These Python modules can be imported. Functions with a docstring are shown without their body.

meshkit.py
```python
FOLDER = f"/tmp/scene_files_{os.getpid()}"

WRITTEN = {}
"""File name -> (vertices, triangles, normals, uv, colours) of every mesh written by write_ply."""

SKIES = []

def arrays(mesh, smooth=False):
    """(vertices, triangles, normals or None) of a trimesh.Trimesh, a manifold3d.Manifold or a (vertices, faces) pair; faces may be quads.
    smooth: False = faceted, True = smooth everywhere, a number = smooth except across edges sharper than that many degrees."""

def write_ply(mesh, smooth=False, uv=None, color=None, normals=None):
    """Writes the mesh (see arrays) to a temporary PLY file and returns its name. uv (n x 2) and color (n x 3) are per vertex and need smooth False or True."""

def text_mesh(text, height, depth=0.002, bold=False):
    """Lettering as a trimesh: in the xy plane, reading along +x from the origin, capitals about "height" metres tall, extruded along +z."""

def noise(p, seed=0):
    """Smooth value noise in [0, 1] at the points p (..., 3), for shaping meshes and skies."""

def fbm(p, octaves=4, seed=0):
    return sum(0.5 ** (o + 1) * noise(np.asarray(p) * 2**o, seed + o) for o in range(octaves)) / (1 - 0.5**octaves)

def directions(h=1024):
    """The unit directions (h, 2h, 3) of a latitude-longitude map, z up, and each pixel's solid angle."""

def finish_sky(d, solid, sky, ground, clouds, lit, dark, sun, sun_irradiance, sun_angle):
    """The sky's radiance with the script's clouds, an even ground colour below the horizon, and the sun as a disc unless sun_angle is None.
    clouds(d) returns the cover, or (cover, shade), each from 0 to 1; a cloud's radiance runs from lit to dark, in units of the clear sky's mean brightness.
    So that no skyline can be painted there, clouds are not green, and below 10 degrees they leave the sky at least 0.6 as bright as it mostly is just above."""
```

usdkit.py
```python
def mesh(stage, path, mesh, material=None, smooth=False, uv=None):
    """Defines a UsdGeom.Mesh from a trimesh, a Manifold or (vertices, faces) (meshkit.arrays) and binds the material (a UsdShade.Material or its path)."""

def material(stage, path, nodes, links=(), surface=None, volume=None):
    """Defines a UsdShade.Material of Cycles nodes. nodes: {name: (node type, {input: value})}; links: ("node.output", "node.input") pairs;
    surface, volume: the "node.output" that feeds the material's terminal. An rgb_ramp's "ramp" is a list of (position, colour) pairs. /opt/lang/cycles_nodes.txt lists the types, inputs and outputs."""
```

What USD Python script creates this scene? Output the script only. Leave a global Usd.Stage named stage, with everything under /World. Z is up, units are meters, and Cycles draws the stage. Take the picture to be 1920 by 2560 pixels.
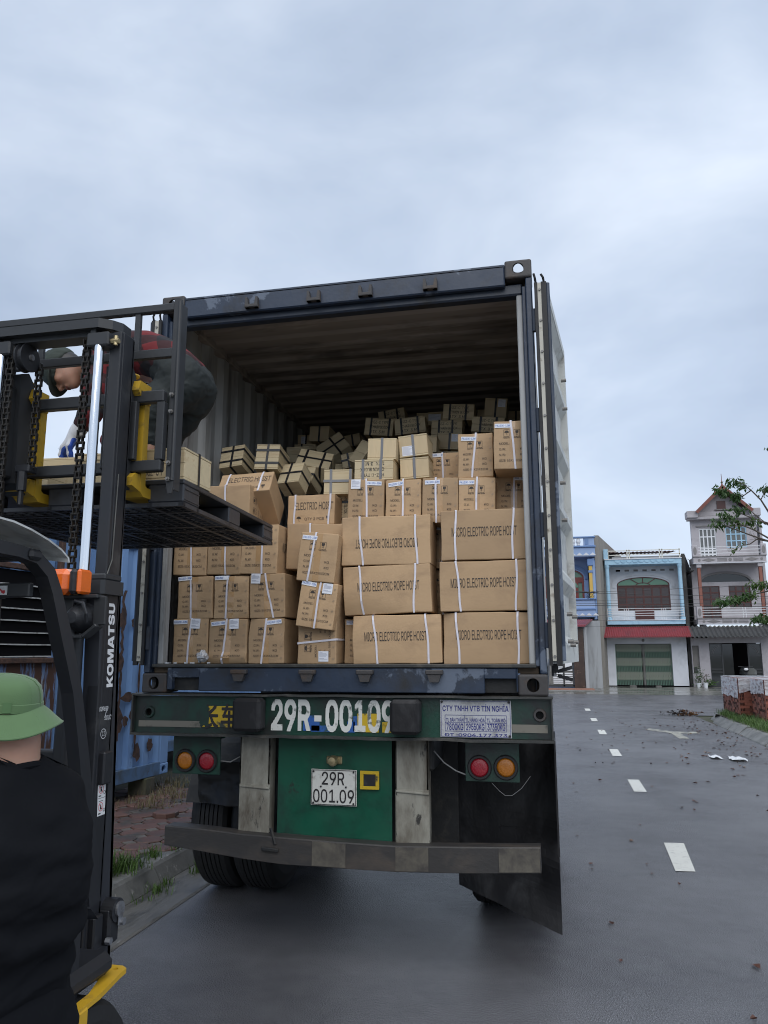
import math, random, glob
import numpy as np, trimesh, usdkit, meshkit
import manifold3d as m3
from pxr import Usd, UsdGeom, UsdLux, UsdShade, Gf, Sdf, Vt
from PIL import Image, ImageDraw, ImageFont
from shapely import affinity, union_all, box as sbox
from shapely.geometry import Polygon, LineString, Point

stage = Usd.Stage.CreateInMemory()
UsdGeom.SetStageUpAxis(stage, 'Z'); UsdGeom.SetStageMetersPerUnit(stage, 1.0)
UsdGeom.Xform.Define(stage, '/World'); UsdGeom.Scope.Define(stage, '/World/Looks')

# ------------------------------------------------------------------ camera
CAM = np.array([0.0187, -4.3691, 1.6862])
yaw, pitch, roll = math.radians(12.082), math.radians(10.456), math.radians(-0.1385)
fw = np.array([-math.sin(yaw)*math.cos(pitch), math.cos(yaw)*math.cos(pitch), math.sin(pitch)])
rt = np.array([math.cos(yaw), math.sin(yaw), 0.0]); up = np.cross(rt, fw)
rt, up = rt*math.cos(roll)+up*math.sin(roll), -rt*math.sin(roll)+up*math.cos(roll)
cam = UsdGeom.Camera.Define(stage, '/World/camera')
mt = np.eye(4); mt[0, :3] = rt; mt[1, :3] = up; mt[2, :3] = -fw; mt[3, :3] = CAM
cam.AddTransformOp().Set(Gf.Matrix4d(*mt.ravel().tolist()))
cam.CreateHorizontalApertureAttr(36.0); cam.CreateFocalLengthAttr(36.0*1908.026/1920)
cam.CreateClippingRangeAttr((0.05, 3000.0))
cam.CreateExposureAttr(0.55)

# ------------------------------------------------------------------ sky and light
SUN_EL, SUN_DIR = math.radians(52), np.array([0.35, -0.94])          # high behind the camera, hidden by cloud
SUN_DIR = SUN_DIR/np.linalg.norm(SUN_DIR)
mat_sky = usdkit.material(stage, '/World/Looks/sky_overcast', {
    'sky': ('sky_texture', {'sky_type': 'single_scattering', 'sun_disc': False, 'sun_elevation': SUN_EL,
                            'sun_rotation': math.atan2(SUN_DIR[0], SUN_DIR[1])}),
    'tc': ('texture_coordinate', {}),
    'mp': ('mapping', {'scale': (1.0, 1.0, 2.2), 'location': (0.3, 0.1, 0.0)}),
    'n1': ('noise_texture', {'scale': 2.3, 'detail': 6.0, 'roughness': 0.5, 'distortion': 0.25}),
    'n2': ('noise_texture', {'scale': 1.1, 'detail': 3.0, 'roughness': 0.5, 'distortion': 0.1}),
    'r1': ('rgb_ramp', {'ramp': [(0.30, (3.7, 4.5, 5.9)), (0.48, (4.7, 5.55, 6.9)), (0.68, (6.3, 7.05, 8.2))]}),
    'r2': ('rgb_ramp', {'ramp': [(0.3, (0.86, 0.87, 0.89)), (0.7, (1.12, 1.11, 1.1))]}),
    'sx': ('separate_xyz', {}),
    'hz': ('map_range', {'from_min': 0.0, 'from_max': 0.30, 'to_min': 0.62, 'to_max': 0.0, 'clamp': True}),
    'mu': ('mix', {'mix_type': 'multiply', 'fac': 1.0}),
    'mh': ('mix', {'color2': (5.9, 6.9, 8.3)}),
    'ms': ('mix', {'fac': 0.93}),
    'bg': ('background_shader', {'strength': 0.085})},
    [('tc.generated', 'mp.vector'), ('mp.vector', 'n1.vector'), ('mp.vector', 'n2.vector'), ('n1.fac', 'r1.fac'), ('n2.fac', 'r2.fac'),
     ('r1.color', 'mu.color1'), ('r2.color', 'mu.color2'), ('tc.generated', 'sx.vector'), ('sx.z', 'hz.value'), ('hz.result', 'mh.fac'),
     ('mu.color', 'mh.color1'), ('sky.color', 'ms.color1'), ('mh.color', 'ms.color2'), ('ms.color', 'bg.color')], surface='bg.background')
dome = UsdLux.DomeLight.Define(stage, '/World/sky')
UsdShade.MaterialBindingAPI.Apply(dome.GetPrim()).Bind(mat_sky)
dome.GetPrim().SetCustomDataByKey('kind', 'structure')
sun = UsdLux.DistantLight.Define(stage, '/World/sun')
sun.CreateIntensityAttr(0.4); sun.CreateAngleAttr(70.0); sun.CreateNormalizeAttr(True); sun.CreateColorAttr((1.0, 0.97, 0.93))
sz = np.array([SUN_DIR[0]*math.cos(SUN_EL), SUN_DIR[1]*math.cos(SUN_EL), math.sin(SUN_EL)])
sx_ = np.cross([0, 0, 1.0], sz); sx_ /= np.linalg.norm(sx_); sy_ = np.cross(sz, sx_)
ms_ = np.eye(4); ms_[0, :3] = sx_; ms_[1, :3] = sy_; ms_[2, :3] = sz
sun.AddTransformOp().Set(Gf.Matrix4d(*ms_.ravel().tolist()))

# ------------------------------------------------------------------ helpers
USED, WORLD = {}, {}
def path_for(name, parent):
    base = '/World' if parent is None else str(parent.GetPath())
    k = base + '/' + name; n = USED.get(k, -1) + 1; USED[k] = n
    return k if n == 0 else f'{k}_{n:03d}'
def euler(rx, ry, rz):
    return trimesh.transformations.euler_matrix(math.radians(rx), math.radians(ry), math.radians(rz), 'sxyz')
def tag(p, label=None, cat=None, group=None, kind=None):
    for k, v in (('label', label), ('category', cat), ('group', group), ('kind', kind)):
        if v: p.SetCustomDataByKey(k, v)
    return p
def thing(name, label, cat, loc=(0, 0, 0), rot=(0, 0, 0), group=None, kind=None):
    x = UsdGeom.Xform.Define(stage, path_for(name, None))
    x.AddTranslateOp().Set(Gf.Vec3d(*map(float, loc)))
    if any(rot): x.AddRotateXYZOp().Set(Gf.Vec3f(*map(float, rot)))
    m = euler(*rot); m[:3, 3] = loc
    WORLD[str(x.GetPath())] = np.linalg.inv(m)
    return tag(x.GetPrim(), label, cat, group, kind)
def obj(name, mesh, mat, parent=None, smooth=False, local=False, label=None, kind=None):
    """One Mesh prim under parent (or /World). Geometry is given in world coordinates unless local."""
    v, f = mesh.arrays() if isinstance(mesh, MB) else (np.array(mesh.vertices), np.array(mesh.faces))
    p = path_for(name, parent)
    inv = np.eye(4)
    if parent is not None:
        inv = WORLD[str(parent.GetPath())]
        if not local: v = v @ inv[:3, :3].T + inv[:3, 3]
    m = usdkit.mesh(stage, p, (v, f), MT[mat], smooth=smooth)
    WORLD[p] = inv
    return tag(m.GetPrim(), label, kind=kind)

_s = np.array([[a, b, c] for a in (-1, 1) for b in (-1, 1) for c in (-1, 1)], float)
_t = np.vstack([_s - 0.2*_s*(1-np.eye(3)[k]) for k in range(3)])
from scipy.spatial import ConvexHull
_ch = ConvexHull(_t); CF = _ch.simplices.copy()
for i, (a, b, c) in enumerate(CF):
    if np.dot(np.cross(_t[b]-_t[a], _t[c]-_t[a]), _ch.equations[i, :3]) < 0: CF[i] = [a, c, b]
BF = np.array([[0,1,3],[0,3,2],[4,6,7],[4,7,5],[0,4,5],[0,5,1],[2,3,7],[2,7,6],[0,2,6],[0,6,4],[1,5,7],[1,7,3]])

def objs(name, mb, mat_, parent=None, **k):
    n = 0
    for v, f in zip(mb.v, mb.f): obj(name, MB().add(v, np.asarray(f)-n), mat_, parent, **k); n += len(v)

class MB:
    def __init__(s): s.v, s.f, s.n = [], [], 0
    def add(s, v, f):
        v = np.asarray(v, float); s.v.append(v); s.f.append(np.asarray(f, int) + s.n); s.n += len(v); return s
    def tm(s, t, M=None):
        v = np.array(t.vertices)
        if M is not None: v = v @ M[:3, :3].T + M[:3, 3]
        return s.add(v, t.faces)
    def arrays(s): return np.vstack(s.v), np.vstack(s.f)
    def box(s, c, size, ch=0.0, M=None):
        h = np.asarray(size, float)/2; c = np.asarray(c, float)
        if ch:
            ch = min(ch, 0.9*h.min())
            v = np.vstack([_s*(h - ch*(1-np.eye(3)[k])) for k in range(3)]); f = CF
        else: v, f = _s*h, BF
        if M is not None: v = v @ M[:3, :3].T
        return s.add(v + c, f)
    def bb(s, x0, x1, y0, y1, z0, z1, ch=0.0): return s.box(((x0+x1)/2, (y0+y1)/2, (z0+z1)/2), (abs(x1-x0), abs(y1-y0), abs(z1-z0)), ch)
    def bar(s, p, q, w, t, upv=(0, 0, 1), ch=0.0):
        p, q = np.asarray(p, float), np.asarray(q, float); d = q-p; L = np.linalg.norm(d); d /= L
        a = np.cross(upv, d); a /= np.linalg.norm(a); b = np.cross(d, a)
        M = np.eye(4); M[:3, 0] = d; M[:3, 1] = a; M[:3, 2] = b
        return s.box((p+q)/2, (L, w, t), ch, M)
    def tube(s, pts, r, n=8, cap=True, rs=None):
        P = np.asarray(pts, float); T = np.gradient(P, axis=0); T /= np.linalg.norm(T, axis=1)[:, None] + 1e-12
        ref = np.array([0, 0, 1.0]) if abs(T[0][2]) < 0.9 else np.array([1.0, 0, 0])
        a = np.cross(ref, T[0]); a /= np.linalg.norm(a); V = []
        R = np.full(len(P), r, float) if rs is None else np.asarray(rs, float)
        for i in range(len(P)):
            a = a - T[i]*np.dot(a, T[i]); a /= np.linalg.norm(a); b = np.cross(T[i], a)
            th = np.arange(n)*2*np.pi/n
            V.append(P[i] + R[i]*(np.cos(th)[:, None]*a + np.sin(th)[:, None]*b))
        V = np.vstack(V); F = []
        for i in range(len(P)-1):
            for k in range(n):
                k2 = (k+1) % n; A, B, C, D = i*n+k, i*n+k2, (i+1)*n+k2, (i+1)*n+k
                F += [[A, B, C], [A, C, D]]
        if cap:
            e = (len(P)-1)*n
            F += [[0, k+1, k] for k in range(1, n-1)] + [[e, e+k, e+k+1] for k in range(1, n-1)]
        return s.add(V, F)
    def cyl(s, p, q, r, n=20): return s.tube([p, q], r, n)
    def lathe(s, prof, n=32, c=(0, 0, 0), axis='z', M=None):
        prof = np.asarray(prof, float); th = np.arange(n)*2*np.pi/n; m = len(prof)
        V = np.stack([np.outer(np.cos(th), prof[:, 0]), np.outer(np.sin(th), prof[:, 0]), np.tile(prof[:, 1], (n, 1))], -1).reshape(-1, 3)
        F = []
        for i in range(n):
            for j in range(m-1):
                a, b = i*m+j, ((i+1) % n)*m+j
                F += [[a, b, b+1], [a, b+1, a+1]]
        if axis == 'x': V = V[:, [2, 0, 1]]
        if axis == 'y': V = V[:, [1, 2, 0]]
        if axis == '-y': V = V[:, [0, 2, 1]]; F = [q[::-1] for q in F]
        if M is not None: V = V @ M[:3, :3].T
        return s.add(V + np.asarray(c, float), F)
    def prism(s, poly, a, b, axis='y'):
        """2-D polygon (u, w) extruded from a to b along an axis: y -> (u, ., w); x -> (., u, w); z -> (u, w, .)"""
        if hasattr(poly, 'geoms'):
            for g in poly.geoms: s.prism(g, a, b, axis)
            return s
        poly = poly if isinstance(poly, Polygon) else Polygon(poly)
        t = trimesh.creation.extrude_polygon(poly.buffer(0), b-a, engine='earcut'); v = np.array(t.vertices); f = t.faces
        z = v[:, 2] + a
        if axis == 'y': v = np.stack([v[:, 0], z, v[:, 1]], 1); f = f[:, ::-1]
        elif axis == 'x': v = np.stack([z, v[:, 0], v[:, 1]], 1)
        else: v = np.stack([v[:, 0], v[:, 1], z], 1)
        return s.add(v, f)
    def grid(s, P, closed=False):
        P = np.asarray(P, float); r, c = P.shape[:2]; F = []
        for i in range(r-1):
            for j in range(c-1):
                a = i*c+j; F += [[a, a+1, a+c+1], [a, a+c+1, a+c]]
        return s.add(P.reshape(-1, 3), F)
    def sheet(s, P, th):
        """grid with thickness th along its own normals (both sides and rim)"""
        P = np.asarray(P, float); du = np.gradient(P, axis=0); dv = np.gradient(P, axis=1)
        N = np.cross(du, dv); N /= np.linalg.norm(N, axis=-1, keepdims=True) + 1e-12
        A, B = P+N*th/2, P-N*th/2; s.grid(A); s.grid(B[:, ::-1])
        for X, Y in ((A[0], B[0]), (A[-1][::-1], B[-1][::-1]), (A[:, -1], B[:, -1]), (A[::-1, 0], B[::-1, 0])): s.grid(np.stack([Y, X]))
        return s
    def plate(s, poly, y, axis='y'):
        """flat face of a 2-D (x, z) polygon at depth y, facing -y"""
        t = flat(poly); v, f = t; return s.add(np.stack([v[:, 0], np.full(len(v), y), v[:, 1]], 1), f)

def flat(shape):
    V, F, n = [], [], 0
    for g in getattr(shape, 'geoms', [shape]):
        if g.is_empty or g.area < 1e-9: continue
        v, f = trimesh.creation.triangulate_polygon(g, engine='earcut')
        a = v[f[:, 1]]-v[f[:, 0]]; b = v[f[:, 2]]-v[f[:, 0]]; fl = (a[:, 0]*b[:, 1]-a[:, 1]*b[:, 0]) < 0
        f = f.copy(); f[fl] = f[fl][:, ::-1]
        V.append(v); F.append(f+n); n += len(v)
    return np.vstack(V), np.vstack(F)

FONTS, GLY = {}, {}
def text2d(text, h, w=None, weight=500, font='Inter', slant=0.0, spacing=0):
    """lettering as a shapely shape: capitals h tall, baseline at 0, starting at x=0; squeezed to width w if given"""
    key = (text, weight, font, spacing)
    if key not in GLY:
        fk = (font, weight)
        if fk not in FONTS:
            f = ImageFont.truetype(glob.glob(f'/opt/blender-*/*/datafiles/fonts/{font}*.woff2')[0], 72)
            if font == 'Inter': f.set_variation_by_axes([32, weight])
            FONTS[fk] = f
        f = FONTS[fk]; x0, y0, x1, y1 = f.getbbox(text, anchor='ls')
        im = Image.new('L', (int(x1-x0+8), int(y1-y0+8)))
        ImageDraw.Draw(im).text((4-x0, 4-y0), text, 255, f, anchor='ls')
        on = np.pad(np.asarray(im) > 127, ((0, 0), (1, 1))).astype(np.int8)
        r, s0 = np.nonzero(np.diff(on, axis=1) == 1); e0 = np.nonzero(np.diff(on, axis=1) == -1)[1]
        sh = union_all(sbox(s0, -r-1, e0, -r)).buffer(0.5).buffer(-0.5).simplify(0.8)
        GLY[key] = affinity.affine_transform(sh, [1/52.5, 0, 0, 1/52.5, -4/52.5, (4-y0)/52.5])
    g = GLY[key]; sx = h
    if w: b = g.bounds; sx = w/(b[2]-b[0])
    g = affinity.affine_transform(g, [sx, slant*h, 0, h, 0, 0])
    return affinity.translate(g, -g.bounds[0], 0)
def put(shape, x, z, rot=0): return affinity.translate(affinity.rotate(shape, rot, origin=(0, 0)), x, z)
def fbm(p, o=4, s=0): return meshkit.fbm(p, o, s)

# ------------------------------------------------------------------ materials
MT = {}
def mat(name, col, rough=0.5, metal=0.0, var=0.12, vs=6.0, bump=0.0, bs=60.0, dirt=None, ds=3.0, dt=(0.5, 0.66), rand=0.0,
        stretch=None, coat=0.0, spec=0.5, rvar=0.0, dirt2=None, ds2=9.0, dt2=(0.58, 0.68), emit=0.0, world=False, sheen=0.0, subs=0.0, distort=0.0):
    c = np.asarray(col, float)
    N = {'tc': ('texture_coordinate', {}), 'ge': ('geometry', {}), 'mp': ('mapping', {'scale': stretch or (1, 1, 1)}),
         'n1': ('noise_texture', {'scale': vs, 'detail': 6.0, 'roughness': 0.6, 'distortion': distort}),
         'c1': ('mix', {'color1': tuple(np.clip(c*(1-var), 0, 1)), 'color2': tuple(np.clip(c*(1+var), 0, 1))}),
         'p': ('principled_bsdf', {'roughness': rough, 'metallic': metal, 'coat_weight': coat, 'coat_roughness': 0.15, 'specular_ior_level': spec, 'sheen_weight': sheen})}
    L = [('ge.position' if world else 'tc.object', 'mp.vector'), ('mp.vector', 'n1.vector'), ('n1.fac', 'c1.fac')]
    last = 'c1.color'
    if rand:
        N['oi'] = ('object_info', {}); N['rr'] = ('map_range', {'to_min': 1-rand, 'to_max': 1+rand}); N['hs'] = ('hsv', {})
        L += [('oi.random', 'rr.value'), ('rr.result', 'hs.value'), (last, 'hs.color')]; last = 'hs.color'
    for tagn, dd, sc, th in (('d', dirt, ds, dt), ('e', dirt2, ds2, dt2)):
        if dd is not None:
            N[tagn+'n'] = ('noise_texture', {'scale': sc, 'detail': 8.0, 'roughness': 0.65, 'distortion': 0.3})
            N[tagn+'r'] = ('map_range', {'from_min': th[0], 'from_max': th[1], 'clamp': True}); N[tagn+'m'] = ('mix', {'color2': tuple(dd)})
            L += [('mp.vector', tagn+'n.vector'), (tagn+'n.fac', tagn+'r.value'), (tagn+'r.result', tagn+'m.fac'), (last, tagn+'m.color1')]; last = tagn+'m.color'
    L.append((last, 'p.base_color'))
    if rvar:
        N['rn'] = ('map_range', {'from_min': 0.3, 'from_max': 0.7, 'to_min': rough-rvar, 'to_max': rough+rvar, 'clamp': True}); N['rv'] = ('noise_texture', {'scale': vs*0.7, 'detail': 4.0})
        L += [('mp.vector', 'rv.vector'), ('rv.fac', 'rn.value'), ('rn.result', 'p.roughness')]
    if bump:
        N['bn'] = ('noise_texture', {'scale': bs, 'detail': 5.0, 'roughness': 0.6}); N['bu'] = ('bump', {'strength': 1.0, 'distance': bump})
        L += [('mp.vector', 'bn.vector'), ('bn.fac', 'bu.height'), ('bu.normal', 'p.normal')]
    if emit: N['p'][1].update(emission_color=tuple(c), emission_strength=emit)
    if subs: N['p'][1].update(subsurface_weight=subs, subsurface_scale=0.01)
    MT[name] = usdkit.material(stage, '/World/Looks/'+name, N, L, surface='p.BSDF')

mat('navy_paint', (0.022, 0.035, 0.062), 0.42, dirt=(0.018, 0.017, 0.016), ds=4, dt=(0.5, 0.75), dirt2=(0.10, 0.125, 0.17), ds2=2.6, dt2=(0.57, 0.6), bump=0.0012, bs=25, rvar=0.12)
mat('navy_clean', (0.020, 0.028, 0.045), 0.42, dirt=(0.02, 0.018, 0.016), ds=5, dt=(0.52, 0.7), bump=0.0008, bs=30)
mat('casting_steel', (0.045, 0.042, 0.042), 0.55, dirt=(0.07, 0.045, 0.03), ds=9, dt=(0.5, 0.7), bump=0.0015, bs=40)
mat('wall_lining', (0.36, 0.365, 0.36), 0.6, var=0.25, vs=2.0, dirt=(0.085, 0.078, 0.072), ds=1.6, dt=(0.48, 0.68), dirt2=(0.5, 0.5, 0.49), ds2=3.1, dt2=(0.6, 0.7), stretch=(1.6, 2.5, 0.35), bump=0.001, bs=12)
mat('roof_lining', (0.30, 0.265, 0.235), 0.65, var=0.3, vs=1.5, dirt=(0.10, 0.086, 0.076), ds=1.8, dt=(0.48, 0.66), dirt2=(0.42, 0.385, 0.35), ds2=2.6, dt2=(0.6, 0.7), stretch=(0.45, 2.2, 1.0), bump=0.001, bs=12)
mat('container_floor', (0.12, 0.085, 0.055), 0.7, var=0.3, vs=3, stretch=(6, 0.6, 1))
mat('door_paint', (0.50, 0.51, 0.49), 0.5, var=0.06, dirt=(0.22, 0.2, 0.18), ds=5, dt=(0.55, 0.75), dirt2=(0.3, 0.32, 0.33), ds2=2.5, dt2=(0.58, 0.66), bump=0.0008, bs=20)
mat('gasket_trim', (0.46, 0.44, 0.38), 0.5, dirt=(0.12, 0.09, 0.06), ds=12, dt=(0.55, 0.7))
mat('rubber', (0.011, 0.011, 0.012), 0.6, var=0.3, vs=10, bump=0.0012, bs=40)
mat('rubber_dusty', (0.014, 0.014, 0.0155), 0.6, var=0.35, vs=5, dirt=(0.075, 0.076, 0.08), ds=3.2, dt=(0.55, 0.85), bump=0.003, bs=30, stretch=(1, 1, 0.5), spec=0.3)
mat('steel_bar', (0.30, 0.31, 0.33), 0.4, metal=0.8, dirt=(0.09, 0.06, 0.04), ds=8)
mat('bolt_steel', (0.22, 0.21, 0.2), 0.45, metal=0.7)
mat('chassis_green', (0.005, 0.046, 0.029), 0.45, var=0.25, dirt=(0.014, 0.017, 0.016), ds=3.0, dt=(0.40, 0.62), dirt2=(0.016, 0.012, 0.01), ds2=11, dt2=(0.63, 0.68), bump=0.0012, bs=30, rvar=0.1)
mat('panel_green', (0.005, 0.074, 0.042), 0.4, var=0.15, dirt=(0.008, 0.034, 0.024), ds=3.2, dt=(0.45, 0.65), dirt2=(0.02, 0.02, 0.018), ds2=8, dt2=(0.64, 0.7), bump=0.001, bs=25, rvar=0.1)
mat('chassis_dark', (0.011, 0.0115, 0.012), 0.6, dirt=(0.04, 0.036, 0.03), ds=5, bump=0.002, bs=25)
mat('flange_grime', (0.030, 0.031, 0.029), 0.5, dirt=(0.07, 0.065, 0.055), ds=7, bump=0.0015, bs=40)
mat('post_white', (0.27, 0.262, 0.22), 0.6, var=0.2, vs=4, dirt=(0.075, 0.06, 0.042), ds=4, dt=(0.42, 0.66), dirt2=(0.03, 0.028, 0.025), ds2=13, dt2=(0.6, 0.66), stretch=(1.4, 1.4, 0.5), bump=0.0015, bs=25)
mat('bumper_dark', (0.032, 0.030, 0.029), 0.55, var=0.3, dirt=(0.075, 0.06, 0.048), ds=6, dt=(0.5, 0.75), bump=0.002, bs=35, stretch=(0.5, 1, 1))
mat('bumper_patch', (0.105, 0.095, 0.075), 0.6, var=0.35, vs=12, dirt=(0.045, 0.040, 0.036), ds=9, dt=(0.40, 0.62))
mat('reflect_strip', (0.16, 0.15, 0.125), 0.5, var=0.15, dirt=(0.06, 0.06, 0.05), ds=10)
mat('white_digit', (0.60, 0.61, 0.58), 0.5, var=0.08, dirt=(0.13, 0.15, 0.14), ds=14, dt=(0.56, 0.64))
mat('blue_patch', (0.02, 0.09, 0.32), 0.5, dirt=(0.02, 0.06, 0.05), ds=12, dt=(0.5, 0.6))
mat('yellow_sign', (0.50, 0.34, 0.015), 0.5, dirt=(0.035, 0.045, 0.035), ds=9, dt=(0.56, 0.62))
mat('black_print', (0.018, 0.017, 0.018), 0.6)
mat('sign_silver', (0.42, 0.43, 0.45), 0.4, var=0.06, dirt=(0.25, 0.25, 0.25), ds=8)
mat('sign_blue', (0.03, 0.035, 0.17), 0.5)
mat('plate_white', (0.58, 0.58, 0.54), 0.45, var=0.05, dirt=(0.22, 0.2, 0.17), ds=14, dt=(0.55, 0.72))
mat('lens_red', (0.26, 0.008, 0.018), 0.3, coat=0.25, var=0.3, vs=70, bump=0.003, bs=150)
mat('lens_amber', (0.36, 0.12, 0.006), 0.3, coat=0.25, var=0.35, vs=70, bump=0.003, bs=150)
mat('brass', (0.40, 0.33, 0.19), 0.4, metal=0.8)
mat('tyre', (0.009, 0.009, 0.0095), 0.65, var=0.3, vs=8, bump=0.001, bs=50)
mat('wheel_rim', (0.10, 0.10, 0.10), 0.5, metal=0.4, dirt=(0.05, 0.04, 0.03), ds=8)
mat('wire_grey', (0.2, 0.2, 0.2), 0.5)

mat('kraft', (0.43, 0.290, 0.165), 0.72, var=0.08, vs=5, rand=0.17, dirt=(0.31, 0.205, 0.12), ds=2.4, dt=(0.48, 0.72), dirt2=(0.22, 0.15, 0.09), ds2=9.0, dt2=(0.68, 0.80), bump=0.0006, bs=18, stretch=(1, 1, 2.5))
mat('kraft_tape', (0.43, 0.27, 0.135), 0.22, var=0.05, coat=0.4, bump=0.0006, bs=40)
mat('clear_film', (0.5, 0.48, 0.45), 0.2, coat=0.6, bump=0.004, bs=40)
mat('strap_white', (0.66, 0.64, 0.70), 0.35, var=0.04)
mat('strap_black', (0.014, 0.014, 0.016), 0.4)
mat('strap_grey', (0.17, 0.175, 0.19), 0.35)
mat('carton_ink', (0.045, 0.036, 0.03), 0.7, var=0.3, vs=30)
mat('paper', (0.74, 0.76, 0.82), 0.6, var=0.03)
mat('ink_blue', (0.10, 0.20, 0.48), 0.6)
mat('ink_grey', (0.42, 0.44, 0.52), 0.6)
mat('staple', (0.30, 0.24, 0.18), 0.4, metal=0.5)
mat('pine', (0.56, 0.46, 0.29), 0.65, var=0.16, vs=3.0, rand=0.13, dirt=(0.42, 0.29, 0.15), ds=3.0, dt=(0.56, 0.78), dirt2=(0.17, 0.10, 0.05), ds2=8, dt2=(0.73, 0.77), stretch=(1, 9, 9), bump=0.0006, bs=30, distort=0.6)
mat('pine_up', (0.56, 0.44, 0.27), 0.65, var=0.18, vs=3.0, rand=0.13, dirt=(0.40, 0.27, 0.14), ds=3.0, dt=(0.54, 0.78), dirt2=(0.17, 0.09, 0.05), ds2=7, dt2=(0.73, 0.77), stretch=(9, 9, 1), bump=0.0006, bs=30, distort=0.6)
mat('stencil', (0.06, 0.055, 0.05), 0.7, dirt=(0.4, 0.33, 0.22), ds=60, dt=(0.52, 0.62))

mat('mast_black', (0.012, 0.013, 0.016), 0.45, var=0.25, vs=4, dirt=(0.055, 0.055, 0.055), ds=5, dt=(0.6, 0.8), bump=0.0007, bs=30, rvar=0.1)
mat('mast_grey', (0.023, 0.025, 0.028), 0.5, var=0.15, dirt=(0.016, 0.016, 0.016), ds=6, dt=(0.55, 0.75), bump=0.0007, bs=30)
mat('mast_face', (0.024, 0.026, 0.032), 0.42, var=0.12, dirt=(0.10, 0.10, 0.10), ds=4.5, dt=(0.66, 0.8), bump=0.0005, bs=30)
mat('chrome', (0.80, 0.82, 0.85), 0.12, metal=1.0, var=0.02)
mat('chain_oil', (0.018, 0.016, 0.014), 0.4, metal=0.3)
mat('fork_yellow', (0.46, 0.285, 0.02), 0.5, var=0.15, dirt=(0.10, 0.075, 0.04), ds=10, dt=(0.55, 0.7), bump=0.0008, bs=40)
mat('body_yellow', (0.60, 0.36, 0.025), 0.4, var=0.06, dirt=(0.3, 0.18, 0.05), ds=9, dt=(0.6, 0.75))
mat('plastic_black', (0.012, 0.013, 0.016), 0.5, var=0.2, dirt=(0.06, 0.065, 0.075), ds=6, dt=(0.55, 0.8), bump=0.0005, bs=60)
mat('roof_cover', (0.62, 0.63, 0.62), 0.45, var=0.1, dirt=(0.26, 0.26, 0.25), ds=6, dt=(0.5, 0.7), coat=0.2)
mat('lamp_orange', (0.75, 0.13, 0.004), 0.22, coat=0.6, var=0.25, vs=12, bump=0.001, bs=120)
mat('label_white', (0.72, 0.73, 0.74), 0.45, var=0.02)
mat('label_orange', (0.72, 0.16, 0.03), 0.45)
mat('label_red', (0.55, 0.03, 0.04), 0.5)
mat('chalk', (0.55, 0.56, 0.57), 0.8)

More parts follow.
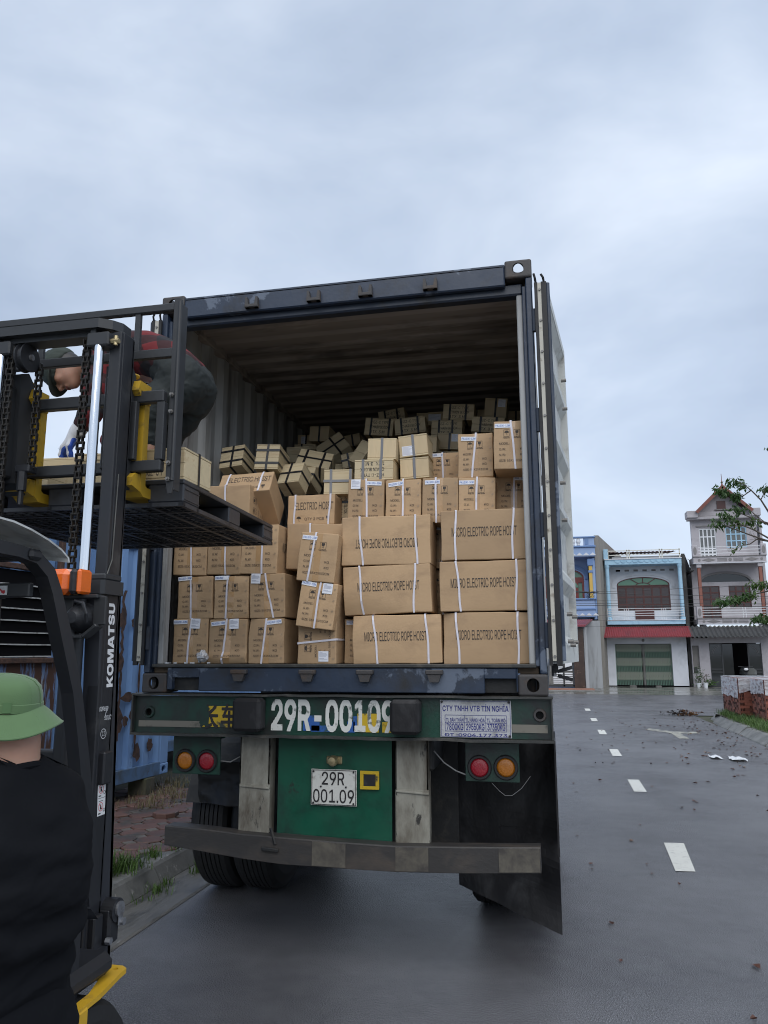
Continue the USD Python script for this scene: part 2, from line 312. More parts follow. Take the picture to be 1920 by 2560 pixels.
mat('skin', (0.42, 0.235, 0.165), 0.5, var=0.1, vs=20, subs=0.15, bump=0.0004, bs=200)
mat('skin_tan', (0.36, 0.19, 0.125), 0.5, var=0.12, vs=14, subs=0.15, bump=0.0004, bs=150)
mat('hair', (0.012, 0.010, 0.010), 0.5)
mat('lip', (0.28, 0.11, 0.085), 0.5)
mat('hat_green', (0.080, 0.150, 0.062), 0.85, var=0.08, vs=30, bump=0.0006, bs=350, sheen=0.2)
mat('hat_seam', (0.075, 0.15, 0.062), 0.85)
mat('tee_black', (0.0055, 0.0062, 0.0082), 0.9, var=0.2, vs=6, bump=0.0006, bs=260, spec=0.15)
mat('cap_olive', (0.030, 0.040, 0.033), 0.85, var=0.15, bump=0.0006, bs=250)
mat('trousers_olive', (0.011, 0.016, 0.016), 0.8, var=0.2, vs=6, bump=0.003, bs=22)
mat('glove_white', (0.62, 0.63, 0.66), 0.8, var=0.05, bump=0.0005, bs=300)
mat('glove_blue', (0.015, 0.065, 0.36), 0.5, var=0.1)
mat('shoe', (0.02, 0.02, 0.022), 0.5)
# ------------------------------------------------------------------ ground, road, kerbs
MT['asphalt'] = usdkit.material(stage, '/World/Looks/asphalt', {
    'ge': ('geometry', {}),
    'n1': ('noise_texture', {'scale': 130.0, 'detail': 4.0, 'roughness': 0.8}), 'n2': ('noise_texture', {'scale': 0.55, 'detail': 6.0, 'roughness': 0.6}),
    'v1': ('voronoi_texture', {'scale': 130.0}), 'n3': ('noise_texture', {'scale': 14.0, 'detail': 5.0}),
    'r1': ('rgb_ramp', {'ramp': [(0.36, (0.030, 0.030, 0.032)), (0.50, (0.085, 0.086, 0.091)), (0.62, (0.22, 0.22, 0.23)), (0.70, (0.5, 0.5, 0.5))]}),
    'r2': ('rgb_ramp', {'ramp': [(0.3, (0.70, 0.70, 0.72)), (0.7, (1.25, 1.24, 1.25))]}), 'mu': ('mix', {'mix_type': 'multiply', 'fac': 1.0}),
    'rr': ('map_range', {'from_min': 0.32, 'from_max': 0.68, 'to_min': 0.17, 'to_max': 0.40, 'clamp': True}),
    'b1': ('bump', {'strength': 1.0, 'distance': 0.0042}), 'b2': ('bump', {'strength': 1.0, 'distance': 0.004}),
    'p': ('principled_bsdf', {'specular_ior_level': 0.85})},
    [('ge.position', 'n1.vector'), ('ge.position', 'n2.vector'), ('ge.position', 'v1.vector'), ('ge.position', 'n3.vector'), ('n1.fac', 'r1.fac'),
     ('n2.fac', 'r2.fac'), ('r1.color', 'mu.color1'), ('r2.color', 'mu.color2'), ('mu.color', 'p.base_color'), ('n2.fac', 'rr.value'), ('rr.result', 'p.roughness'),
     ('v1.distance', 'b1.height'), ('n3.fac', 'b2.height'), ('b1.normal', 'b2.normal'), ('b2.normal', 'p.normal')], surface='p.BSDF')
MT['wet_concrete'] = usdkit.material(stage, '/World/Looks/wet_concrete', {
    'ge': ('geometry', {}), 'mp': ('mapping', {'scale': (0.22, 0.75, 1.0)}),
    'n1': ('noise_texture', {'scale': 1.6, 'detail': 6.0, 'roughness': 0.6}), 'n2': ('noise_texture', {'scale': 30.0, 'detail': 4.0}),
    'r1': ('rgb_ramp', {'ramp': [(0.40, (0.060, 0.060, 0.052)), (0.56, (0.17, 0.165, 0.145))]}),
    'rr': ('map_range', {'from_min': 0.42, 'from_max': 0.56, 'to_min': 0.05, 'to_max': 0.34, 'clamp': True}),
    'bh': ('map_range', {'from_min': 0.42, 'from_max': 0.56, 'to_min': 0.0, 'to_max': 1.0, 'clamp': True}), 'mm': ('math', {'math_type': 'multiply'}),
    'b1': ('bump', {'strength': 1.0, 'distance': 0.003}), 'p': ('principled_bsdf', {'specular_ior_level': 0.6})},
    [('ge.position', 'mp.vector'), ('mp.vector', 'n1.vector'), ('ge.position', 'n2.vector'), ('n1.fac', 'r1.fac'), ('r1.color', 'p.base_color'), ('n1.fac', 'rr.value'),
     ('rr.result', 'p.roughness'), ('n1.fac', 'bh.value'), ('bh.result', 'mm.value1'), ('n2.fac', 'mm.value2'), ('mm.value', 'b1.height'), ('b1.normal', 'p.normal')], surface='p.BSDF')
mat('earth', (0.075, 0.066, 0.050), 0.85, var=0.35, vs=2, dirt=(0.06, 0.075, 0.03), ds=1.2, dt=(0.45, 0.6), bump=0.02, bs=8, world=True)
mat('kerb_concrete', (0.17, 0.168, 0.158), 0.55, var=0.2, vs=3, rand=0.12, dirt=(0.07, 0.072, 0.066), ds=3.5, dt=(0.45, 0.7), dirt2=(0.3, 0.29, 0.27), ds2=16, dt2=(0.62, 0.68), bump=0.004, bs=22, world=True)
mat('gutter_concrete', (0.125, 0.118, 0.105), 0.4, var=0.3, vs=3, dirt=(0.05, 0.047, 0.042), ds=3, dt=(0.46, 0.62), dirt2=(0.32, 0.31, 0.29), ds2=12, dt2=(0.64, 0.69), bump=0.005, bs=18, stretch=(3, 0.7, 1), world=True)
mat('paver_red', (0.125, 0.066, 0.052), 0.55, var=0.2, vs=8, rand=0.3, dirt=(0.055, 0.052, 0.045), ds=3.0, dt=(0.47, 0.62), bump=0.002, bs=60, world=True)
mat('paver_grey', (0.12, 0.105, 0.09), 0.55, var=0.2, vs=8, rand=0.25, dirt=(0.06, 0.055, 0.05), ds=4, bump=0.002, bs=60, world=True)
mat('joint_soil', (0.030, 0.030, 0.022), 0.8, var=0.4, vs=20, dirt=(0.03, 0.045, 0.012), ds=5, bump=0.004, bs=50, world=True)
mat('road_paint', (0.62, 0.62, 0.57), 0.5, var=0.08, vs=10, dirt=(0.30, 0.30, 0.28), ds=18, dt=(0.56, 0.7), dirt2=(0.07, 0.07, 0.07), ds2=70, dt2=(0.63, 0.68), bump=0.0015, bs=160, world=True)
mat('road_paint_old', (0.36, 0.35, 0.29), 0.5, var=0.1, dirt=(0.10, 0.10, 0.10), ds=7, dt=(0.46, 0.60), bump=0.0015, bs=160, world=True)
mat('red_earth', (0.24, 0.12, 0.085), 0.7, var=0.3, vs=2, world=True)
mat('grass_blade', (0.060, 0.115, 0.022), 0.6, var=0.3, vs=6, rand=0.35, world=True)
mat('grass_dry', (0.16, 0.135, 0.07), 0.7, var=0.3, rand=0.3, world=True)
mat('leaf_litter', (0.10, 0.035, 0.018), 0.6, var=0.5, vs=0.9, dirt=(0.02, 0.014, 0.012), ds=0.8, dt=(0.46, 0.56), dirt2=(0.22, 0.11, 0.04), ds2=1.3, dt2=(0.56, 0.62), world=True)
mat('litter_white', (0.62, 0.64, 0.66), 0.5, var=0.1)

def sheetq(x0, x1, y0, y1, z, nx=1, ny=1):
    m = MB(); X, Y = np.meshgrid(np.linspace(x0, x1, nx+1), np.linspace(y0, y1, ny+1)); m.grid(np.stack([X, Y, np.full_like(X, z)], -1)); return m
st = lambda p: tag(p, kind='structure')
st(obj('ground', sheetq(-400, 400, -400, 400, -0.02), 'earth'))
XL, XR = -2.53, 3.74
road = union_all([sbox(XL, -60, XR, 18.2), sbox(-60, 18.2, 60, 28.6)])
v, f = flat(road); st(obj('road', MB().add(np.c_[v, np.zeros(len(v))], f), 'asphalt'))
st(obj('forecourt', sheetq(-30, 40, 28.6, 36.4, 0.004), 'wet_concrete'))
# left gutter, sloped kerb stones and the paved footway
def prof_strip(m, prof, ys):
    m.grid(np.array([[(x, y, z) for x, z in prof] for y in ys]))
st(obj('gutter', (lambda m: (prof_strip(m, [(-2.872, 0.006), (-2.70, 0.0075), (XL-0.004, 0.014), (XL+0.012, 0.003)], np.linspace(-40, 17.5, 120)), m)[1])(MB()), 'gutter_concrete'))
rg = random.Random(4)
kerb = UsdGeom.Xform.Define(stage, path_for('kerb', None)).GetPrim(); WORLD['/World/kerb'] = np.eye(4); st(kerb)
for k in range(-3, 14):
    y0 = 1.20 + 1.0*k + 0.006; y1 = y0 + 0.988; d = rg.uniform(-.006, .006); m = MB()
    P = [(-3.10, -0.02), (-2.87, -0.02), (-2.862+d, 0.01), (-2.925+d, 0.122), (-2.945+d, 0.142), (-2.975, 0.148), (-3.10, 0.148)]
    m.prism(P, y0, y1, 'y'); obj('kerb_stone', m, 'kerb_concrete', kerb)
pave = UsdGeom.Xform.Define(stage, path_for('pavement', None)).GetPrim(); WORLD['/World/pavement'] = np.eye(4); st(pave)
obj('bedding', sheetq(-30, -3.08, -40, 17.5, 0.138, 20, 20), 'joint_soil', pave)
rp = random.Random(7); pt = 0.236; c_, s_ = math.cos(0.10), math.sin(0.10)
def paver(cx, cy, R, n, th0, ztop, mt_, nm):
    m = MB(); th = th0 + np.arange(n)*2*np.pi/n; tx, ty = rp.uniform(-.018, .018), rp.uniform(-.018, .018); V = []
    for r, z in ((R, ztop-0.045), (R, ztop-0.006), (R-0.008, ztop)):
        for a in th: V.append((cx+r*math.cos(a), cy+r*math.sin(a), z+tx*r*math.cos(a)+ty*r*math.sin(a)))
    F = []
    for l in range(2):
        for k in range(n): a, b = l*n+k, l*n+(k+1) % n; F += [[a, b, b+n], [a, b+n, a+n]]
    F += [[2*n, 2*n+k, 2*n+k+1] for k in range(1, n-1)]
    obj(nm, m.add(V, F), mt_, pave)
for i in range(-16, 12):
    for j in range(-8, 17):
        u, w = i*pt, j*pt; x = -3.57+u*c_-w*s_; y = 1.83+u*s_+w*c_
        if -4.75 < x < -3.07 and 0.55 < y < 4.35:
            z = 0.156 + rp.uniform(-.006, .006) + (0.03 if rp.random() < .04 else 0)
            paver(x, y, pt/2/math.cos(math.pi/8)-0.005, 8, math.pi/8+0.10, z, 'paver_red', 'octagon_paver')
        x2 = x + pt/2*c_-pt/2*s_; y2 = y + pt/2*s_+pt/2*c_
        if -4.7 < x2 < -3.07 and 0.6 < y2 < 4.2: paver(x2, y2, 0.062, 4, math.pi/4+0.10+math.pi/4, 0.153+rp.uniform(-.006, .004), 'paver_grey', 'square_paver')
# right kerb stones and verge
rk = UsdGeom.Xform.Define(stage, path_for('kerb', None)).GetPrim(); WORLD[str(rk.GetPath())] = np.eye(4); st(rk)
for k in range(-1, 17):
    y0 = 1.0*k + 0.2; y1 = y0 + 0.985; m = MB(); d = rg.uniform(-.02, .02); t_ = rg.uniform(-.012, .012)
    sx = 0.0 if y1 < 15.2 else 0.22*(y0-14.2)**1.5*0.35
    P = [(XR+0.01+d+sx, -0.02), (XR+0.03+d+sx, 0.02), (3.93+d+sx, 0.145+t_), (4.0+d+sx, 0.15+t_), (4.08+sx, 0.15), (4.08+sx, -0.02)]
    m.prism(P, y0, y1, 'y'); obj('kerb_stone', m, 'kerb_concrete', rk)
def vz(x, y): return 0.125 + 0.05*fbm(np.stack([x*2.0, y*2.0, x*0], -1), 3, 5) + 0.0*x
X, Y = np.meshgrid(np.linspace(4.03, 14, 60), np.linspace(-6, 17.6, 120)); Z = vz(X, Y)
Z = np.where(Y > 17.0, 0.0+0*(Y), Z); st(obj('verge', MB().grid(np.stack([X, Y, Z], -1)), 'earth'))
# painted lane dashes and the arrow
for k, y in enumerate([2.345, 5.9, 9.26, 12.75, 15.9, 19.4]):
    m = MB(); v, f = flat(Polygon([(0.905, y), (1.055, y+0.012), (1.118, y+0.95), (0.945, y+0.93)] if k == 0 else [(0.955, y), (1.105, y), (1.11, y+0.93), (0.962, y+0.93)]))
    tag(obj('lane_dash', m.add(np.c_[v, np.full(len(v), 0.004)], f), 'road_paint'), 'white painted lane dash, ' + ['nearest the camera and largest of the row', 'second from the camera', 'third from the camera', 'fourth from the camera', 'fifth from the camera', 'farthest one before the junction'][k], 'road marking', 'lane dashes along the middle of the road')
ar = union_all([Polygon([(2.00, 13.95), (2.12, 14.25), (2.52, 13.62), (2.45, 13.2)]), Polygon([(2.5, 13.6), (3.0, 13.62), (3.02, 13.2), (2.5, 13.25)]), Polygon([(2.44, 13.4), (2.62, 13.4), (2.64, 12.2), (2.44, 12.15)])])
v, f = flat(ar); tag(obj('road_arrow', MB().add(np.c_[v, np.full(len(v), 0.004)], f), 'road_paint_old'), 'worn yellowish white forked arrow painted on the right lane', 'road marking')
# litter of fallen leaves
def leafmesh(m, x, y, z, L, a, rl, curl):
    w = L*0.32; P = np.array([(0, 0, 0), (L*.35, w, curl), (L, 0, curl*.4), (L*.35, -w, curl), (L*.5, 0, -curl*.1)])
    c, s = math.cos(a), math.sin(a); R = P.copy(); R[:, 0] = P[:, 0]*c-P[:, 1]*s; R[:, 1] = P[:, 0]*s+P[:, 1]*c
    m.add(R+[x, y, z+.006], [[0, 4, 1], [1, 4, 2], [2, 4, 3], [3, 4, 0]])
rl = random.Random(11); m = MB()
for _ in range(330):
    if rl.random() < .55: x = 3.72-abs(rl.gauss(0, .9)); y = rl.uniform(7, 17)
    else: x = rl.uniform(0.2, 3.7); y = rl.uniform(-2, 20)
    leafmesh(m, x, y, 0.002, rl.uniform(.03, .085), rl.uniform(0, 6.3), 0, rl.uniform(0, .02))
tag(obj('fallen_leaves', m, 'leaf_litter'), 'brown fallen leaves scattered over the wet asphalt', 'leaves', kind='stuff')
m = MB()
for _ in range(160): leafmesh(m, 3.46+rl.gauss(0, .2), 18.2+rl.gauss(0, .16), abs(rl.gauss(0, .05)), rl.uniform(.05, .12), rl.uniform(0, 6.3), 0, rl.uniform(0, .05))
tag(obj('leaf_heap', m, 'leaf_litter'), 'small dark heap of swept leaves on the asphalt before the forecourt', 'leaf heap', kind='stuff')
for k, (x, y, n) in enumerate(((2.55, 9.3, 5), (2.85, 9.15, 7), (3.6, 9.9, 3))):
    U, V = np.meshgrid(np.linspace(-1, 1, 9), np.linspace(-1, 1, 7)); R = 1+.5*fbm(np.stack([U*2+k*5, V*2, U*0], -1), 3, 4); m = MB().sheet(np.stack([x+.05*n/4*U*R, y+.10*n/4*V*R, .012+.05*fbm(np.stack([U*3, V*3+k, U*0], -1), 3, 6)-.012], -1), .002)
    tag(obj('paper_scrap', m, 'litter_white'), ['crumpled white paper scrap lying left of the other road litter', 'larger torn white paper scrap on the right lane', 'white scrap lying close to the right kerb'][k], 'litter')
# grass
def tuft(m, x, y, z, n, h, sp, rnd):
    for _ in range(n):
        a = rnd.uniform(0, 6.283); r = abs(rnd.gauss(0, sp)); bx, by = x+r*math.cos(a), y+r*math.sin(a); H = h*rnd.uniform(.45, 1.15); le = rnd.uniform(.1, .75)*H; a2 = rnd.uniform(0, 6.283)
        dx, dy = math.cos(a2), math.sin(a2); w = 0.0028+H*.012; px_, py_ = -dy*w, dx*w
        V = [(bx-px_, by-py_, z), (bx+px_, by+py_, z), (bx+dx*le*.35-px_*.8, by+dy*le*.35-py_*.8, z+H*.6), (bx+dx*le*.35+px_*.8, by+dy*le*.35+py_*.8, z+H*.6), (bx+dx*le, by+dy*le, z+H)]
        m.add(V, [[0, 1, 3], [0, 3, 2], [2, 3, 4]])
rt_ = random.Random(21); g1, g2, g3 = MB(), MB(), MB()
for (x, y, n, h, sp) in [(-3.13, .66, 150, .15, .09), (-3.05, .95, 130, .15, .08), (-3.12, .82, 120, .17, .07), (-3.02, 1.1, 70, .10, .06), (-3.03, 1.36, 70, .10, .05), (-2.98, 1.62, 30, .07, .05), (-3.15, .45, 90, .13, .1)]: tuft(g1, x, y, .14, n, h, sp, rt_)
for (x, y, n, h, sp) in [(-2.80, 1.02, 60, .07, .06), (-2.83, 1.2, 30, .06, .06), (-2.74, 1.55, 50, .08, .06), (-2.80, .8, 20, .05, .06)]: tuft(g1, x, y, .005, n, h, sp, rt_)
for _ in range(70): tuft(g2, rt_.uniform(-4.7, -3.6), rt_.uniform(3.0, 4.6), .14, rt_.randint(4, 14), rt_.uniform(.05, .15), .07, rt_)
for _ in range(40): tuft(g2, rt_.uniform(-4.5, -3.2), rt_.uniform(4.0, 9), .14, rt_.randint(10, 24), rt_.uniform(.06, .18), .09, rt_)
for _ in range(520):
    y = rt_.uniform(12, 17.0); x = 4.05 + abs(rt_.gauss(0, .4)); tuft(g3, x + (0.1*(y-14.5)**1.5 if y > 14.5 else 0)*0.2, y, .15, 9, rt_.uniform(.05, .16), .07, rt_)
tag(obj('grass', g1, 'grass_blade'), 'fresh green grass tufts along the left kerb', 'grass', kind='stuff')
tag(obj('grass', g2, 'grass_dry'), 'dry straggly weeds in front of the blue containers', 'grass', kind='stuff')
tag(obj('grass', g3, 'grass_blade'), 'low green grass on the verge under the brick stacks', 'grass', kind='stuff')
# ------------------------------------------------------------------ the loaded container
ZB, HC, WC, LC = 1.45, 2.591, 2.438, 6.058
def man(box0, *cuts):
    M = box0
    for c in cuts: M = M - c
    r = M.to_mesh(); return trimesh.Trimesh(r.vert_properties[:, :3], r.tri_verts, process=False)
def mbox(x0, x1, y0, y1, z0, z1): return m3.Manifold.cube([x1-x0, y1-y0, z1-z0]).translate([x0, y0, z0])
def stadium(cx, cz, hw, hh, y0, y1, ax='y'):
    r = min(hw, hh); h = [m3.Manifold.cylinder(1, r, r, 20).translate([sx*(hw-r), sz*(hh-r), 0]) for sx in (-1, 1) for sz in (-1, 1)]
    c = m3.Manifold.batch_hull(h).scale([1, 1, y1-y0])
    return c.rotate([90, 0, 0]).translate([cx, y1, cz]) if ax == 'y' else c.rotate([90, 0, 90]).translate([y0, cx, cz])
def casting(x0, z0, y0, flip=False):
    w, d, h = .162, .178, .118
    b = m3.Manifold.batch_hull([m3.Manifold.sphere(.012, 12).translate([x0+(.012 if a else w-.012), y0+(.012 if e else d-.012), z0+(.012 if g else h-.012)]) for a in (0, 1) for e in (0, 1) for g in (0, 1)])
    b = b - mbox(x0+.028, x0+w-.028, y0+.028, y0+d-.028, z0+.024, z0+h-.024)
    b = b - stadium(x0+w/2, z0+h/2, .034, .038, y0-.01, y0+.05) - stadium(y0+d/2, z0+h/2, .040, .034, x0-.01, x0+w+.01, 'x')
    hz_ = [m3.Manifold.cylinder(.2, .031, .031, 20).translate([x0+w/2, y0+d/2+q, z0+(h/2 if z0 > 2 else -.1)]) for q in (-.045, .045)]; b = b - m3.Manifold.batch_hull(hz_)
    r = b.to_mesh(); return trimesh.Trimesh(r.vert_properties[:, :3], r.tri_verts, process=False)
ct = thing('shipping_container', 'open dark navy shipping container on the trailer, stacked full of cartons and crates', 'shipping container', (-WC/2, 0, ZB))
for x0, z0 in ((-.162, ZB), (-WC, ZB), (-.162, ZB+HC-.118), (-WC, ZB+HC-.118)):
    for y0 in (0, LC-.178): obj('corner_casting', casting(x0, z0, y0), 'casting_steel', ct)
def corr(p0, p1, z0, z1, depth, pitch, nrm, phase=0.0):
    """corrugated wall between two plan points"""
    p0, p1, nrm = np.array(p0, float), np.array(p1, float), np.array(nrm, float); L = np.linalg.norm(p1-p0); S = [(0, 0)]; t = phase
    while t < L:
        for a, d in ((0, 0), (.32, 0), (.5, 1), (.82, 1), (1.0, 0)):
            q = t + a*pitch
            if 0 < q < L: S.append((q, d*depth))
        t += pitch
    S.append((L, 0)); S = sorted(set(S)); d = (p1-p0)/L
    A = np.array([p0 + d*a + nrm*b for a, b in S]); lo = np.c_[A, np.full(len(A), z0)]; hi = np.c_[A, np.full(len(A), z1)]
    return np.stack([lo, hi])
for sx, x in ((1, -.045), (-1, -WC+.045)):
    P = corr((x, .09), (x, LC-.02), ZB+.15, ZB+HC-.075, .036, .278, (sx*1.0, 0))
    obj('side_wall', MB().sheet(P, .002), 'wall_lining', ct)
    b = MB(); b.bb(min(x-.03*sx, x+.045*sx), max(x-.03*sx, x+.045*sx), .16, LC-.16, ZB+.02, ZB+.16, .006); obj('bottom_side_rail', b, 'navy_clean', ct)
    b = MB(); b.bb(min(x-.02*sx, x+.042*sx), max(x-.02*sx, x+.042*sx), .16, LC-.16, ZB+HC-.085, ZB+HC-.012, .006); obj('top_side_rail', b, 'roof_lining', ct)
# corrugated roof: ribs run across the width
ys = []; t = .1
while t < LC-.1:
    ys += [(t, 0), (t+.07, 0), (t+.10, .02), (t+.175, .02)]; t += .209
Pr = np.array([[(x, y, ZB+HC-.03+dz-.018) for x in np.linspace(-WC+.06, -.06, 6)] for y, dz in ys]); obj('roof_panel', MB().sheet(Pr, .002), 'roof_lining', ct)
obj('front_wall', MB().sheet(corr((-WC+.01, LC-.06), (-.03, LC-.06), ZB+.1, ZB+HC-.05, .04, .25, (0, -1.0)), .002), 'wall_lining', ct)
obj('floor', MB().bb(-WC+.05, -.05, .06, LC-.05, ZB+.12, ZB+.168), 'container_floor', ct)
for x0, x1 in ((-.041, -.003), (-WC+.003, -WC+.041)):
    b = MB(); b.bb(x0, x1, .008, .15, ZB+.118, ZB+HC-.118, .006)
    xi = x0-.022 if x0 > -1 else x1; b.bb(xi, xi+.022, .035, .12, ZB+.16, ZB+HC-.16, .004); obj('corner_post', b, 'navy_paint', ct)
    xi = x0-.058 if x0 > -1 else x1+.022
    obj('inner_post', MB().bb(xi, xi+.036, .06, .13, ZB+.17, ZB+HC-.18, .006), 'wall_lining', ct)
b = MB(); b.bb(-WC+.162, -.162, .004, .05, ZB+2.43, ZB+2.565, .008); b.bb(-WC+.162, -.162, .004, .15, ZB+2.545, ZB+2.572, .006); obj('header_beam', b, 'navy_paint', ct)
b = MB(); b.bb(-WC+.06, -.06, .05, .13, ZB+2.385, ZB+2.46, .01); obj('header_return', b, 'navy_clean', ct)
b = MB()
# sill with the two lifting pockets left open
for x0, x1, z0, z1 in ((-WC+.162, -2.245, ZB+.02, ZB+.15), (-2.245, -2.068, ZB+.092, ZB+.15), (-2.068, -.348, ZB+.012, ZB+.15), (-.348, -.172, ZB+.092, ZB+.15), (-.172, -.162, ZB+.02, ZB+.15)): b.bb(x0, x1, .012, .06, z0, z1, .004)
obj('door_sill', b, 'navy_paint', ct)
objs('sill_pocket', MB().bb(-2.25, -2.06, .055, .3, ZB+.015, ZB+.1).bb(-.35, -.165, .055, .3, ZB+.015, ZB+.1), 'chassis_dark', ct)
obj('threshold', MB().bb(-WC+.06, -.06, .002, .20, ZB+.152, ZB+.172, .004), 'flange_grime', ct)
for i, x in enumerate((-1.79, -1.37, -1.03, -.618)):
    b = MB(); z = ZB+2.475; b.bb(x-.045, x+.045, -.03, .006, z-.03, z-.008, .004)
    for sx in (-1, 1): b.prism([(x+sx*.045, z-.03), (x+sx*.018, z-.03), (x+sx*.028, z+.04), (x+sx*.042, z+.04)][::sx], -.028, .006)
    obj('lock_keeper', b, 'casting_steel', ct)
for i, x in enumerate((-1.802, -1.376, -1.03, -.627)):
    b = MB(); z = ZB+.108; b.bb(x-.05, x+.05, -.028, .014, z+.006, z+.032, .005); b.prism([(x-.04, z+.01), (x-.025, z-.035), (x+.025, z-.035), (x+.04, z+.01)], -.022, .013); obj('lock_keeper', b, 'casting_steel', ct)
# the two door leaves, swung right round along the sides
def door(hx, ang, sx):
    dm = obj('door', (lambda m: m)(door_leaf(hx, ang, sx)), 'door_paint', ct, label='pale grey door leaf folded back along the ' + ('right' if sx > 0 else 'left') + ' side')
    T = lambda u, w, z: (hx+sx*(w*math.cos(ang)+u*math.sin(ang)), u*math.cos(ang)-w*math.sin(ang), z)
    # w = through the leaf (0 inside the fold .. .055 outside), u = along the leaf
    g = MB(); g.bar(T(-.012, -.012, ZB+.165), T(-.012, -.012, ZB+HC-.17), .014, .02, (1, 0, 0)); g.bar(T(-.012, .034, ZB+.165), T(-.012, .034, ZB+HC-.17), .012, .03, (1, 0, 0))
    pts = [T(-.012, -.012, ZB+HC-.17), T(-.03, -.014, ZB+HC-.145), T(-.035, -.02, ZB+HC-.12)]; g.tube(pts, .007, 6)
    pts = [T(-.012, .036, ZB+HC-.17), T(-.03, .034, ZB+HC-.15), T(-.035, .022, ZB+HC-.13)]; g.tube(pts, .007, 6); obj('gasket', g, 'rubber', dm)
    obj('gasket_trim', MB().bar(T(-.016, .011, ZB+.19), T(-.016, .011, ZB+HC-.175), .026, .006, (0, 1, 0)), 'gasket_trim', dm)
    for k in range(12):
        z = ZB+.215+k*.196; obj('trim_bolt', MB().cyl(T(-.012, .011, z), T(-.027, .011, z), .008, 6), 'bolt_steel', dm)
    obj('edge_tube', MB().tube([T(.008, .052, ZB+.19), T(.008, .052, ZB+HC-.175)], .016, 10), 'navy_paint', dm)
    for k in range(4):
        z = ZB+.33+k*.62
        h = MB(); h.tube([(hx-sx*.028, .008, z-.07), (hx-sx*.028, .008, z+.07)], .017, 10); h.bar((hx-sx*.028, .006, z), T(.05, -.012, z), .012, .12, (0, 0, 1)); obj('hinge', h, 'navy_clean', dm)
    for k, (u, z) in enumerate([(.35, .30), (.35, .46), (.72, .30), (.72, .46), (.30, 1.25), (.30, 1.02), (.72, 2.05), (.72, 1.85), (.5, .28)]):
        obj('door_bolt', MB().cyl(T(u, .052, ZB+z), T(u, .085, ZB+z), .012, 8), 'bolt_steel', dm)
    c = MB(); c.bar(T(.28, -.02, ZB+.12), T(.28, -.02, ZB+.19), .03, .03, (1, 0, 0))
    for dz in (-.03, .03): c.bar(T(.29, -.01, ZB+.115+dz*.4), T(.29, .075, ZB+.115+dz*1.2), .02, .018, (0, 1, 0))
    obj('locking_cam', c, 'plastic_black', dm)
    obj('locking_bar', MB().tube([T(.28, -.03, ZB+.1), T(.28, -.03, ZB+HC-.1)], .014, 8), 'steel_bar', dm)
def door_leaf(hx, ang, sx):
    m = MB(); D, z0, z1 = 1.15, ZB+.175, ZB+HC-.165; t = .05
    def T(u, w, z): return np.array((hx+sx*(w*math.cos(ang)+u*math.sin(ang)), u*math.cos(ang)-w*math.sin(ang), z))
    def slab(u0, u1, w0, w1, a, b):
        C = np.array([T(u, w, z) for u in (u0, u1) for w in (w0, w1) for z in (a, b)]); F = BF if sx < 0 else BF[:, ::-1]; m.add(C, F)
    slab(0, .06, -.005, t, z0, z1); slab(D-.06, D, 0, t, z0, z1); slab(.06, D-.06, 0, t, z0, z0+.06); slab(.06, D-.06, 0, t, z1-.06, z1)
    n, rows = 5, []; H = z1-z0-.12
    for k in range(n):
        a = z0+.06+H*k/n; h = H/n
        rows += [(a, .046), (a+.10*h, .046), (a+.24*h, .006), (a+.86*h, .006), (a+h*.999, .046)]
    P = np.array([[T(u, w, z) for u in (.06, .14, D-.14, D-.06)] for z, w in rows]); P2 = P.copy()
    m.sheet(P, .003); return m
door(.034, math.radians(6.2), 1); door(-WC-.008, math.radians(2.0), -1)
m = MB(); rz = random.Random(2)
for k in range(26):
    z = rz.uniform(ZB+1.2, ZB+1.95) if k > 4 else rz.uniform(ZB+1.9, ZB+2.1); leafmesh(m, 0, 0, 0, 0.01, 0, 0, 0) if False else m.box((-.075+rz.uniform(-.012, .012), .07+rz.uniform(0, .03), z), (rz.uniform(.006, .022), .004, rz.uniform(.01, .05)), .001)
obj('peeling_sealant', m, 'litter_white', ct)

# ------------------------------------------------------------------ trailer
tr = thing('semi_trailer', 'worn green skeletal trailer with white plate number, lights and mud flap under the container', 'trailer', (-WC/2, .6, 0))
b = MB(); b.prism(Polygon([(-2.472, 1.215), (.012, 1.222), (.008, 1.437), (-2.472, 1.432)], [list(Point(-2.377, 1.338).buffer(.021).exterior.coords), list(Point(-.052, 1.35).buffer(.021).exterior.coords)]), .004, .016); obj('rear_beam', b, 'chassis_green', tr)
rb = random.Random(9)
def flange(z, y0, y1, th):
    n = 40; xs = np.linspace(-2.478, .022, n); P = np.array([[(x, y0+(.006*rb.uniform(-1, 1) if k == 0 else 0) if False else y, z+0.006*(fbm(np.array([x*5, z, 0]), 3, 1)-.5)+(-.0 if k else .004*(fbm(np.array([x*12, z, 3]), 3, 2)-.5)*3)) for k, y in enumerate((y0, y1))] for x in xs]); return MB().sheet(P, th)
obj('beam_flange', flange(1.443, -.035, .15, .011), 'flange_grime', tr); obj('beam_flange', flange(1.2125, -.035, .15, .014), 'flange_grime', tr)
obj('beam_end', MB().bb(.008, .018, -.03, .14, 1.22, 1.437, .002), 'flange_grime', tr, label='bent steel end plate'); obj('beam_end', MB().bb(-2.482, -2.472, -.03, .14, 1.22, 1.437, .002), 'flange_grime', tr)
for cx in (-2.377, -.052):
    obj('beam_hole_ring', MB().lathe([(.021, .0), (.032, .0), (.036, -.006), (.032, -.012), (.022, -.012), (.021, 0)], 24, (cx, .004, 1.338 if cx < -1 else 1.35), '-y'), 'casting_steel' if cx > -1 else 'chassis_green', tr)
obj('hole_backing', MB().bb(-2.46, 0, .05, .06, 1.225, 1.43), 'chassis_dark', tr)
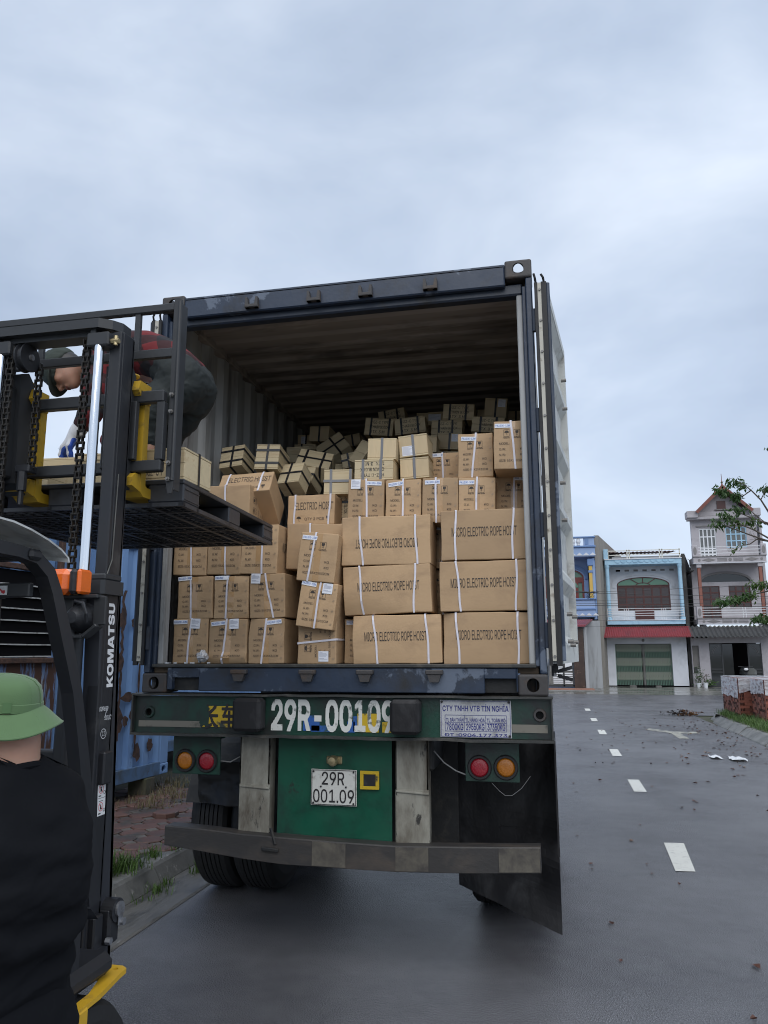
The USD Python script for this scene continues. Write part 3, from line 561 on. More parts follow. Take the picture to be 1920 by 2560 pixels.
for x0, x1 in ((-1.797, -1.625), (-.866, -.70)):
    b = MB(); b.box(((x0+x1)/2, -.055, 1.336), (x1-x0, .115, .186), .018); obj('rubber_bumper', b, 'rubber_dusty', tr)
# number lettering over leftover coloured patches
m = MB()
for x0, x1, z0, z1 in ((-1.40, -1.30, 1.245, 1.33), (-1.35, -1.22, 1.24, 1.275), (-1.10, -1.02, 1.245, 1.33), (-1.135, -1.09, 1.24, 1.30)): m.bb(x0, x1, .0020, .0035, z0, z1)
objs('paint_patch', m, 'blue_patch', tr); m = MB()
for x0, x1, z0, z1 in ((-1.075, -.95, 1.243, 1.345), (-.93, -.875, 1.243, 1.30)): m.bb(x0, x1, .0012, .0030, z0, z1)
objs('paint_patch', m, 'yellow_sign', tr)
sh = put(text2d('29R-00109', .178, .735, 800), -1.595, 1.2435); obj('painted_number', MB().plate(sh, .0005), 'white_digit', tr)
# torn yellow sign with two characters
sg = obj('yellow_sign', MB().bb(-2.032, -1.80, .0005, .0030, 1.256, 1.377), 'yellow_sign', tr)
obj('lettering', MB().plate(union_all([put(text2d('长', .105, .09, font='Noto Sans CJK'), -2.02, 1.262), put(text2d('车', .105, .085, font='Noto Sans CJK'), -1.905, 1.266)]).buffer(.004), -.001), 'black_print', sg)
rq = random.Random(5); pl = [Polygon([(-2.034+rq.uniform(-.005, .045), 1.256+rq.uniform(0, .118)) for _ in range(3)]).buffer(.008) for _ in range(9)] + [sbox(-2.036, 1.30, -2.0, 1.379)]
obj('torn_patch', MB().plate(union_all(pl), -.0018), 'chassis_green', sg)
# company plate
cs = obj('company_sign', MB().bb(-.598, -.205, -.004, .003, 1.226, 1.426, .001), 'sign_silver', tr)
cx = -.4015; S = []
def ctr(t, h, w, z, wt=700): g = text2d(t, h, w, wt); return put(g, cx-w/2, z)
S += [ctr('CTY TNHH VTB TÍN NGHĨA', .030, .365, 1.367), put(text2d('ĐT :0904.177.373', .0165, .345, 700), -.575, 1.2315)]
for (xa, xb, a, bq) in ((-.570, -.462, 'TL BẢN THÂN', '7800KG'), (-.462, -.345, 'TL HÀNG HÓA', '29550KG'), (-.345, -.232, 'TL TOÀN BỘ', '37350KG')):
    S += [put(text2d(a, .019, (xb-xa)*.9, 650), xa+(xb-xa)*.05, 1.310), put(text2d(bq, .036, (xb-xa)*.86, 700), xa+(xb-xa)*.07, 1.2655)]
    S += [LineString([(xa, 1.259), (xb, 1.259), (xb, 1.345), (xa, 1.345), (xa, 1.259)]).buffer(.0012), LineString([(xa, 1.305), (xb, 1.305)]).buffer(.0012)]
S.append(LineString([(-.592, 1.231), (-.211, 1.231), (-.211, 1.421), (-.592, 1.421), (-.592, 1.231)]).buffer(.0012))
obj('lettering', MB().plate(union_all(S), -.005), 'sign_blue', cs)
for x, z in ((-.217, 1.417), (-.217, 1.236), (-.588, 1.417)): obj('rivet', MB().cyl((x, -.003, z), (x, -.010, z), .007, 10), 'black_print', cs)
obj('reflective_strip', MB().bb(-2.443, -2.036, .0008, .003, 1.252, 1.288), 'reflect_strip', tr); obj('reflective_strip', MB().bb(-.203, -.012, .0008, .003, 1.256, 1.299), 'reflect_strip', tr)
# below the beam
for x0, x1, z0, bot in ((-1.822, -1.634, 1.20, .60), (-.876, -.686, 1.20, .575)):
    b = MB(); P = np.array([[(x, .10, z), (x, .098, z)] for z in (1,) for x in (0,)]) if False else None
    b.bb(x0, x1, .10, .11, .92, z0, .002); b.bb(x0+.005, x1+.006, .092, .102, bot, .925, .002)
    b.bb(x0, x0+.01, .10, .2, bot, z0, .002); b.bb(x1-.01, x1, .10, .2, bot, z0, .002); b.bar((x0+.005, .094, .915), (x1+.006, .09, .905), .02, .014, (0, 0, 1), .004); obj('support_post', b, 'post_white', tr)
pn = obj('centre_panel', MB().sheet(np.array([[(x, .12+.018*math.sin((x+1.5)*5)*max(0, (.8-z))*2, z-(.02*fbm(np.array([x*9., 0, 0]), 3) if z < .65 else 0)) for x in np.linspace(-1.586, -.899, 24)] for z in np.linspace(.635, 1.20, 14)]), .006), 'panel_green', tr)
npl = obj('number_plate', MB().box((-1.2385, .098, .921), (.274, .004, .20), .0015), 'plate_white', tr)
S = [put(text2d('29R', .072, .135, 550), -1.31, .935), put(text2d('001.09', .072, .245, 550), -1.362, .838), LineString([(-1.37, .826), (-1.107, .826), (-1.107, 1.016), (-1.37, 1.016), (-1.37, .826)]).buffer(.002)]
obj('lettering', MB().plate(union_all(S), .0945), 'black_print', npl)
for x, z in ((-1.36, 1.008), (-1.12, 1.008), (-1.36, .835), (-1.12, .835), (-1.315, .925), (-1.165, .925)): obj('plate_screw', MB().cyl((x, .097, z), (x, .09, z), .0055, 8), 'black_print', npl)
b = MB(); b.lathe([(.0, -.045), (.022, -.042), (.03, -.025), (.03, 0), (.026, .02)], 20, (-1.241, .098, 1.071), '-y'); b.box((-1.241, .112, 1.071), (.095, .012, .045), .008); obj('plate_lamp', b, 'brass', tr)
rf = obj('reflector', MB().bb(-1.06, -.992, .098, .104, .935, 1.0), 'plastic_black', tr); b = MB()
for x0, x1, z0, z1 in ((-1.082, -.97, 1.0, 1.018), (-1.082, -.97, .917, .935), (-1.082, -1.062, .935, 1.0), (-.990, -.97, .935, 1.0)): b.bb(x0, x1, .094, .104, z0, z1, .001)
obj('reflector_frame', b, 'yellow_sign', rf)
def lightbox(x0, x1, z0, z1, lamps):
    bx_ = obj('light_box', MB().bb(x0, x1, .085, .10, z0, z1, .002).bb(x0, x1, .10, .16, z1-.012, z1), 'chassis_green', tr)
    for x, z, mt_ in lamps:
        obj('lamp_rim', MB().lathe([(.050, .012), (.066, .010), (.068, -.006), (.062, -.016), (.052, -.016), (.050, 0)], 32, (x, .085, z), '-y'), 'rubber', bx_)
        obj('lamp_lens', MB().lathe([(0, -.016), (.025, -.0150), (.042, -.011), (.050, -.004), (.051, .004)], 32, (x, .085, z), '-y'), mt_, bx_)
lightbox(-2.25, -1.945, .972, 1.19, [(-2.167, 1.05, 'lens_amber'), (-2.026, 1.05, 'lens_red')])
lightbox(-.472, -.174, .982, 1.19, [(-.393, 1.057, 'lens_red'), (-.248, 1.061, 'lens_amber')])
# bent under-run bar
bx = [(-2.237, .692, .585), (-2.0, .683, .562), (-1.758, .665, .535), (-1.53, .658, .517), (-1.2, .648, .512), (-.857, .642, .510), (-.5, .654, .522), (-.075, .672, .545)]
xs = np.linspace(-2.237, -.075, 40); zt = np.interp(xs, [q[0] for q in bx], [q[1] for q in bx]); zb_ = np.interp(xs, [q[0] for q in bx], [q[2] for q in bx])
ring = lambda x, a, c: [(x, 0, c), (x, 0, a-.006), (x, .006, a), (x, .115, a-.004), (x, .115, c), (x, .006, c-.003)]
P = np.array([ring(x, a, c)+[ring(x, a, c)[0]] for x, a, c in zip(xs, zt, zb_)]); b = MB().grid(P[:, ::-1])
for e, rv in ((0, 1), (-1, -1)): b.add(P[e][:6], [[0, k, k+1][::rv] for k in range(1, 5)])
obj('underrun_bar', b, 'bumper_dark', tr)
for x0, x1 in ((-1.334, -1.14), (-.857, -.675), (-.295, -.080)):
    q = np.linspace(x0, x1, 8); obj('bar_patch', MB().grid(np.array([[(x, -.003, np.interp(x, xs, zb_)+.004), (x, -.003, np.interp(x, xs, zt)-.005)] for x in q])[::-1].transpose(1, 0, 2)[:, ::1]) if False else MB().sheet(np.array([[(x, -.002, np.interp(x, xs, zb_)+.004), (x, -.002, np.interp(x, xs, zt)-.006)] for x in q]), .003), 'bumper_patch', tr)
obj('bar_hook', MB().bar((-1.63, -.01, .595), (-1.53, -.012, .59), .02, .02, (0, 0, 1), .004).bar((-1.59, .02, .70), (-1.55, -.01, .62), .012, .012), 'chassis_dark', tr)
# frame, axles, wheels
b = MB()
for x in (-1.75, -.72): b.bb(x-.06, x+.06, .15, 6.0, 1.02, 1.40, .01)
for y in (.7, 1.9, 3.2, 4.5, 5.8): b.bb(-2.38, -.06, y-.05, y+.05, 1.25, 1.40, .01)
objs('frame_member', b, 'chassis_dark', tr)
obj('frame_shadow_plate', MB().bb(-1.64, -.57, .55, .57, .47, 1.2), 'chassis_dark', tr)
def wheel(x0, x1, y, R=.515, parent=tr, name='wheel'):
    w = x1-x0; pr = [(R*.56, -w/2), (R*.80, -w/2-.004), (R*.93, -w/2+.006), (R*.985, -w/2+.03), (R, -w/2+.06)]
    for k in range(5):
        a = -w/2+.06+(w-.12)*k/5; q = (w-.12)/5
        pr += [(R, a), (R, a+q*.75), (R-.014, a+q*.78), (R-.014, a+q*.97)]
    pr += [(R, w/2-.06), (R*.985, w/2-.03), (R*.93, w/2-.006), (R*.80, w/2+.004), (R*.56, w/2)]
    t = obj(name, MB().lathe(pr, 48, ((x0+x1)/2, y, R), 'x'), 'tyre', parent)
    obj('rim', MB().lathe([(R*.57, -w/2+.01), (R*.52, -w/2+.03), (R*.2, -w/2+.08), (R*.2, w/2-.08), (R*.52, w/2-.03), (R*.57, w/2-.01)], 28, ((x0+x1)/2, y, R), 'x'), 'wheel_rim', t)
for y in (1.36, 2.68):
    for x0 in (-2.50, -2.20, -.56, -.265): wheel(x0, x0+.28, y)
    obj('axle', MB().cyl((-2.3, y, .515), (-.15, y, .515), .075, 12), 'chassis_dark', tr)
# mud flaps
U, W_ = np.meshgrid(np.linspace(0, 1, 26), np.linspace(0, 1, 30))
def flap(x0, x1, zt_, zl, zr, y0, amp, seed):
    x = x0+(x1-x0)*U; zbm = zl+(zr-zl)*U**1.15; z = zt_+(zbm-zt_)*W_
    y = y0+.05*np.sin(U*3.0+W_*2)*W_ - amp*np.exp(-((W_-.62)/.13)**2)*(U**1.5)*.9 - .10*W_**2*U + .075*(fbm(np.stack([U*2.5, W_*2.5, U*0+seed], -1), 3, seed)-.5)
    return MB().sheet(np.stack([x, y, z], -1), .01)
mf = obj('mud_flap', flap(-.60, .022, 1.17, .25, .070, .70, .20, 3), 'rubber_dusty', tr, label='large scuffed right mud flap sagging towards the road')
obj('flap_batten', MB().bar((-.33, .655, .612), (.024, .60, .618), .012, .05, (0, 0, 1), .004), 'rubber_dusty', mf)
obj('flap_edge', MB().bb(.016, .026, .12, .70, .60, 1.2), 'rubber_dusty', mf)
obj('mud_flap', flap(-2.24, -1.83, 1.0, .74, .76, .42, .02, 5), 'rubber', tr, label='short torn left mud flap')
obj('wheel_guard', MB().sheet(np.array([[(x, 1.36+.60*math.cos(a), .53+.60*math.sin(a)) for a in np.linspace(.35, 2.7, 14)] for x in (-.58, .02)]), .004), 'chassis_dark', tr)
obj('wheel_guard', MB().sheet(np.array([[(x, 1.36+.60*math.cos(a), .53+.60*math.sin(a)) for a in np.linspace(.35, 2.9, 14)] for x in (-2.49, -1.92)]), .004), 'chassis_dark', tr)
obj('cable', MB().tube([(-.66, .16, 1.13), (-.6, .14, 1.07), (-.53, .12, 1.03), (-.47, .105, 1.012)], .004, 6), 'wire_grey', tr)
obj('cable', MB().tube([(-.33, .1, .975), (-.29, .12, .93), (-.26, .13, .905), (-.22, .14, .905), (-.17, .16, .94), (-.12, .2, 1.0)], .0015, 5), 'wire_grey', tr)
obj('cable', MB().tube([(-2.0, .12, 1.05), (-1.9, .14, 1.04), (-1.83, .18, 1.08)], .004, 6), 'wire_grey', tr)
# ------------------------------------------------------------------ cartons
def umbrella(s):
    c = union_all([Point(0, 0).buffer(.5).intersection(sbox(-1, 0, 1, 1)).difference(union_all([Point(x, -.03).buffer(.11) for x in (-.33, 0, .33)])), LineString([(0, 0), (0, -.42)]).buffer(.025), LineString([(0, -.42), (.04, -.48), (.11, -.48), (.14, -.42)]).buffer(.025)])
    return affinity.scale(c, s, s, origin=(0, 0))
def goblet(s):
    c = union_all([Polygon([(-.33, .5), (.33, .5), (.31, .1), (.17, -.1), (-.17, -.1), (-.31, .1)]), sbox(-.035, -.42, .035, -.08), sbox(-.22, -.48, .22, -.42)]).difference(Polygon([(.05, .5), (.12, .32), (.03, .24), (.10, .1), (.07, .24), (.16, .32)]))
    return affinity.scale(c, s, s, origin=(0, 0))
def frame(x0, x1, z0, z1, t): return sbox(x0, z0, x1, z1).difference(sbox(x0+t, z0+t, x1-t, z1-t))
def print_small(w, h):
    S = []
    for x0, x1, ic in ((.27, .43, umbrella), (.54, .70, goblet)):
        S += [frame(x0*w, x1*w, .665*h, .815*h, .0018), put(ic(.125*w), (x0+x1)/2*w, .745*h)]
    S += [put(text2d('Keep Dry', .0085, .165*w, 700), .265*w, .632*h), put(text2d('Take Careful', .0085, .21*w, 700), .51*w, .632*h)]
    S += [put(text2d('MODEL:', .047*h, .27*w, 450), .15*w, .50*h), put(text2d('G.W:', .047*h, .17*w, 450), .15*w, .385*h), put(text2d('N.W:', .047*h, .17*w, 450), .15*w, .27*h),
          put(text2d('KG', .047*h, .115*w, 450), .70*w, .385*h), put(text2d('KG', .047*h, .115*w, 450), .70*w, .27*h), put(text2d('SIZE: 55X25X32CM', .047*h, .70*w, 450), .15*w, .15*h)]
    return union_all(S)
def print_long(w, h): return put(text2d('MICRO ELECTRIC ROPE HOIST', .185*h, .70*w, 430), .14*w, .47*h)
def print_hoist(w, h):
    return union_all([put(text2d('ELECTRIC HOIST', .25*h, .80*w, 430), .17*w, .50*h), put(text2d('QTY 2 PCS', .085*h, .41*w, 430), .37*w, .15*h), put(umbrella(.10*w), .25*w, .2*h), put(goblet(.10*w), .86*w, .2*h)])
PR = {'small': print_small, 'long': print_long, 'hoist': print_hoist}
_pc = {}
def printed(kind, w, h):
    k = (kind, round(w, 3), round(h, 3))
    if k not in _pc: _pc[k] = PR[kind](w, h)
    return _pc[k]

def carton(label, x, y, z, w, h, d, roll=0, yaw=0, pitch=0, pr='small', rot=0, sticker=None, slip=None, straps=((.5, .5),), hstrap=None, tape=True, staples=True, dents=(), cc=(), fold=None,
           bulge=.006, seed=0, side=None, centred=None, group='cartons stacked in the container', code='PA1200-12M', strapmat='strap_white', pr_off=0.0):
    t = thing('carton', label, 'carton', centred or (x, y, z), (pitch, -roll, yaw), group)
    rs = random.Random(seed*7+1); ox, oz = (-w/2, -h/2) if centred else (-w/2, 0); oy = -d/2 if centred else 0
    D_ = [(rs.uniform(.1, .9), rs.uniform(.05, .95), rs.uniform(.05, .16), rs.uniform(.05, .12), rs.uniform(-.002, .005)) for _ in range(7)] + list(dents)
    def disp(u, v):
        u, v = np.clip(u, 0, 1), np.clip(v, 0, 1)
        o = -bulge*np.sin(np.pi*u)**.7*np.sin(np.pi*v)**.7 + .004*(fbm(np.stack([u*3+seed, v*3, 0*u], -1), 3, 2)-.5)
        for a, b, ra, rb_, dp in D_: o = o + dp*np.exp(-((u-a)/ra)**2-((v-b)/rb_)**2)
        for c, a, b, dp in cc:
            du = u if c[1] == 'l' else 1-u; dv = v if c[0] == 'b' else 1-v
            o = o + dp*np.maximum(0, 1-(du/a+dv/b))
        if fold is not None: o = o - fold[1]*np.clip(1-np.abs(v-fold[0]*.45)/(fold[0]*.55), -.6, 1)*(v < fold[0]*1.05)
        return o
    r = .007
    def axis(L, n): return np.unique(np.r_[0, r*.35, r, np.linspace(r, L-r, n), L-r, L-r*.35, L])
    m = MB(); A = {0: axis(w, 9), 1: axis(d, 5), 2: axis(h, 9)}; S = np.array([w, d, h])
    def face(ax, sgn):
        a, b = [k for k in range(3) if k != ax]; P, Q = np.meshgrid(A[a], A[b], indexing='ij'); V = np.zeros(P.shape+(3,)); V[..., a] = P; V[..., b] = Q; V[..., ax] = S[ax] if sgn > 0 else 0
        q = np.clip(V, r, S-r); e = V-q; n = np.linalg.norm(e, axis=-1, keepdims=True); V = q + r*e/np.maximum(n, 1e-9)
        k = (V[..., 1]/d); fade = np.clip(1-k*2.2, 0, 1)
        V[..., 1] += disp(V[..., 0]/w, V[..., 2]/h)*fade
        V[..., 0] += .004*(fbm(V*7+seed, 2, 4)-.5)*2; V[..., 2] += .003*(fbm(V*7+seed+9, 2, 6)-.5)*2
        flip = (sgn > 0) != (ax == 1)
        m.grid(V if not flip else V.transpose(1, 0, 2)) if False else m.grid(V.transpose(1, 0, 2) if flip else V)
    for ax in range(3):
        for sg_ in (-1, 1): face(ax, sg_)
    m.v = [np.asarray(q)+[ox, oy, oz] for q in m.v]
    v_, f_ = m.arrays(); tmm = trimesh.Trimesh(v_, f_, process=False); tmm.merge_vertices(digits_vertex=5)
    ce = tmm.vertices.mean(0); 
    if tmm.volume < 0: tmm.invert()
    obj('box_body', tmm, 'kraft', t, smooth=40, local=True)
    def onfront(shape, off):
        v, f = flat(shape); y_ = disp(v[:, 0]/w, v[:, 1]/h)
        return MB().add(np.c_[v[:, 0]+ox, y_+oy-off, v[:, 1]+oz], f)
    def gridfront(u0, u1, v0, v1, off, n=8, k=3, sl=0.0, th=.0008):
        V = np.linspace(v0, v1, n); U = np.linspace(0, 1, k); P = np.zeros((n, k, 3))
        for i, vv in enumerate(V):
            for j, uu in enumerate(U):
                a = u0+(u1-u0)*uu + sl*(1-(vv-v0)/(v1-v0)); P[i, j] = (a*w+ox, disp(a, vv)+oy-off, vv*h+oz)
        return MB().sheet(P, th)
    if tape: obj('adhesive_tape', gridfront(.42, .58, .01, .99, .0006, 9, 3, 0, .0006), 'kraft_tape', t, local=True)
    if pr:
        sh = printed(pr, w, h) if rot in (0, 180) else printed(pr, h, w)
        if rot: sh = affinity.rotate(sh, rot, origin=(0, 0)); b = {180: (w, h), 90: (w, 0), -90: (0, h)}[rot]; sh = affinity.translate(sh, *b)
        if pr_off: sh = affinity.translate(sh, pr_off*w, 0)
        obj('printed_lettering', onfront(sh, .0016), 'carton_ink', t, local=True)
    if side:
        sh = printed(side[0], d, h) if side[1] == 0 else affinity.translate(affinity.rotate(printed(side[0], h, d), 90, origin=(0, 0)), d, 0)
        v, f = flat(sh); obj('printed_lettering', MB().add(np.c_[np.full(len(v), w+ox+.0045), v[:, 0]+oy, v[:, 1]+oz], f), 'carton_ink', t, local=True)
        if len(side) > 2:
            obj('packing_strap', MB().sheet(np.array([[(w+ox+.006, yy+oy, zz*h+oz) for zz in (side[2]-.02, side[2]+.02)] for yy in np.linspace(0, d, 6)]), .001), 'strap_white', t, local=True)
    if staples:
        S = []
        for k in range(4):
            vv = .12+.25*k+rs.uniform(-.02, .02); S += [LineString([(.90*w, vv*h), (.925*w, (vv+.035)*h)]).buffer(.0011), LineString([(.925*w, vv*h-.001), (.95*w, (vv+.035)*h-.001)]).buffer(.0011)]
        obj('staples', onfront(union_all(S), .0022), 'staple', t, local=True)
    for u0, u1 in straps:
        hw = .0058/w; P = []
        for vv in np.linspace(0, 1, 12):
            u = u1+(u0-u1)*vv + .006*math.sin(vv*6+seed); y_ = float(disp(np.array(u), np.array(vv))); P.append([((u-hw)*w+ox, y_+oy-.0028, vv*h+oz), ((u+hw)*w+ox, y_+oy-.0028, vv*h+oz)])
        for k in np.linspace(0, 1, 5): P.append([((u0-hw)*w+ox, k*d+oy, h+oz+.0035), ((u0+hw)*w+ox, k*d+oy, h+oz+.0035)])
        obj('packing_strap', MB().sheet(np.array(P), .0011), strapmat, t, local=True)
    if hstrap is not None:
        v0, v1 = hstrap if isinstance(hstrap, tuple) else (hstrap, hstrap); hw = .0058/h; P = []
        for uu in np.linspace(0, 1, 10):
            vv = v0+(v1-v0)*uu; y_ = float(disp(np.array(uu), np.array(vv))); P.append([(uu*w+ox, y_+oy-.0042, (vv-hw)*h+oz), (uu*w+ox, y_+oy-.0042, (vv+hw)*h+oz)])
        for k in np.linspace(0.02, 1, 4): P.append([(w+ox+.005, k*d+oy, (v1-hw)*h+oz), (w+ox+.005, k*d+oy, (v1+hw)*h+oz)])
        obj('packing_strap', MB().sheet(np.array(P), .0011), strapmat, t, local=True)
    def label(pos, kind):
        u, vv, a = pos; lw, lh = (.095, .026) if kind == 's' else (.062, .062)
        sh = affinity.translate(affinity.rotate(sbox(0, 0, lw, lh), a, origin=(0, 0)), u*w, vv*h); c = np.array(sh.exterior.coords)[:4]
        P = np.array([[c[0]*(1-i)*(1-j)+c[1]*i*(1-j)+c[3]*(1-i)*j+c[2]*i*j for i in np.linspace(0, 1, 5)] for j in np.linspace(0, 1, 3)])
        Q = np.dstack([P[..., 0]+ox, disp(P[..., 0]/w, P[..., 1]/h)+oy-.0034, P[..., 1]+oz]); p = obj('model_sticker' if kind == 's' else 'paper_slip', MB().sheet(Q, .0006), 'paper', t, local=True)
        if kind == 's': g = put(text2d(code, .0125, .086, 600), .005, .0075)
        else: g = union_all([sbox(.006, .052-.0055*k, .006+ww, .0545-.0055*k) for k, ww in enumerate((.02, .045, .05, .05, .043, .0, .03, .05))])
        g = affinity.translate(affinity.rotate(g, a, origin=(0, 0)), u*w, vv*h); v, f = flat(g)
        obj('lettering', MB().add(np.c_[v[:, 0]+ox, disp(v[:, 0]/w, v[:, 1]/h)+oy-.0045, v[:, 1]+oz], f), 'ink_blue' if kind == 's' else 'ink_grey', p, local=True)
    if sticker: label(sticker, 's')
    if slip: label(slip, 'p')
    return t

L2_ = ((.20, .24), (.83, .85)); K = dict(pr='long', tape=False, staples=False)
FL = 1.622
carton('big carton with its hoist lettering upside down, topmost of the middle stack', -.939, .15, 2.213, .554, .300, .25, -.1, straps=L2_, rot=180, seed=1, **K)
carton('big carton with upright hoist lettering, topmost of the stack beside the right post', -.323, .15, 2.228, .550, .301, .25, 0, straps=((.165, .155), (.79, .765)), seed=2, pr_off=-.02, cc=[('tr', .22, .25, .006)], **K)
carton('big carton with dark creased lower left corner, under the upside-down carton', -.930, .15, 1.918, .543, .293, .25, 1.4, straps=((.19, .225), (.83, .80)), seed=3, pr_off=.03, cc=[('bl', .75, .36, .035)], **K)
carton('big carton with clean face in the middle of the right-hand stack', -.331, .15, 1.926, .556, .296, .25, .4, straps=((.18, .225), (.82, .80)), seed=4, pr_off=-.02, dents=[(.1, .15, .08, .08, .008)], **K)
carton('big carton with crumpled left edge on the floor, bottom of the middle stack', -.873, .15, FL, .541, .288, .25, .8, straps=((.24, .29), (.83, .86)), seed=5, cc=[('tl', .4, .3, .02), ('bl', .3, .3, .012), ('tr', .25, .35, .02)], **K)
carton('big carton with both upper corners pushed in, on the floor beside the right post', -.324, .15, FL, .541, .296, .25, .1, straps=((.145, .175), (.81, .80)), seed=6, cc=[('tl', .18, .85, .035), ('tr', .26, .4, .03)], **K)
carton('carton seen only in the gap between the two top big cartons', -.640, .45, 2.215, .235, .285, .5, -1.8, sticker=(.30, .86, 0), straps=((.56, .5),), seed=7)
carton('carton wedged deep in the gap between the middle big cartons', -.640, .50, 1.925, .235, .285, .5, 0, straps=((.56, .5),), seed=8)
# upper row
carton('carton with paper slip and model sticker, left end of the row on the big cartons', -1.093, .25, 2.486, .236, .29, .55, -1.9, sticker=(.52, .86, -2), slip=(.08, .78, 0), straps=((.5, .56),), seed=11, code='PA1200-30M')
carton('second carton in the row on the big cartons, its sticker slanting upward', -.851, .25, 2.478, .226, .285, .55, -1.3, sticker=(.09, .825, 7), straps=((.5, .5),), seed=12, code='PA1200-12M')
carton('middle carton in the row on the big cartons, strap crossing its sticker', -.618, .25, 2.476, .224, .285, .55, -1.8, sticker=(.07, .85, 2), straps=((.37, .40),), seed=13)
carton('fourth carton in the row, with a pulled staple cut at top right', -.390, .25, 2.462, .226, .29, .55, -1.6, sticker=(.01, .845, 0), straps=((.5, .48),), seed=14, code='PA1200-30M', cc=[('tr', .3, .3, .01)])
carton('shaded carton under the overhanging one, against the right post', -.168, .38, 2.500, .227, .288, .5, -1.7, sticker=(.5, .87, -1), straps=((.49, .5),), seed=15, code='PA1000-12M')
carton('upper carton with torn clear tape, left of the highest carton', -.392, .28, 2.760, .219, .283, .5, -.6, sticker=(.09, .84, -3), straps=((.52, .40),), seed=16)
carton('highest front carton, overhanging the row beside the right post', -.158, .15, 2.770, .225, .300, .5, -1.2, sticker=(.03, .86, -2), straps=((.46, .58),), seed=17, cc=[('bl', .3, .15, .008)])
carton('dim carton behind the row, right of the stacked plain crates', -.640, .62, 2.765, .21, .255, .5, -1.2, sticker=(.03, .88, 0), straps=((.46, .50),), seed=18, code='PA1000-12M')
# left block
carton('carton at the bottom left corner, sticker and slip side by side', -2.198, .15, FL, .238, .281, .55, .6, sticker=(.01, .88, 0), slip=(.5, .78, -3), straps=((.52, .42),), seed=21, code='PA1200-30M', cc=[('br', .35, .25, .02)])
carton('crushed carton with folded base, second on the floor from the left', -1.946, .15, FL, .252, .273, .55, .5, sticker=(.06, .85, 5), slip=(.54, .78, 1), straps=((.46, .38),), seed=22, code='PA1000-12M', fold=(.27, .028))
carton('third floor carton from the left, loose straw ends under its strap', -1.694, .15, FL, .230, .274, .55, .1, sticker=(.52, .86, 6), straps=((.5, .38),), seed=23, code='PA1000-80M', dents=[(.93, .75, .08, .1, .012), (.95, .3, .08, .1, .012)], cc=[('tl', .3, .35, .018)])
carton('carton above the bottom left corner carton', -2.178, .15, 1.902, .240, .268, .55, .9, sticker=(.01, .90, 3), straps=((.37, .4),), seed=24, code='PA1200-30M')
carton('dented carton above the crushed one, sagging in at its top', -1.935, .15, 1.900, .232, .268, .55, .4, sticker=(.02, .91, 0), straps=((.40, .36),), seed=25, code='PA1200-30M', cc=[('tr', .9, .2, .015), ('br', .5, .2, .02)])
carton('carton with slanting strap and hanging slip, third in the second layer', -1.691, .15, 1.900, .236, .276, .55, 1.8, slip=(.05, .80, -4), straps=((.45, .67),), seed=26)
carton('leftmost carton of the layer half hidden by the raised pallet', -2.228, .15, 2.178, .231, .325, .55, -1.3, straps=((.5, .56),), seed=27)
carton('second carton of the layer half hidden by the raised pallet', -1.995, .15, 2.178, .227, .32, .55, -1, straps=((.5, .57),), seed=28)
carton('carton showing its lettered right side beyond the pallet corner', -1.759, .15, 2.176, .247, .315, .55, -1.4, straps=((.56, .6),), seed=29, side=('long', 0), pr_off=-.02)
carton('tilted carton leaning out between the left block and the big cartons', -1.362, .07, 2.112, .243, .299, .55, -6.1, sticker=(.05, .85, -1), straps=((.40, .30),), seed=31, yaw=0, staples=False)
carton('most tilted carton, with a white slip, under the other leaning one', -1.368, .08, 1.832, .236, .279, .55, -7.5, sticker=(.02, .91, -4), slip=(.60, .77, 0), straps=((.53, .50),), seed=32)
carton('floor carton lying sideways with a horizontal strap and low white slip', -1.368, .15, FL, .246, .265, .5, -.3, pr='small', rot=90, slip=(.55, .05, 0), straps=(), hstrap=(.46, .55), seed=33, tape=False)
carton('carton mostly hidden behind the lowest middle big carton', -1.108, .28, FL, .240, .272, .5, 0, sticker=(.05, .87, 0), straps=(), seed=34)
carton('squat carton marked for two pieces, under the tumbled crates', -1.483, .35, 2.512, .325, .200, .30, -.4, pr='hoist', straps=((.17, .15), (.91, .87)), seed=35, tape=False, staples=False)
carton('plain carton lying under the two-piece carton, behind the leaning ones', -1.36, .26, 2.205, .52, .295, .30, -2, pr=None, straps=((.3, .3), (.75, .7)), seed=36, staples=False, tape=False)
carton('carton on its side behind the pallet, print turned on its right end', -2.085, .10, 2.500, .55, .247, .30, 0, pr=None, straps=((.70, .70),), hstrap=(.0, .0), seed=37, tape=False, staples=False, side=('small', 90), cc=[('tr', .1, .2, .004)])
carton('hoist carton tipped back on its edge below two strapped crates', 0, 0, 0, .36, .20, .30, 2.4, 3.9, -40, pr='hoist', straps=((.17, .15), (.80, .78)), seed=38, centred=(-1.895, .33, 2.69), tape=False, staples=False)
for (x, y, z, s, n) in ((-2.26, .05, 1.628, .05, 5), (-2.14, .05, 1.628, .05, 4), (-2.0, .045, 1.628, .02, 2)):
    m = MB(); rr_ = random.Random(int(-x*100))
    for _ in range(n): m.box((x+rr_.uniform(-s, s), y+rr_.uniform(-.02, .02), z), (rr_.uniform(.006, .02), rr_.uniform(.006, .016), rr_.uniform(.004, .01)), .001)
    tag(obj('packing_foam', m, 'litter_white', kind=None), {-2.26: 'white foam crumbs at the left end of the container sill', -2.14: 'white foam crumbs before the silver scrap on the sill', -2.0: 'last white foam crumbs on the sill, below the crushed carton'}[x], 'packing foam', kind='stuff')
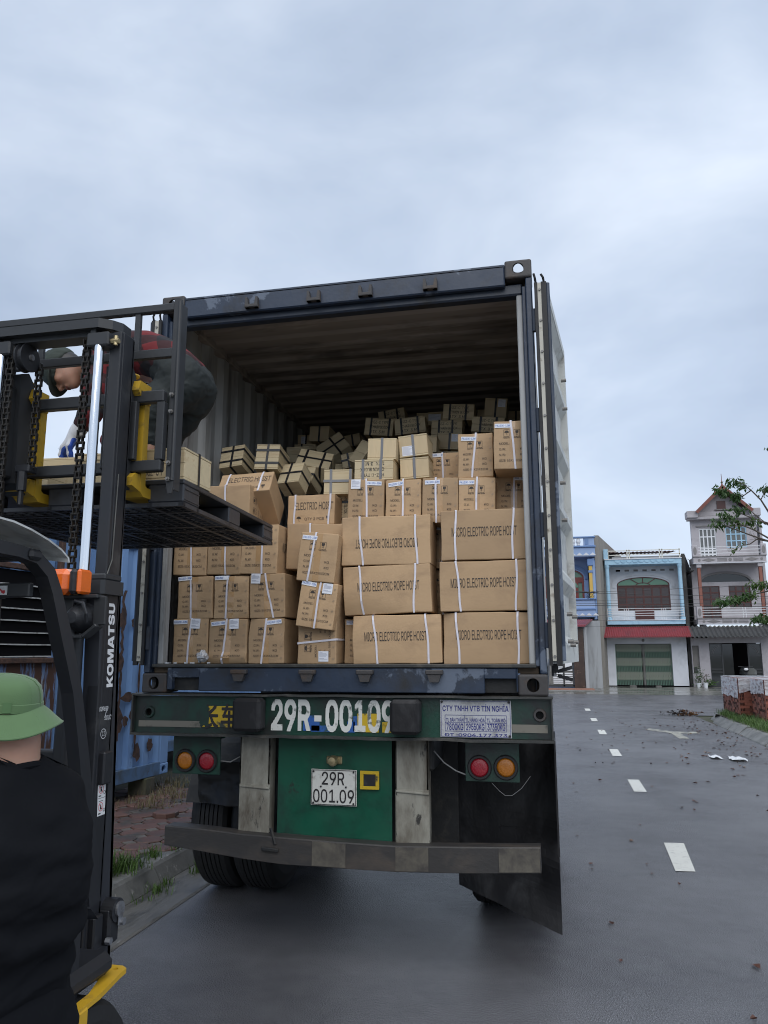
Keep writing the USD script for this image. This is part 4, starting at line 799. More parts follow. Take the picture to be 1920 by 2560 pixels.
m = MB(); U, V = np.meshgrid(np.linspace(0, 2*np.pi, 22), np.linspace(.12, np.pi-.12, 12)); R = .030*(1+.5*(fbm(np.stack([np.cos(U)*np.sin(V)*2, np.sin(U)*np.sin(V)*2, np.cos(V)*2], -1), 3, 8)-.5)*2)
m.grid(np.stack([-2.085+R*1.2*np.cos(U)*np.sin(V), .085+R*np.sin(U)*np.sin(V), 1.665+R*1.25*np.cos(V)], -1)); mat('foil', (.55, .55, .56), .3, metal=.5, var=.2, bump=.006, bs=60)
tag(obj('foil_wrapper', m, 'foil'), 'crumpled silver plastic wrapper between the two leftmost floor cartons', 'wrapper')

# ------------------------------------------------------------------ wooden crates
def crate(label, c, rot, dims, text=None, v=(), h=(), dv=(), sm='strap_black', end=False, slip=None, seed=0, flip=False, group='small wooden crates heaped on the cargo', trot=0):
    """c centre, dims (w, d, h); v: bands round front/top at these widths; h: bands round the middle height; dv: bands round left/right at these depths"""
    t = thing('wooden_crate', label, 'wooden crate', c, rot, group); w, d, hh = dims; rs = random.Random(seed); T = .011; pm = 'pine_up' if end else 'pine'
    def pk(x0, x1, y0, y1, z0, z1, mt_=None):
        j = lambda: rs.uniform(-.0009, .0009); obj('plank', MB().bb(x0+.0006+j()*.5, x1-.0006+j()*.5, y0+j(), y1+j(), z0+.0006+j()*.5, z1-.0006+j()*.5, .0014), mt_ or pm, t, local=True)
    W, D, H = w/2, d/2, hh/2
    def split(a, b, n):
        e = [a]+[a+(b-a)*(k+rs.uniform(-.12, .12))/n for k in range(1, n)]+[b]; return list(zip(e[:-1], e[1:]))
    nf = 2 if max(w, hh) > .16 and rs.random() < .75 else 1
    if end and w >= hh: 
        for a, b in split(-W, W, nf): pk(a, b, -D, -D+T, -H+T, H-T)
    else:
        for a, b in split(-H+T, H-T, nf): pk(-W, W, -D, -D+T, a, b)
    pk(-W, W, D-T, D, -H+T, H-T)
    for sx in (-1, 1):
        for a, b in split(-H+T, H-T, 1 if rs.random() < .5 else 2): pk(min(sx*W, sx*(W-T)), max(sx*W, sx*(W-T)), -D+T, D-T, a, b, 'pine')
    for zs in (-1, 1):
        for a, b in split(-D, D, 2): pk(-W-.001, W+.001, a, b, min(zs*H, zs*(H-T)), max(zs*H, zs*(H-T)), 'pine')
    bw, e = .0085, .0016
    def band(pts, wd):
        P = []
        for p in pts: P.append([np.array(p)-np.array(wd), np.array(p)+np.array(wd)])
        return MB().sheet(np.array(P), .0012)
    for a in v:
        x = -W+a*w; obj('packing_strap', band([(x, -D-e, -H-e), (x, -D-e, H+e), (x, D+e, H+e), (x, D+e, -H-e), (x, -D-e, -H-e)], (bw, 0, 0)), sm, t, local=True)
    for a in h:
        z = -H+a*hh; q = e+.0012; obj('packing_strap', band([(-W-q, -D-q, z), (W+q, -D-q, z), (W+q, D+q, z), (-W-q, D+q, z), (-W-q, -D-q, z)], (0, 0, bw)), sm, t, local=True)
    for a in dv:
        y = -D+a*d; q = e+.0012; obj('packing_strap', band([(-W-q, y, -H-q), (-W-q, y, H+q), (W+q, y, H+q), (W+q, y, -H-q), (-W-q, y, -H-q)], (0, bw, 0)), sm, t, local=True)
    if text:
        S = []
        for k, s in enumerate(text): S.append(put(text2d(s, .17*hh if len(text) > 1 else .26*hh, min(.62*w, .055*w*len(s)*1.1), 600), -.27*w if len(text) > 1 else -.42*w, (.20-.28*k)*hh-.02*hh if len(text) > 1 else -.05))
        S = union_all(S)
        if flip: S = affinity.rotate(S, 180, origin=(0, 0))
        obj('stencil_lettering', MB().plate(S, -D-.0013), 'stencil', t, local=True)
    if slip:
        x, z, a, b = slip; p = obj('paper_slip', MB().bb(x*w, x*w+a, -D-.0016, -D-.0006, z*hh, z*hh+b), 'paper', t, local=True)
        obj('lettering', MB().plate(union_all([sbox(x*w+.005, z*hh+b-.008-.007*k, x*w+a*(.5+.4*rs.random()), z*hh+b-.006-.007*k) for k in range(int(b/.008))]), -D-.0021), 'ink_grey', p, local=True)
    return t
CB = ('HSZ-C TYPE', 'CHAIN BLOCK', '1TX  3 M'); a_, b_, c_h = .255, .19, .14; EU = dict(end=True, v=(.5,))
def fc(x, y, z, w, d, h, roll=0): return dict(c=(x, y+d/2, z), rot=(0, -roll, 0), dims=(w, d, h))
crate('pale crate lettered upside down, front left of the crates on the carton row', **fc(-1.048, .30, 2.848, a_, b_, .135, -1.3), text=CB, flip=True, v=(.22, .68), sm='strap_grey', seed=1)
crate('plain crate end with a knot, on top of the upside-down lettered crate', **fc(-1.000, .33, 2.992, b_, a_, .142, -2.2), sm='strap_grey', seed=2, **EU)
crate('tilted crate with a white slip on its end, topmost of the front crates', **fc(-.806, .40, 3.022, b_, a_, .145, 4.3), sm='strap_grey', seed=3, slip=(-.4, -.45, .085, .065), **EU)
crate('plain crate end with reddish knot, under the crate with the white slip', **fc(-.799, .40, 2.870, b_, a_, .140, 1.9), sm='strap_grey', seed=4, **EU)
crate('dim lettered crate high behind, left one of a touching pair', **fc(-1.323, 1.70, 3.566, .247, b_, .15, -6.7), text=CB, v=(.22, .86), seed=5)
crate('dim lettered crate high behind, right one of a touching pair', **fc(-1.032, 1.56, 3.518, a_, b_, .137, 3.7), text=CB, v=(.22, .76), seed=6)
crate('shaded lettered crate just below the container roof, above the pair', **fc(-1.281, 2.05, 3.754, .237, b_, .146, 7.5), text=CB, v=(.25, .72), seed=7)
crate('lettered crate resting highest in the right-hand heap, two black bands', **fc(-.641, 1.647, 3.632, a_, b_, .135, -5), text=CB, v=(.22, .74), seed=8)
crate('lettered crate directly under the highest lettered one at right', **fc(-.738, 1.626, 3.496, a_, b_, .132, -3.2), text=CB, v=(.25, .68), seed=9)
crate('lettered crate half covered by the crate standing upright at right', **fc(-.394, 1.499, 3.464, a_, b_, .125, -6.7), text=CB, v=(.27, .76), seed=10)
crate('brown crate end with pale slip, standing upright at the top right', **fc(-.344, 1.75, 3.680, .182, a_, .165, -6.4), seed=11, slip=(.1, .05, .06, .065), **EU)
crate('crate end with a small slip above the dim carton', **fc(-.692, 1.419, 3.325, b_, a_, .132, -4.8), seed=12, slip=(.08, -.02, .05, .06), **EU)
crate('lettered crate peeping out just above the dim carton', **fc(-.662, 1.363, 3.157, a_, b_, .135, -3.2), text=CB, v=(.2, .8), seed=13)
crate('narrow part of a crate seen beside the tilted slip crate', **fc(-.868, 1.271, 3.273, b_, a_, .131, -3.1), seed=14, end=True)
crate('crate end far left at the back, with a black band', **fc(-1.925, 1.95, 3.616, .181, a_, .14, -3), seed=15, **EU)
crate('faint crate with a pale slip in the dark back left corner', **fc(-2.162, 2.3, 3.657, .162, a_, .125, -2.4), seed=16, slip=(-.3, -.2, .055, .07), **EU)
crate('dark crate under the faint one in the back left corner', **fc(-2.074, 2.0, 3.486, .197, b_, .110, -1.1), v=(.35,), seed=17)
crate('dim crate wedged under the crossed-band crate at the back', **fc(-1.656, 1.7, 3.337, .175, a_, .115, 11.8), seed=18, **EU)
crate('dim crate end in the back, right of the crossed-band crate', **fc(-1.708, 2.3, 3.64, .15, a_, .11, 8), seed=19, **EU)
crate('very dark crate at the back beside the right post', **fc(-.199, 2.3, 3.772, .143, a_, .09, -2.7), seed=20, **EU)
crate('very dark crate left of the upright brown crate', **fc(-.468, 2.2, 3.772, .13, a_, .09, -4), seed=21, end=True)
crate('dark crate with a large pale slip behind the highest lettered crate', **fc(-.898, 2.1, 3.749, .135, a_, .09, -1.8), seed=22, end=True, slip=(-.45, -.4, .11, .06))
crate('dark crate behind the right one of the lettered pair', **fc(-1.002, 2.1, 3.735, .13, a_, .114, -3), seed=23, end=True)
crate('weathered crate with crossed bands, leftmost on the tipped hoist carton', (-2.262, .70, 3.06), (-24, -4, -5), (.19, .15, .19), v=(.57,), h=(.25, .78), seed=31) if False else crate('weathered crate with crossed bands, leftmost on the tipped hoist carton', (-2.20, .80, 3.075), (-20, -4, -5), (.185, .19, .185), v=(.52,), h=(.27, .76), seed=31)
crate('large crate with crossed bands beside the leftmost one, lettered side right', (-1.905, .74, 3.045), (-8, 3, 3), (.172, .255, .19), v=(.5,), h=(.25, .76), seed=32)
crate('crate corner peeping out behind the large crossed-band crate', (-2.05, 1.75, 3.33), (-8, -5, 20), (.19, .255, .14), seed=33)
crate('crate tipped back with two bands, in the centre of the tumbled heap', (-1.669, 1.010, 3.077), (-38.9, 10.7, 9.9), (.255, .14, .19), v=(.22, .74), h=(.5,), seed=34)
crate('crate balanced on its edge over the two-piece carton, lettered underside', (-1.731, .738, 2.916), (-31, -.7, -9.1), (.171, .14, .19), v=(.42,), h=(.5,), seed=35)
crate('crate leaning behind the one balanced on its edge', (-1.72, .98, 2.965), (-18.8, 9.4, -7.1), (.19, .19, .14), h=(.5,), v=(.3,), seed=36)
crate('crate on end with a cross of grey bands, left of the upside-down crate', (-1.338, .52, 2.812), (-3, .2, 8), (.19, .14, .171), v=(.25, .94), h=(.53,), sm='strap_grey', seed=37)
t8 = crate('crate stood on end, its lettering running sideways, beside the two-piece carton', (-1.335, .62, 2.66), (-2.7, -.6, 1.8), (.112, .19, .255), h=(.14, .60), seed=38, end=True)
obj('stencil_lettering', MB().plate(union_all([affinity.translate(affinity.rotate(text2d(s, .022, .12 if k else .13, 600), -90, origin=(0, 0)), .028-.034*k, .075-.02*k) for k, s in enumerate(('CHAIN BLOCK', '1TX  3 M'))]), -.0966), 'stencil', t8, local=True)
crate('dim crate with crossed bands turned cornerwise, high in the heap', (-1.708, 1.704, 3.375), (-27.1, -34.5, 11.3), (.25, .14, .20), v=(.6,), h=(.52,), seed=39)
crate('shaded crate lying between the heap and the crate on end', (-1.50, 1.45, 3.07), (-30, 2, 7), (.255, .14, .19), v=(.55,), h=(.5,), seed=40)
crate('slanting crate slab leaning left of the plain crate ends', (-1.36, 1.30, 3.19), (-20, 26, -8), (.10, .2, .21), seed=41)
crate('crate with one band under the cornerwise crate', **fc(-1.47, 1.35, 3.20, .16, a_, .12, 10), v=(.35,), h=(.55,), seed=42)
# ------------------------------------------------------------------ blue containers on the footway
mat('blue_paint', (0.17, 0.30, 0.54), 0.5, var=0.12, vs=2.5, dirt=(0.11, 0.22, 0.45), ds=2.2, dt=(0.5, 0.68), dirt2=(0.055, 0.028, 0.018), ds2=5.0, dt2=(0.66, 0.70), bump=0.001, bs=14, stretch=(1, 1, 0.45))
mat('blue_rusted', (0.13, 0.20, 0.36), 0.6, var=0.2, dirt=(0.07, 0.033, 0.02), ds=4.5, dt=(0.42, 0.48), dirt2=(0.3, 0.32, 0.34), ds2=7, dt2=(0.6, 0.64), bump=0.002, bs=30, stretch=(1, 3, 0.5))
mat('blue_rail', (0.07, 0.14, 0.26), 0.5, var=0.15, dirt=(0.05, 0.07, 0.09), ds=4, dt=(0.5, 0.7), dirt2=(0.06, 0.03, 0.02), ds2=9, dt2=(0.66, 0.7))
mat('rust', (0.085, 0.045, 0.032), 0.8, var=0.5, vs=18, dirt=(0.030, 0.020, 0.017), ds=14, dt=(0.42, 0.62), bump=0.003, bs=60)
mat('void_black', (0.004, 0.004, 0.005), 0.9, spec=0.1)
mat('slat_white', (0.42, 0.43, 0.43), 0.5, dirt=(0.2, 0.19, 0.18), ds=20)
def boxcar(name_label, loc, rz, L, face, rusty):
    t = thing('blue_container', name_label, 'shipping container', loc, (0, 0, rz), 'blue containers on the paved verge')
    b = MB(); b.bb(-.07, 0, -L+.16, -.16, 0, .145, .006); obj('bottom_side_rail', b, 'blue_rail', t, local=True)
    b = MB(); b.bb(-.06, 0, -L+.16, -.16, 2.51, 2.58, .006); obj('top_side_rail', b, 'blue_rail', t, local=True)
    for y0 in (-.178, -L):
        for z0 in (0, 2.473):
            cst = casting(-.162, z0, y0); obj('corner_casting', cst, 'blue_paint', t, local=True)
        obj('corner_post', MB().bb(-.16, -.004, y0+.01, y0+.168, .118, 2.473, .008), 'blue_paint', t, local=True)
    P = corr((-.012, -.16), (-.012, -L+.16), .145, 2.52, .036, .278, (-1.0, 0), -.05); obj('side_wall', MB().sheet(P, .002), 'blue_paint', t, local=True)
    P = corr((-.16, -.02), (-2.28, -.02), .145, 2.5, .036, .25, (0, -1.0)); obj('end_wall', MB().sheet(P, .002), 'blue_paint', t, local=True)
    obj('roof', MB().bb(-2.43, -.03, -L+.03, -.03, 2.535, 2.56), 'blue_rail', t, local=True)
    obj('far_wall', MB().bb(-2.43, -2.40, -L+.05, -.05, .1, 2.54), 'blue_rail', t, local=True); obj('underside', MB().bb(-2.4, -.05, -L+.05, -.05, .08, .10), 'chassis_dark', t, local=True)
    return t
b0 = np.array([-4.475, 3.088]); bd = np.array([.103, .995])/np.linalg.norm([.103, .995]); bp = b0 + bd*1.05; rzb = -math.degrees(math.atan2(bd[0], bd[1]))
bc = boxcar('faded blue rusty container with a barred black vent, standing on the pavers', (bp[0], bp[1], .33), rzb, 6.06, None, True)
U_ = lambda a: a-1.05
rr_ = random.Random(12)
def blot(cx, cz, rx, rz_, n=16): return Polygon([(cx+rx*rr_.uniform(.65, 1.2)*math.cos(2*math.pi*k/n), cz+rz_*rr_.uniform(.65, 1.2)*math.sin(2*math.pi*k/n)) for k in range(n)]).buffer(.006).buffer(-.004)
def onside(sh, off, nm, mt_):
    v, f = flat(sh); obj(nm, MB().add(np.c_[np.full(len(v), off), v[:, 0], v[:, 1]], f), mt_, bc, local=True)
zz = lambda z: z-.33
strip = [(U_(.07)+.018*rr_.uniform(-1, 1), z) for z in np.linspace(zz(.78), zz(2.36), 26)]
onside(Polygon([(a-.028*rr_.uniform(.4, 1.2), z) for a, z in strip]+[(a+.028*rr_.uniform(.4, 1.2), z) for a, z in strip[::-1]]).buffer(0), .0035, 'rust_streak', 'rust')
for a, z, rx, rz2 in ((.06, 2.05, .07, .12), (.05, .98, .10, .14), (.22, 1.22, .12, .05), (.19, .98, .05, .06), (.30, 1.04, .045, .05), (.26, 2.02, .05, .05), (.33, 1.78, .03, .07), (.43, .63, .075, .085), (.66, .68, .06, .07), (.36, 1.1, .03, .2), (.38, .85, .02, .2), (.40, 1.45, .018, .3), (.06, 1.6, .05, .1)):
    onside(blot(U_(a), zz(z), rx, rz2), .004 if z != 1.22 else .0046, 'rust_patch', 'rust')
# barred vent
v0, v1 = U_(-1.85), U_(-1.0)
vt = obj('vent_opening', MB().bb(.002, .022, v0, v1, zz(1.66), zz(2.42)), 'void_black', bc, local=True)
for k in range(7): obj('vent_slat', MB().bb(.015, .040, v0+.02, v1-.02, zz(1.66)+.105*k-.004, zz(1.66)+.105*k+.007), 'slat_white', vt, local=True)
obj('vent_sill', MB().bb(.0, .05, v0-.06, v1+.06, zz(1.60), zz(1.65), .006), 'rust', bc, local=True)
for a in (-1.9, -1.42, -1.2, -.96, -.62): obj('rusted_frame', MB().bb(.0, .045, U_(a)-.03, U_(a)+.03, zz(2.46), zz(2.88), .006), 'rust', bc, local=True)
obj('rusted_frame', MB().bb(.003, .048, U_(-1.95), U_(-.58), zz(2.43), zz(2.48), .006), 'rust', bc, local=True)
obj('rusted_panel', MB().bb(.001, .006, U_(-2.2), U_(-.9), zz(.55), zz(1.60)), 'blue_rusted', bc, local=True)
bp2 = bp + bd*.18 + np.array([-.12, 0]); boxcar('second blue container just behind the rusty one, only its near corner showing', (bp2[0]+bd[0]*2.99*0, bp2[1]+6.06, .40), rzb, 6.06, None, False)
for k, a in enumerate((-.35, -2.6, -4.9)):
    q = bp + bd*a; obj_ = obj('timber_block', MB().box((q[0]-.1, q[1], .235), (.22, .2, .185), .01), 'earth')
    tag(obj_, ['block under the vent container nearest the truck', 'second block under the vent container, left of the first', 'block under the far left end of the vent container'][k], 'support block')

# ------------------------------------------------------------------ forklift
fl = thing('forklift', 'dark grey forklift with raised mast, yellow forks and orange indicator, left of the truck', 'forklift', (-1.975, -1.9, 0))
CX = -1.975
def mir(x): return 2*CX-x
for s in (0, 1):
    X = (lambda x: x) if not s else mir
    b = MB(); x0, x1 = sorted((X(-1.735), X(-1.665))); b.bb(x0, x1, -1.70, -1.672, .50, 1.95, .005); xa, xb = sorted((X(-1.69), X(-1.665))); b.bb(xa, xb, -1.673, -1.56, .50, 1.95, .004); b.bb(x0, x1, -1.585, -1.561, .50, 1.95, .004)
    b.v = [q + np.c_[0*q[:, 0], (1.75-q[:, 2])*.054, 0*q[:, 0]] for q in b.v]
    orl = obj('outer_rail', b, 'mast_face', fl)
    x0, x1 = sorted((X(-1.768), X(-1.646))); obj('mast_cap', MB().prism(Polygon([(x0, -1.735), (x1-.012*(1 if not s else 0), -1.735), (x1, -1.72), (x1, -1.59), (x1-.02, -1.575), (x0, -1.575)]), 1.912, 1.966, 'z').bb(*sorted((X(-1.74), X(-1.648))), -1.722, -1.60, 1.966, 1.992, .006), 'mast_grey', fl)
    b = MB(); x0, x1 = sorted((X(-1.716), X(-1.664))); b.bb(x0, x1, -1.69, -1.668, .62, 3.0, .004); b.bb(x0, x1, -1.60, -1.58, .62, 3.0, .004); xa, xb = sorted((X(-1.688), X(-1.664))); b.bb(xa, xb, -1.67, -1.585, .62, 3.005, .004); obj('inner_rail', b, 'mast_black', fl)
    cxr = X(-1.745); obj('cylinder_rod', MB().cyl((cxr, -1.715, 1.9), (cxr, -1.715, 2.93), .0195, 24), 'chrome', fl)
    obj('cylinder_barrel', MB().cyl((cxr, -1.735, .6), (cxr, -1.735, 1.90), .028, 20), 'mast_black', fl)
    b = MB(); b.box((cxr, -1.70, 2.955), (.10, .07, .06), .006); b.bb(cxr-.045, cxr-.02, -1.72, -1.64, 2.97, 3.02, .003); obj('rod_bracket', b, 'mast_grey', fl)
    d_ = 1 if not s else -1
    obj('rod_bolt', MB().cyl((cxr+d_*.04, -1.71, 2.948), (cxr+d_*.085, -1.71, 2.948), .011, 6).cyl((cxr+d_*.07, -1.71, 2.93), (cxr+d_*.07, -1.71, 2.97), .009, 6), 'brass', fl)
b = MB(); b.prism(Polygon([(mir(-1.735), -1.735), (-1.745, -1.735), (-1.70, -1.70), (-1.675, -1.66), (-1.675, -1.60), (mir(-1.675), -1.60), (mir(-1.70), -1.70)]), 3.006, 3.046, 'z'); b.bb(mir(-1.735), -1.76, -1.70, -1.62, 2.985, 3.01); obj('top_crossbar', b, 'mast_grey', fl)
obj('mid_crossbar', MB().bb(mir(-1.70), CX-.22, -1.69, -1.66, 2.90, 2.945, .004), 'mast_grey', fl)
objs('lower_crossbar', MB().bb(mir(-1.64), -1.64, -1.66, -1.60, 1.2, 1.32, .006).bb(mir(-1.64), -1.64, -1.66, -1.60, .62, .74, .006), 'mast_black', fl)
def chain(x, y, z0, z1, lean=0.0):
    b = MB(); p = .0245; n = int((z1-z0)/p)
    for k in range(n):
        z = z0+p*(k+.5); xx = x+lean*(k/n)
        for q, dx in ((0, -.014), (1, .014)) if k % 2 else ((0, -.0085), (1, .0085)): b.box((xx+dx, y, z), (.004, .019, p*1.32), .0018)
        b.tube([(xx-.018, y, z0+p*k), (xx+.018, y, z0+p*k)], .006, 6)
    return b
for x, z0, z1, y in ((-1.808, 1.35, 2.985, -1.705), (-2.165, 1.35, 2.985, -1.705), (-2.105, 2.46, 2.93, -1.60)): obj('lift_chain', chain(x, y, z0, z1), 'chain_oil', fl, label=None)
for x in (-2.122,):
    sv = obj('chain_sheave', MB().lathe([(.012, -.02), (.03, -.02), (.062, -.018), (.062, -.012), (.052, -.008), (.052, .008), (.062, .012), (.062, .018), (.03, .02), (.012, .02), (.012, -.02)], 28, (x, -1.665, 2.93), 'x'), 'mast_black', fl)
    obj('sheave_pin', MB().cyl((x-.03, -1.665, 2.93), (x+.03, -1.665, 2.93), .013, 12), 'steel_bar', sv)
for x in (-2.13,): obj('chain_anchor', MB().cyl((x, -1.62, 2.36), (x, -1.62, 2.44), .02, 12).cyl((x, -1.62, 2.30), (x, -1.62, 2.37), .012, 8).box((x, -1.60, 2.455), (.07, .06, .035), .006), 'mast_black', fl)
# carriage
b = MB(); b.bb(-2.47, -1.545, -1.535, -1.495, 2.740, 2.792, .005); b.bb(-2.47, -1.545, -1.535, -1.495, 2.437, 2.486, .005); objs('carriage_bar', b, 'mast_grey', fl)
for x0, x1 in ((-2.270, -2.178), (-1.768, -1.680)): obj('carriage_plate', MB().prism(Polygon([(-1.60, 2.40), (-1.53, 2.36), (-1.53, 2.86), (-1.57, 2.90), (-1.62, 2.88)]), x0, x1, 'x').bb(x0+.02, x1-.02, -1.66, -1.58, 2.42, 2.82, .008), 'mast_grey', fl)
b = MB()
for x in (-1.558, -2.457): b.bb(x-.018, x+.018, -1.533, -1.497, 2.486, 2.740, .003)
b.bb(-1.70, -1.655, -1.56, -1.53, 2.486, 2.74, .003); objs('carriage_upright', b, 'mast_grey', fl)
for x0, x1 in ((-1.757, -1.652), (-2.262, -2.157)):
    b = MB(); P = [(-1.495, 2.82), (-1.455, 2.82), (-1.455, 2.395), (-1.44, 2.386), (-.38, 2.378), (-.36, 2.37), (-.38, 2.362), (-1.47, 2.342), (-1.495, 2.36)]; b.prism(P, x0, x1, 'x')
    fk = obj('fork', b, 'fork_yellow', fl)
    b = MB(); b.prism([(-1.56, 2.79), (-1.545, 2.835), (-1.455, 2.835), (-1.455, 2.75), (-1.495, 2.75), (-1.495, 2.795), (-1.537, 2.795), (-1.537, 2.77)], x0-.004, x1+.004, 'x'); b.prism([(-1.56, 2.41), (-1.56, 2.375), (-1.495, 2.36), (-1.495, 2.432), (-1.535, 2.432)], x0+.002, x1-.002, 'x'); objs('fork_hook', b, 'fork_yellow', fk)
    xm = (x0+x1)/2; obj('latch_knob', MB().cyl((xm, -1.51, 2.83), (xm, -1.51, 2.865), .011, 14).lathe([(0, .012), (.024, .010), (.027, .004), (.02, -.004), (.011, -.006)], 20, (xm, -1.51, 2.866)), 'fork_yellow', fk)
# load backrest
lb = MB(); lb.bb(-2.43, -1.535, -1.50, -1.47, 3.168, 3.203, .004); br = obj('load_backrest', lb, 'mast_grey', fl)
for x, sgn in ((-1.535, 1), (-2.43, -1)):
    b = MB(); xa, xb = sorted((x, x+sgn*.008)); 
    b.prism(Polygon([(x, 2.40), (x+sgn*.012, 2.345), (x+sgn*.030, 2.345), (x+sgn*.036, 2.38), (x+sgn*.036, 3.212), (x+sgn*.022, 3.222), (x, 3.222)]), -1.50, -1.492, 'y')
    b.bb(*sorted((x+sgn*.029, x+sgn*.036)), -1.492, -1.44, 2.36, 3.20, .003); b.tube([(x+sgn*.029, -1.497, 2.40), (x+sgn*.029, -1.497, 3.205)], .010, 10); obj('backrest_post', b, 'mast_grey', br)
    for z in (2.775, 2.70, 2.475, 2.405): obj('post_bolt', MB().cyl((x+sgn*.014, -1.498, z), (x+sgn*.014, -1.512, z), .010, 6).cyl((x+sgn*.014, -1.508, z), (x+sgn*.014, -1.522, z), .006, 8), 'bolt_steel', br)
obj('backrest_rail', MB().bb(-2.43, -1.535, -1.502, -1.476, 2.952, 2.993, .003), 'mast_grey', br)
for x in (-2.19, -1.955, -1.712): obj('backrest_slat', MB().bb(x-.013, x+.013, -1.494, -1.474, 2.992, 3.17, .002), 'mast_grey', br)
# overhead guard: legs lie in upright planes x = const
outer = [(-3.1, 2.03), (-2.60, 2.03), (-2.30, 2.021), (-2.20, 2.010), (-2.12, 1.965), (-2.074, 1.896), (-2.004, 1.757), (-1.916, 1.551), (-1.847, 1.32), (-1.775, 1.05), (-1.72, .82)]
inner = [(-1.79, .82), (-1.838, 1.05), (-1.905, 1.325), (-1.970, 1.553), (-2.055, 1.735), (-2.122, 1.882), (-2.155, 1.935), (-2.215, 1.972), (-2.30, 1.983), (-2.60, 1.985), (-3.1, 1.985)]
for x0, x1, nm in ((-1.632, -1.584, 'guard_leg'), (-2.366, -2.318, 'guard_leg')): obj(nm, MB().prism(outer+inner, x0, x1, 'x'), 'mast_black', fl)
P = np.array([[(x, y, z-.02*abs((x+1.975)/.42)**3) for x in np.linspace(-2.40, -1.55, 14)] for y, z in ((-3.1, 2.10), (-2.6, 2.105), (-2.38, 2.10), (-2.297, 2.088), (-2.21, 2.068), (-2.14, 2.045), (-2.10, 2.022), (-2.095, 2.008))]); obj('roof_cover', MB().sheet(P, .006), 'roof_cover', fl)
obj('guard_roof_frame', MB().bb(-2.38, -1.57, -2.26, -2.20, 1.98, 2.015, .01), 'mast_black', fl)
gb = obj('guard_crossbar', MB().bb(-2.315, -1.635, -2.175, -2.15, 1.868, 1.915, .004), 'mast_grey', fl)
ws = obj('warning_sticker', MB().bb(-1.795, -1.755, -2.1775, -2.1755, 1.876, 1.906), 'label_orange', gb)
obj('warning_sticker', MB().bb(-1.755, -1.715, -2.1775, -2.1755, 1.876, 1.906), 'label_white', gb)
obj('lettering', MB().plate(union_all([Polygon([(-1.792, 1.885), (-1.784, 1.899), (-1.776, 1.885)])]+[sbox(-1.774+.006*k, 1.886, -1.770+.006*k, 1.898) for k in range(3)]), -2.178), 'black_print', gb)
obj('lettering', MB().plate(union_all([Polygon([(-1.752, 1.902), (-1.746, 1.902), (-1.722, 1.882), (-1.728, 1.879)]), sbox(-1.735, 1.882, -1.722, 1.891)]), -2.178), 'label_red', gb)
# indicator and head lamp on their bracket
il = obj('indicator_lamp', MB().box((-1.752, -1.83, 1.948), (.092, .085, .097), .022), 'lamp_orange', fl)
obj('lamp_body', MB().box((-1.690, -1.83, 1.948), (.034, .082, .094), .012), 'plastic_black', il); obj('side_lens', MB().box((-1.666, -1.83, 1.948), (.02, .08, .092), .009), 'lamp_orange', il)
b = MB()
for p, q in (((-1.775, 1.895), (-1.610, 1.895)), ((-1.610, 1.895), (-1.610, 1.79)), ((-1.610, 1.79), (-1.665, 1.748)), ((-1.665, 1.748), (-1.735, 1.748)), ((-1.75, 1.895), (-1.735, 1.748))): b.bar((p[0], -1.80, p[1]), (q[0], -1.80, q[1]), .05, .014, (0, 1, 0) if abs(p[0]-q[0]) < .03 else (0, 0, 1), .003)
obj('lamp_bracket', b, 'mast_grey', fl)
b = MB(); b.lathe([(.0, -.058), (.022, -.056), (.038, -.035), (.054, 0), (.058, .03), (.053, .045), (0, .05)], 24, (-1.692, -1.80, 1.817), '-y'); b.tube([(-1.69, -1.84, 1.878), (-1.65, -1.85, 1.868), (-1.635, -1.85, 1.83), (-1.64, -1.84, 1.80)], .007, 8); obj('head_lamp', b, 'plastic_black', fl)
objs('bracket_bolt', MB().cyl((-1.735, -1.82, 1.90), (-1.735, -1.82, 1.912), .012, 6).cyl((-1.70, -1.82, 1.90), (-1.70, -1.82, 1.91), .012, 6), 'brass', fl)
# writing and stickers on the right rail
SX = -1.6640
def sideplate(shape, off, nm, mt_, par):
    v, f = flat(shape); y = v[:, 0] + (1.75-v[:, 1])*.054; return obj(nm, MB().add(np.c_[np.full(len(v), SX+off), y, v[:, 1]], f), mt_, par)
sh_ = lambda z: (1.75-z)*.054
g = affinity.rotate(text2d('KOMATSU', .043, .322, 900), 90, origin=(0, 0)); sideplate(put(g, -1.607, 1.558), .0003, 'maker_lettering', 'label_white', fl)
sideplate(union_all([put(text2d('009690', .016, .058, 300, slant=.15), -1.692, 1.470).buffer(.0006), LineString([(-1.640, 1.478), (-1.655, 1.445)]).buffer(.0017), put(text2d('20.1C', .016, .042, 300, slant=.2), -1.655, 1.436).buffer(.0006), Point(-1.660, 1.385).buffer(.019).difference(Point(-1.660, 1.385).buffer(.0165)), put(text2d('12', .018, .018, 400), -1.669, 1.377)]), .0003, 'chalk_mark', 'chalk', fl)
rk_ = random.Random(3); LY = -1.659
ls = sideplate(sbox(LY-.026, 1.086, LY+.026, 1.212), .0004, 'safety_label', 'label_white', fl)
sideplate(sbox(LY-.026, 1.212, LY+.026, 1.232), .0006, 'label_header', 'label_orange', ls)
nos = []
for z in (1.182, 1.118): nos += [Point(LY-.004, z).buffer(.016).difference(Point(LY-.004, z).buffer(.0138)), LineString([(LY-.015, z+.011), (LY+.007, z-.011)]).buffer(.0013)]
sideplate(union_all(nos), .0009, 'lettering', 'label_red', ls)
blk = [sbox(LY-.024, 1.149, LY+.024, 1.1505)]
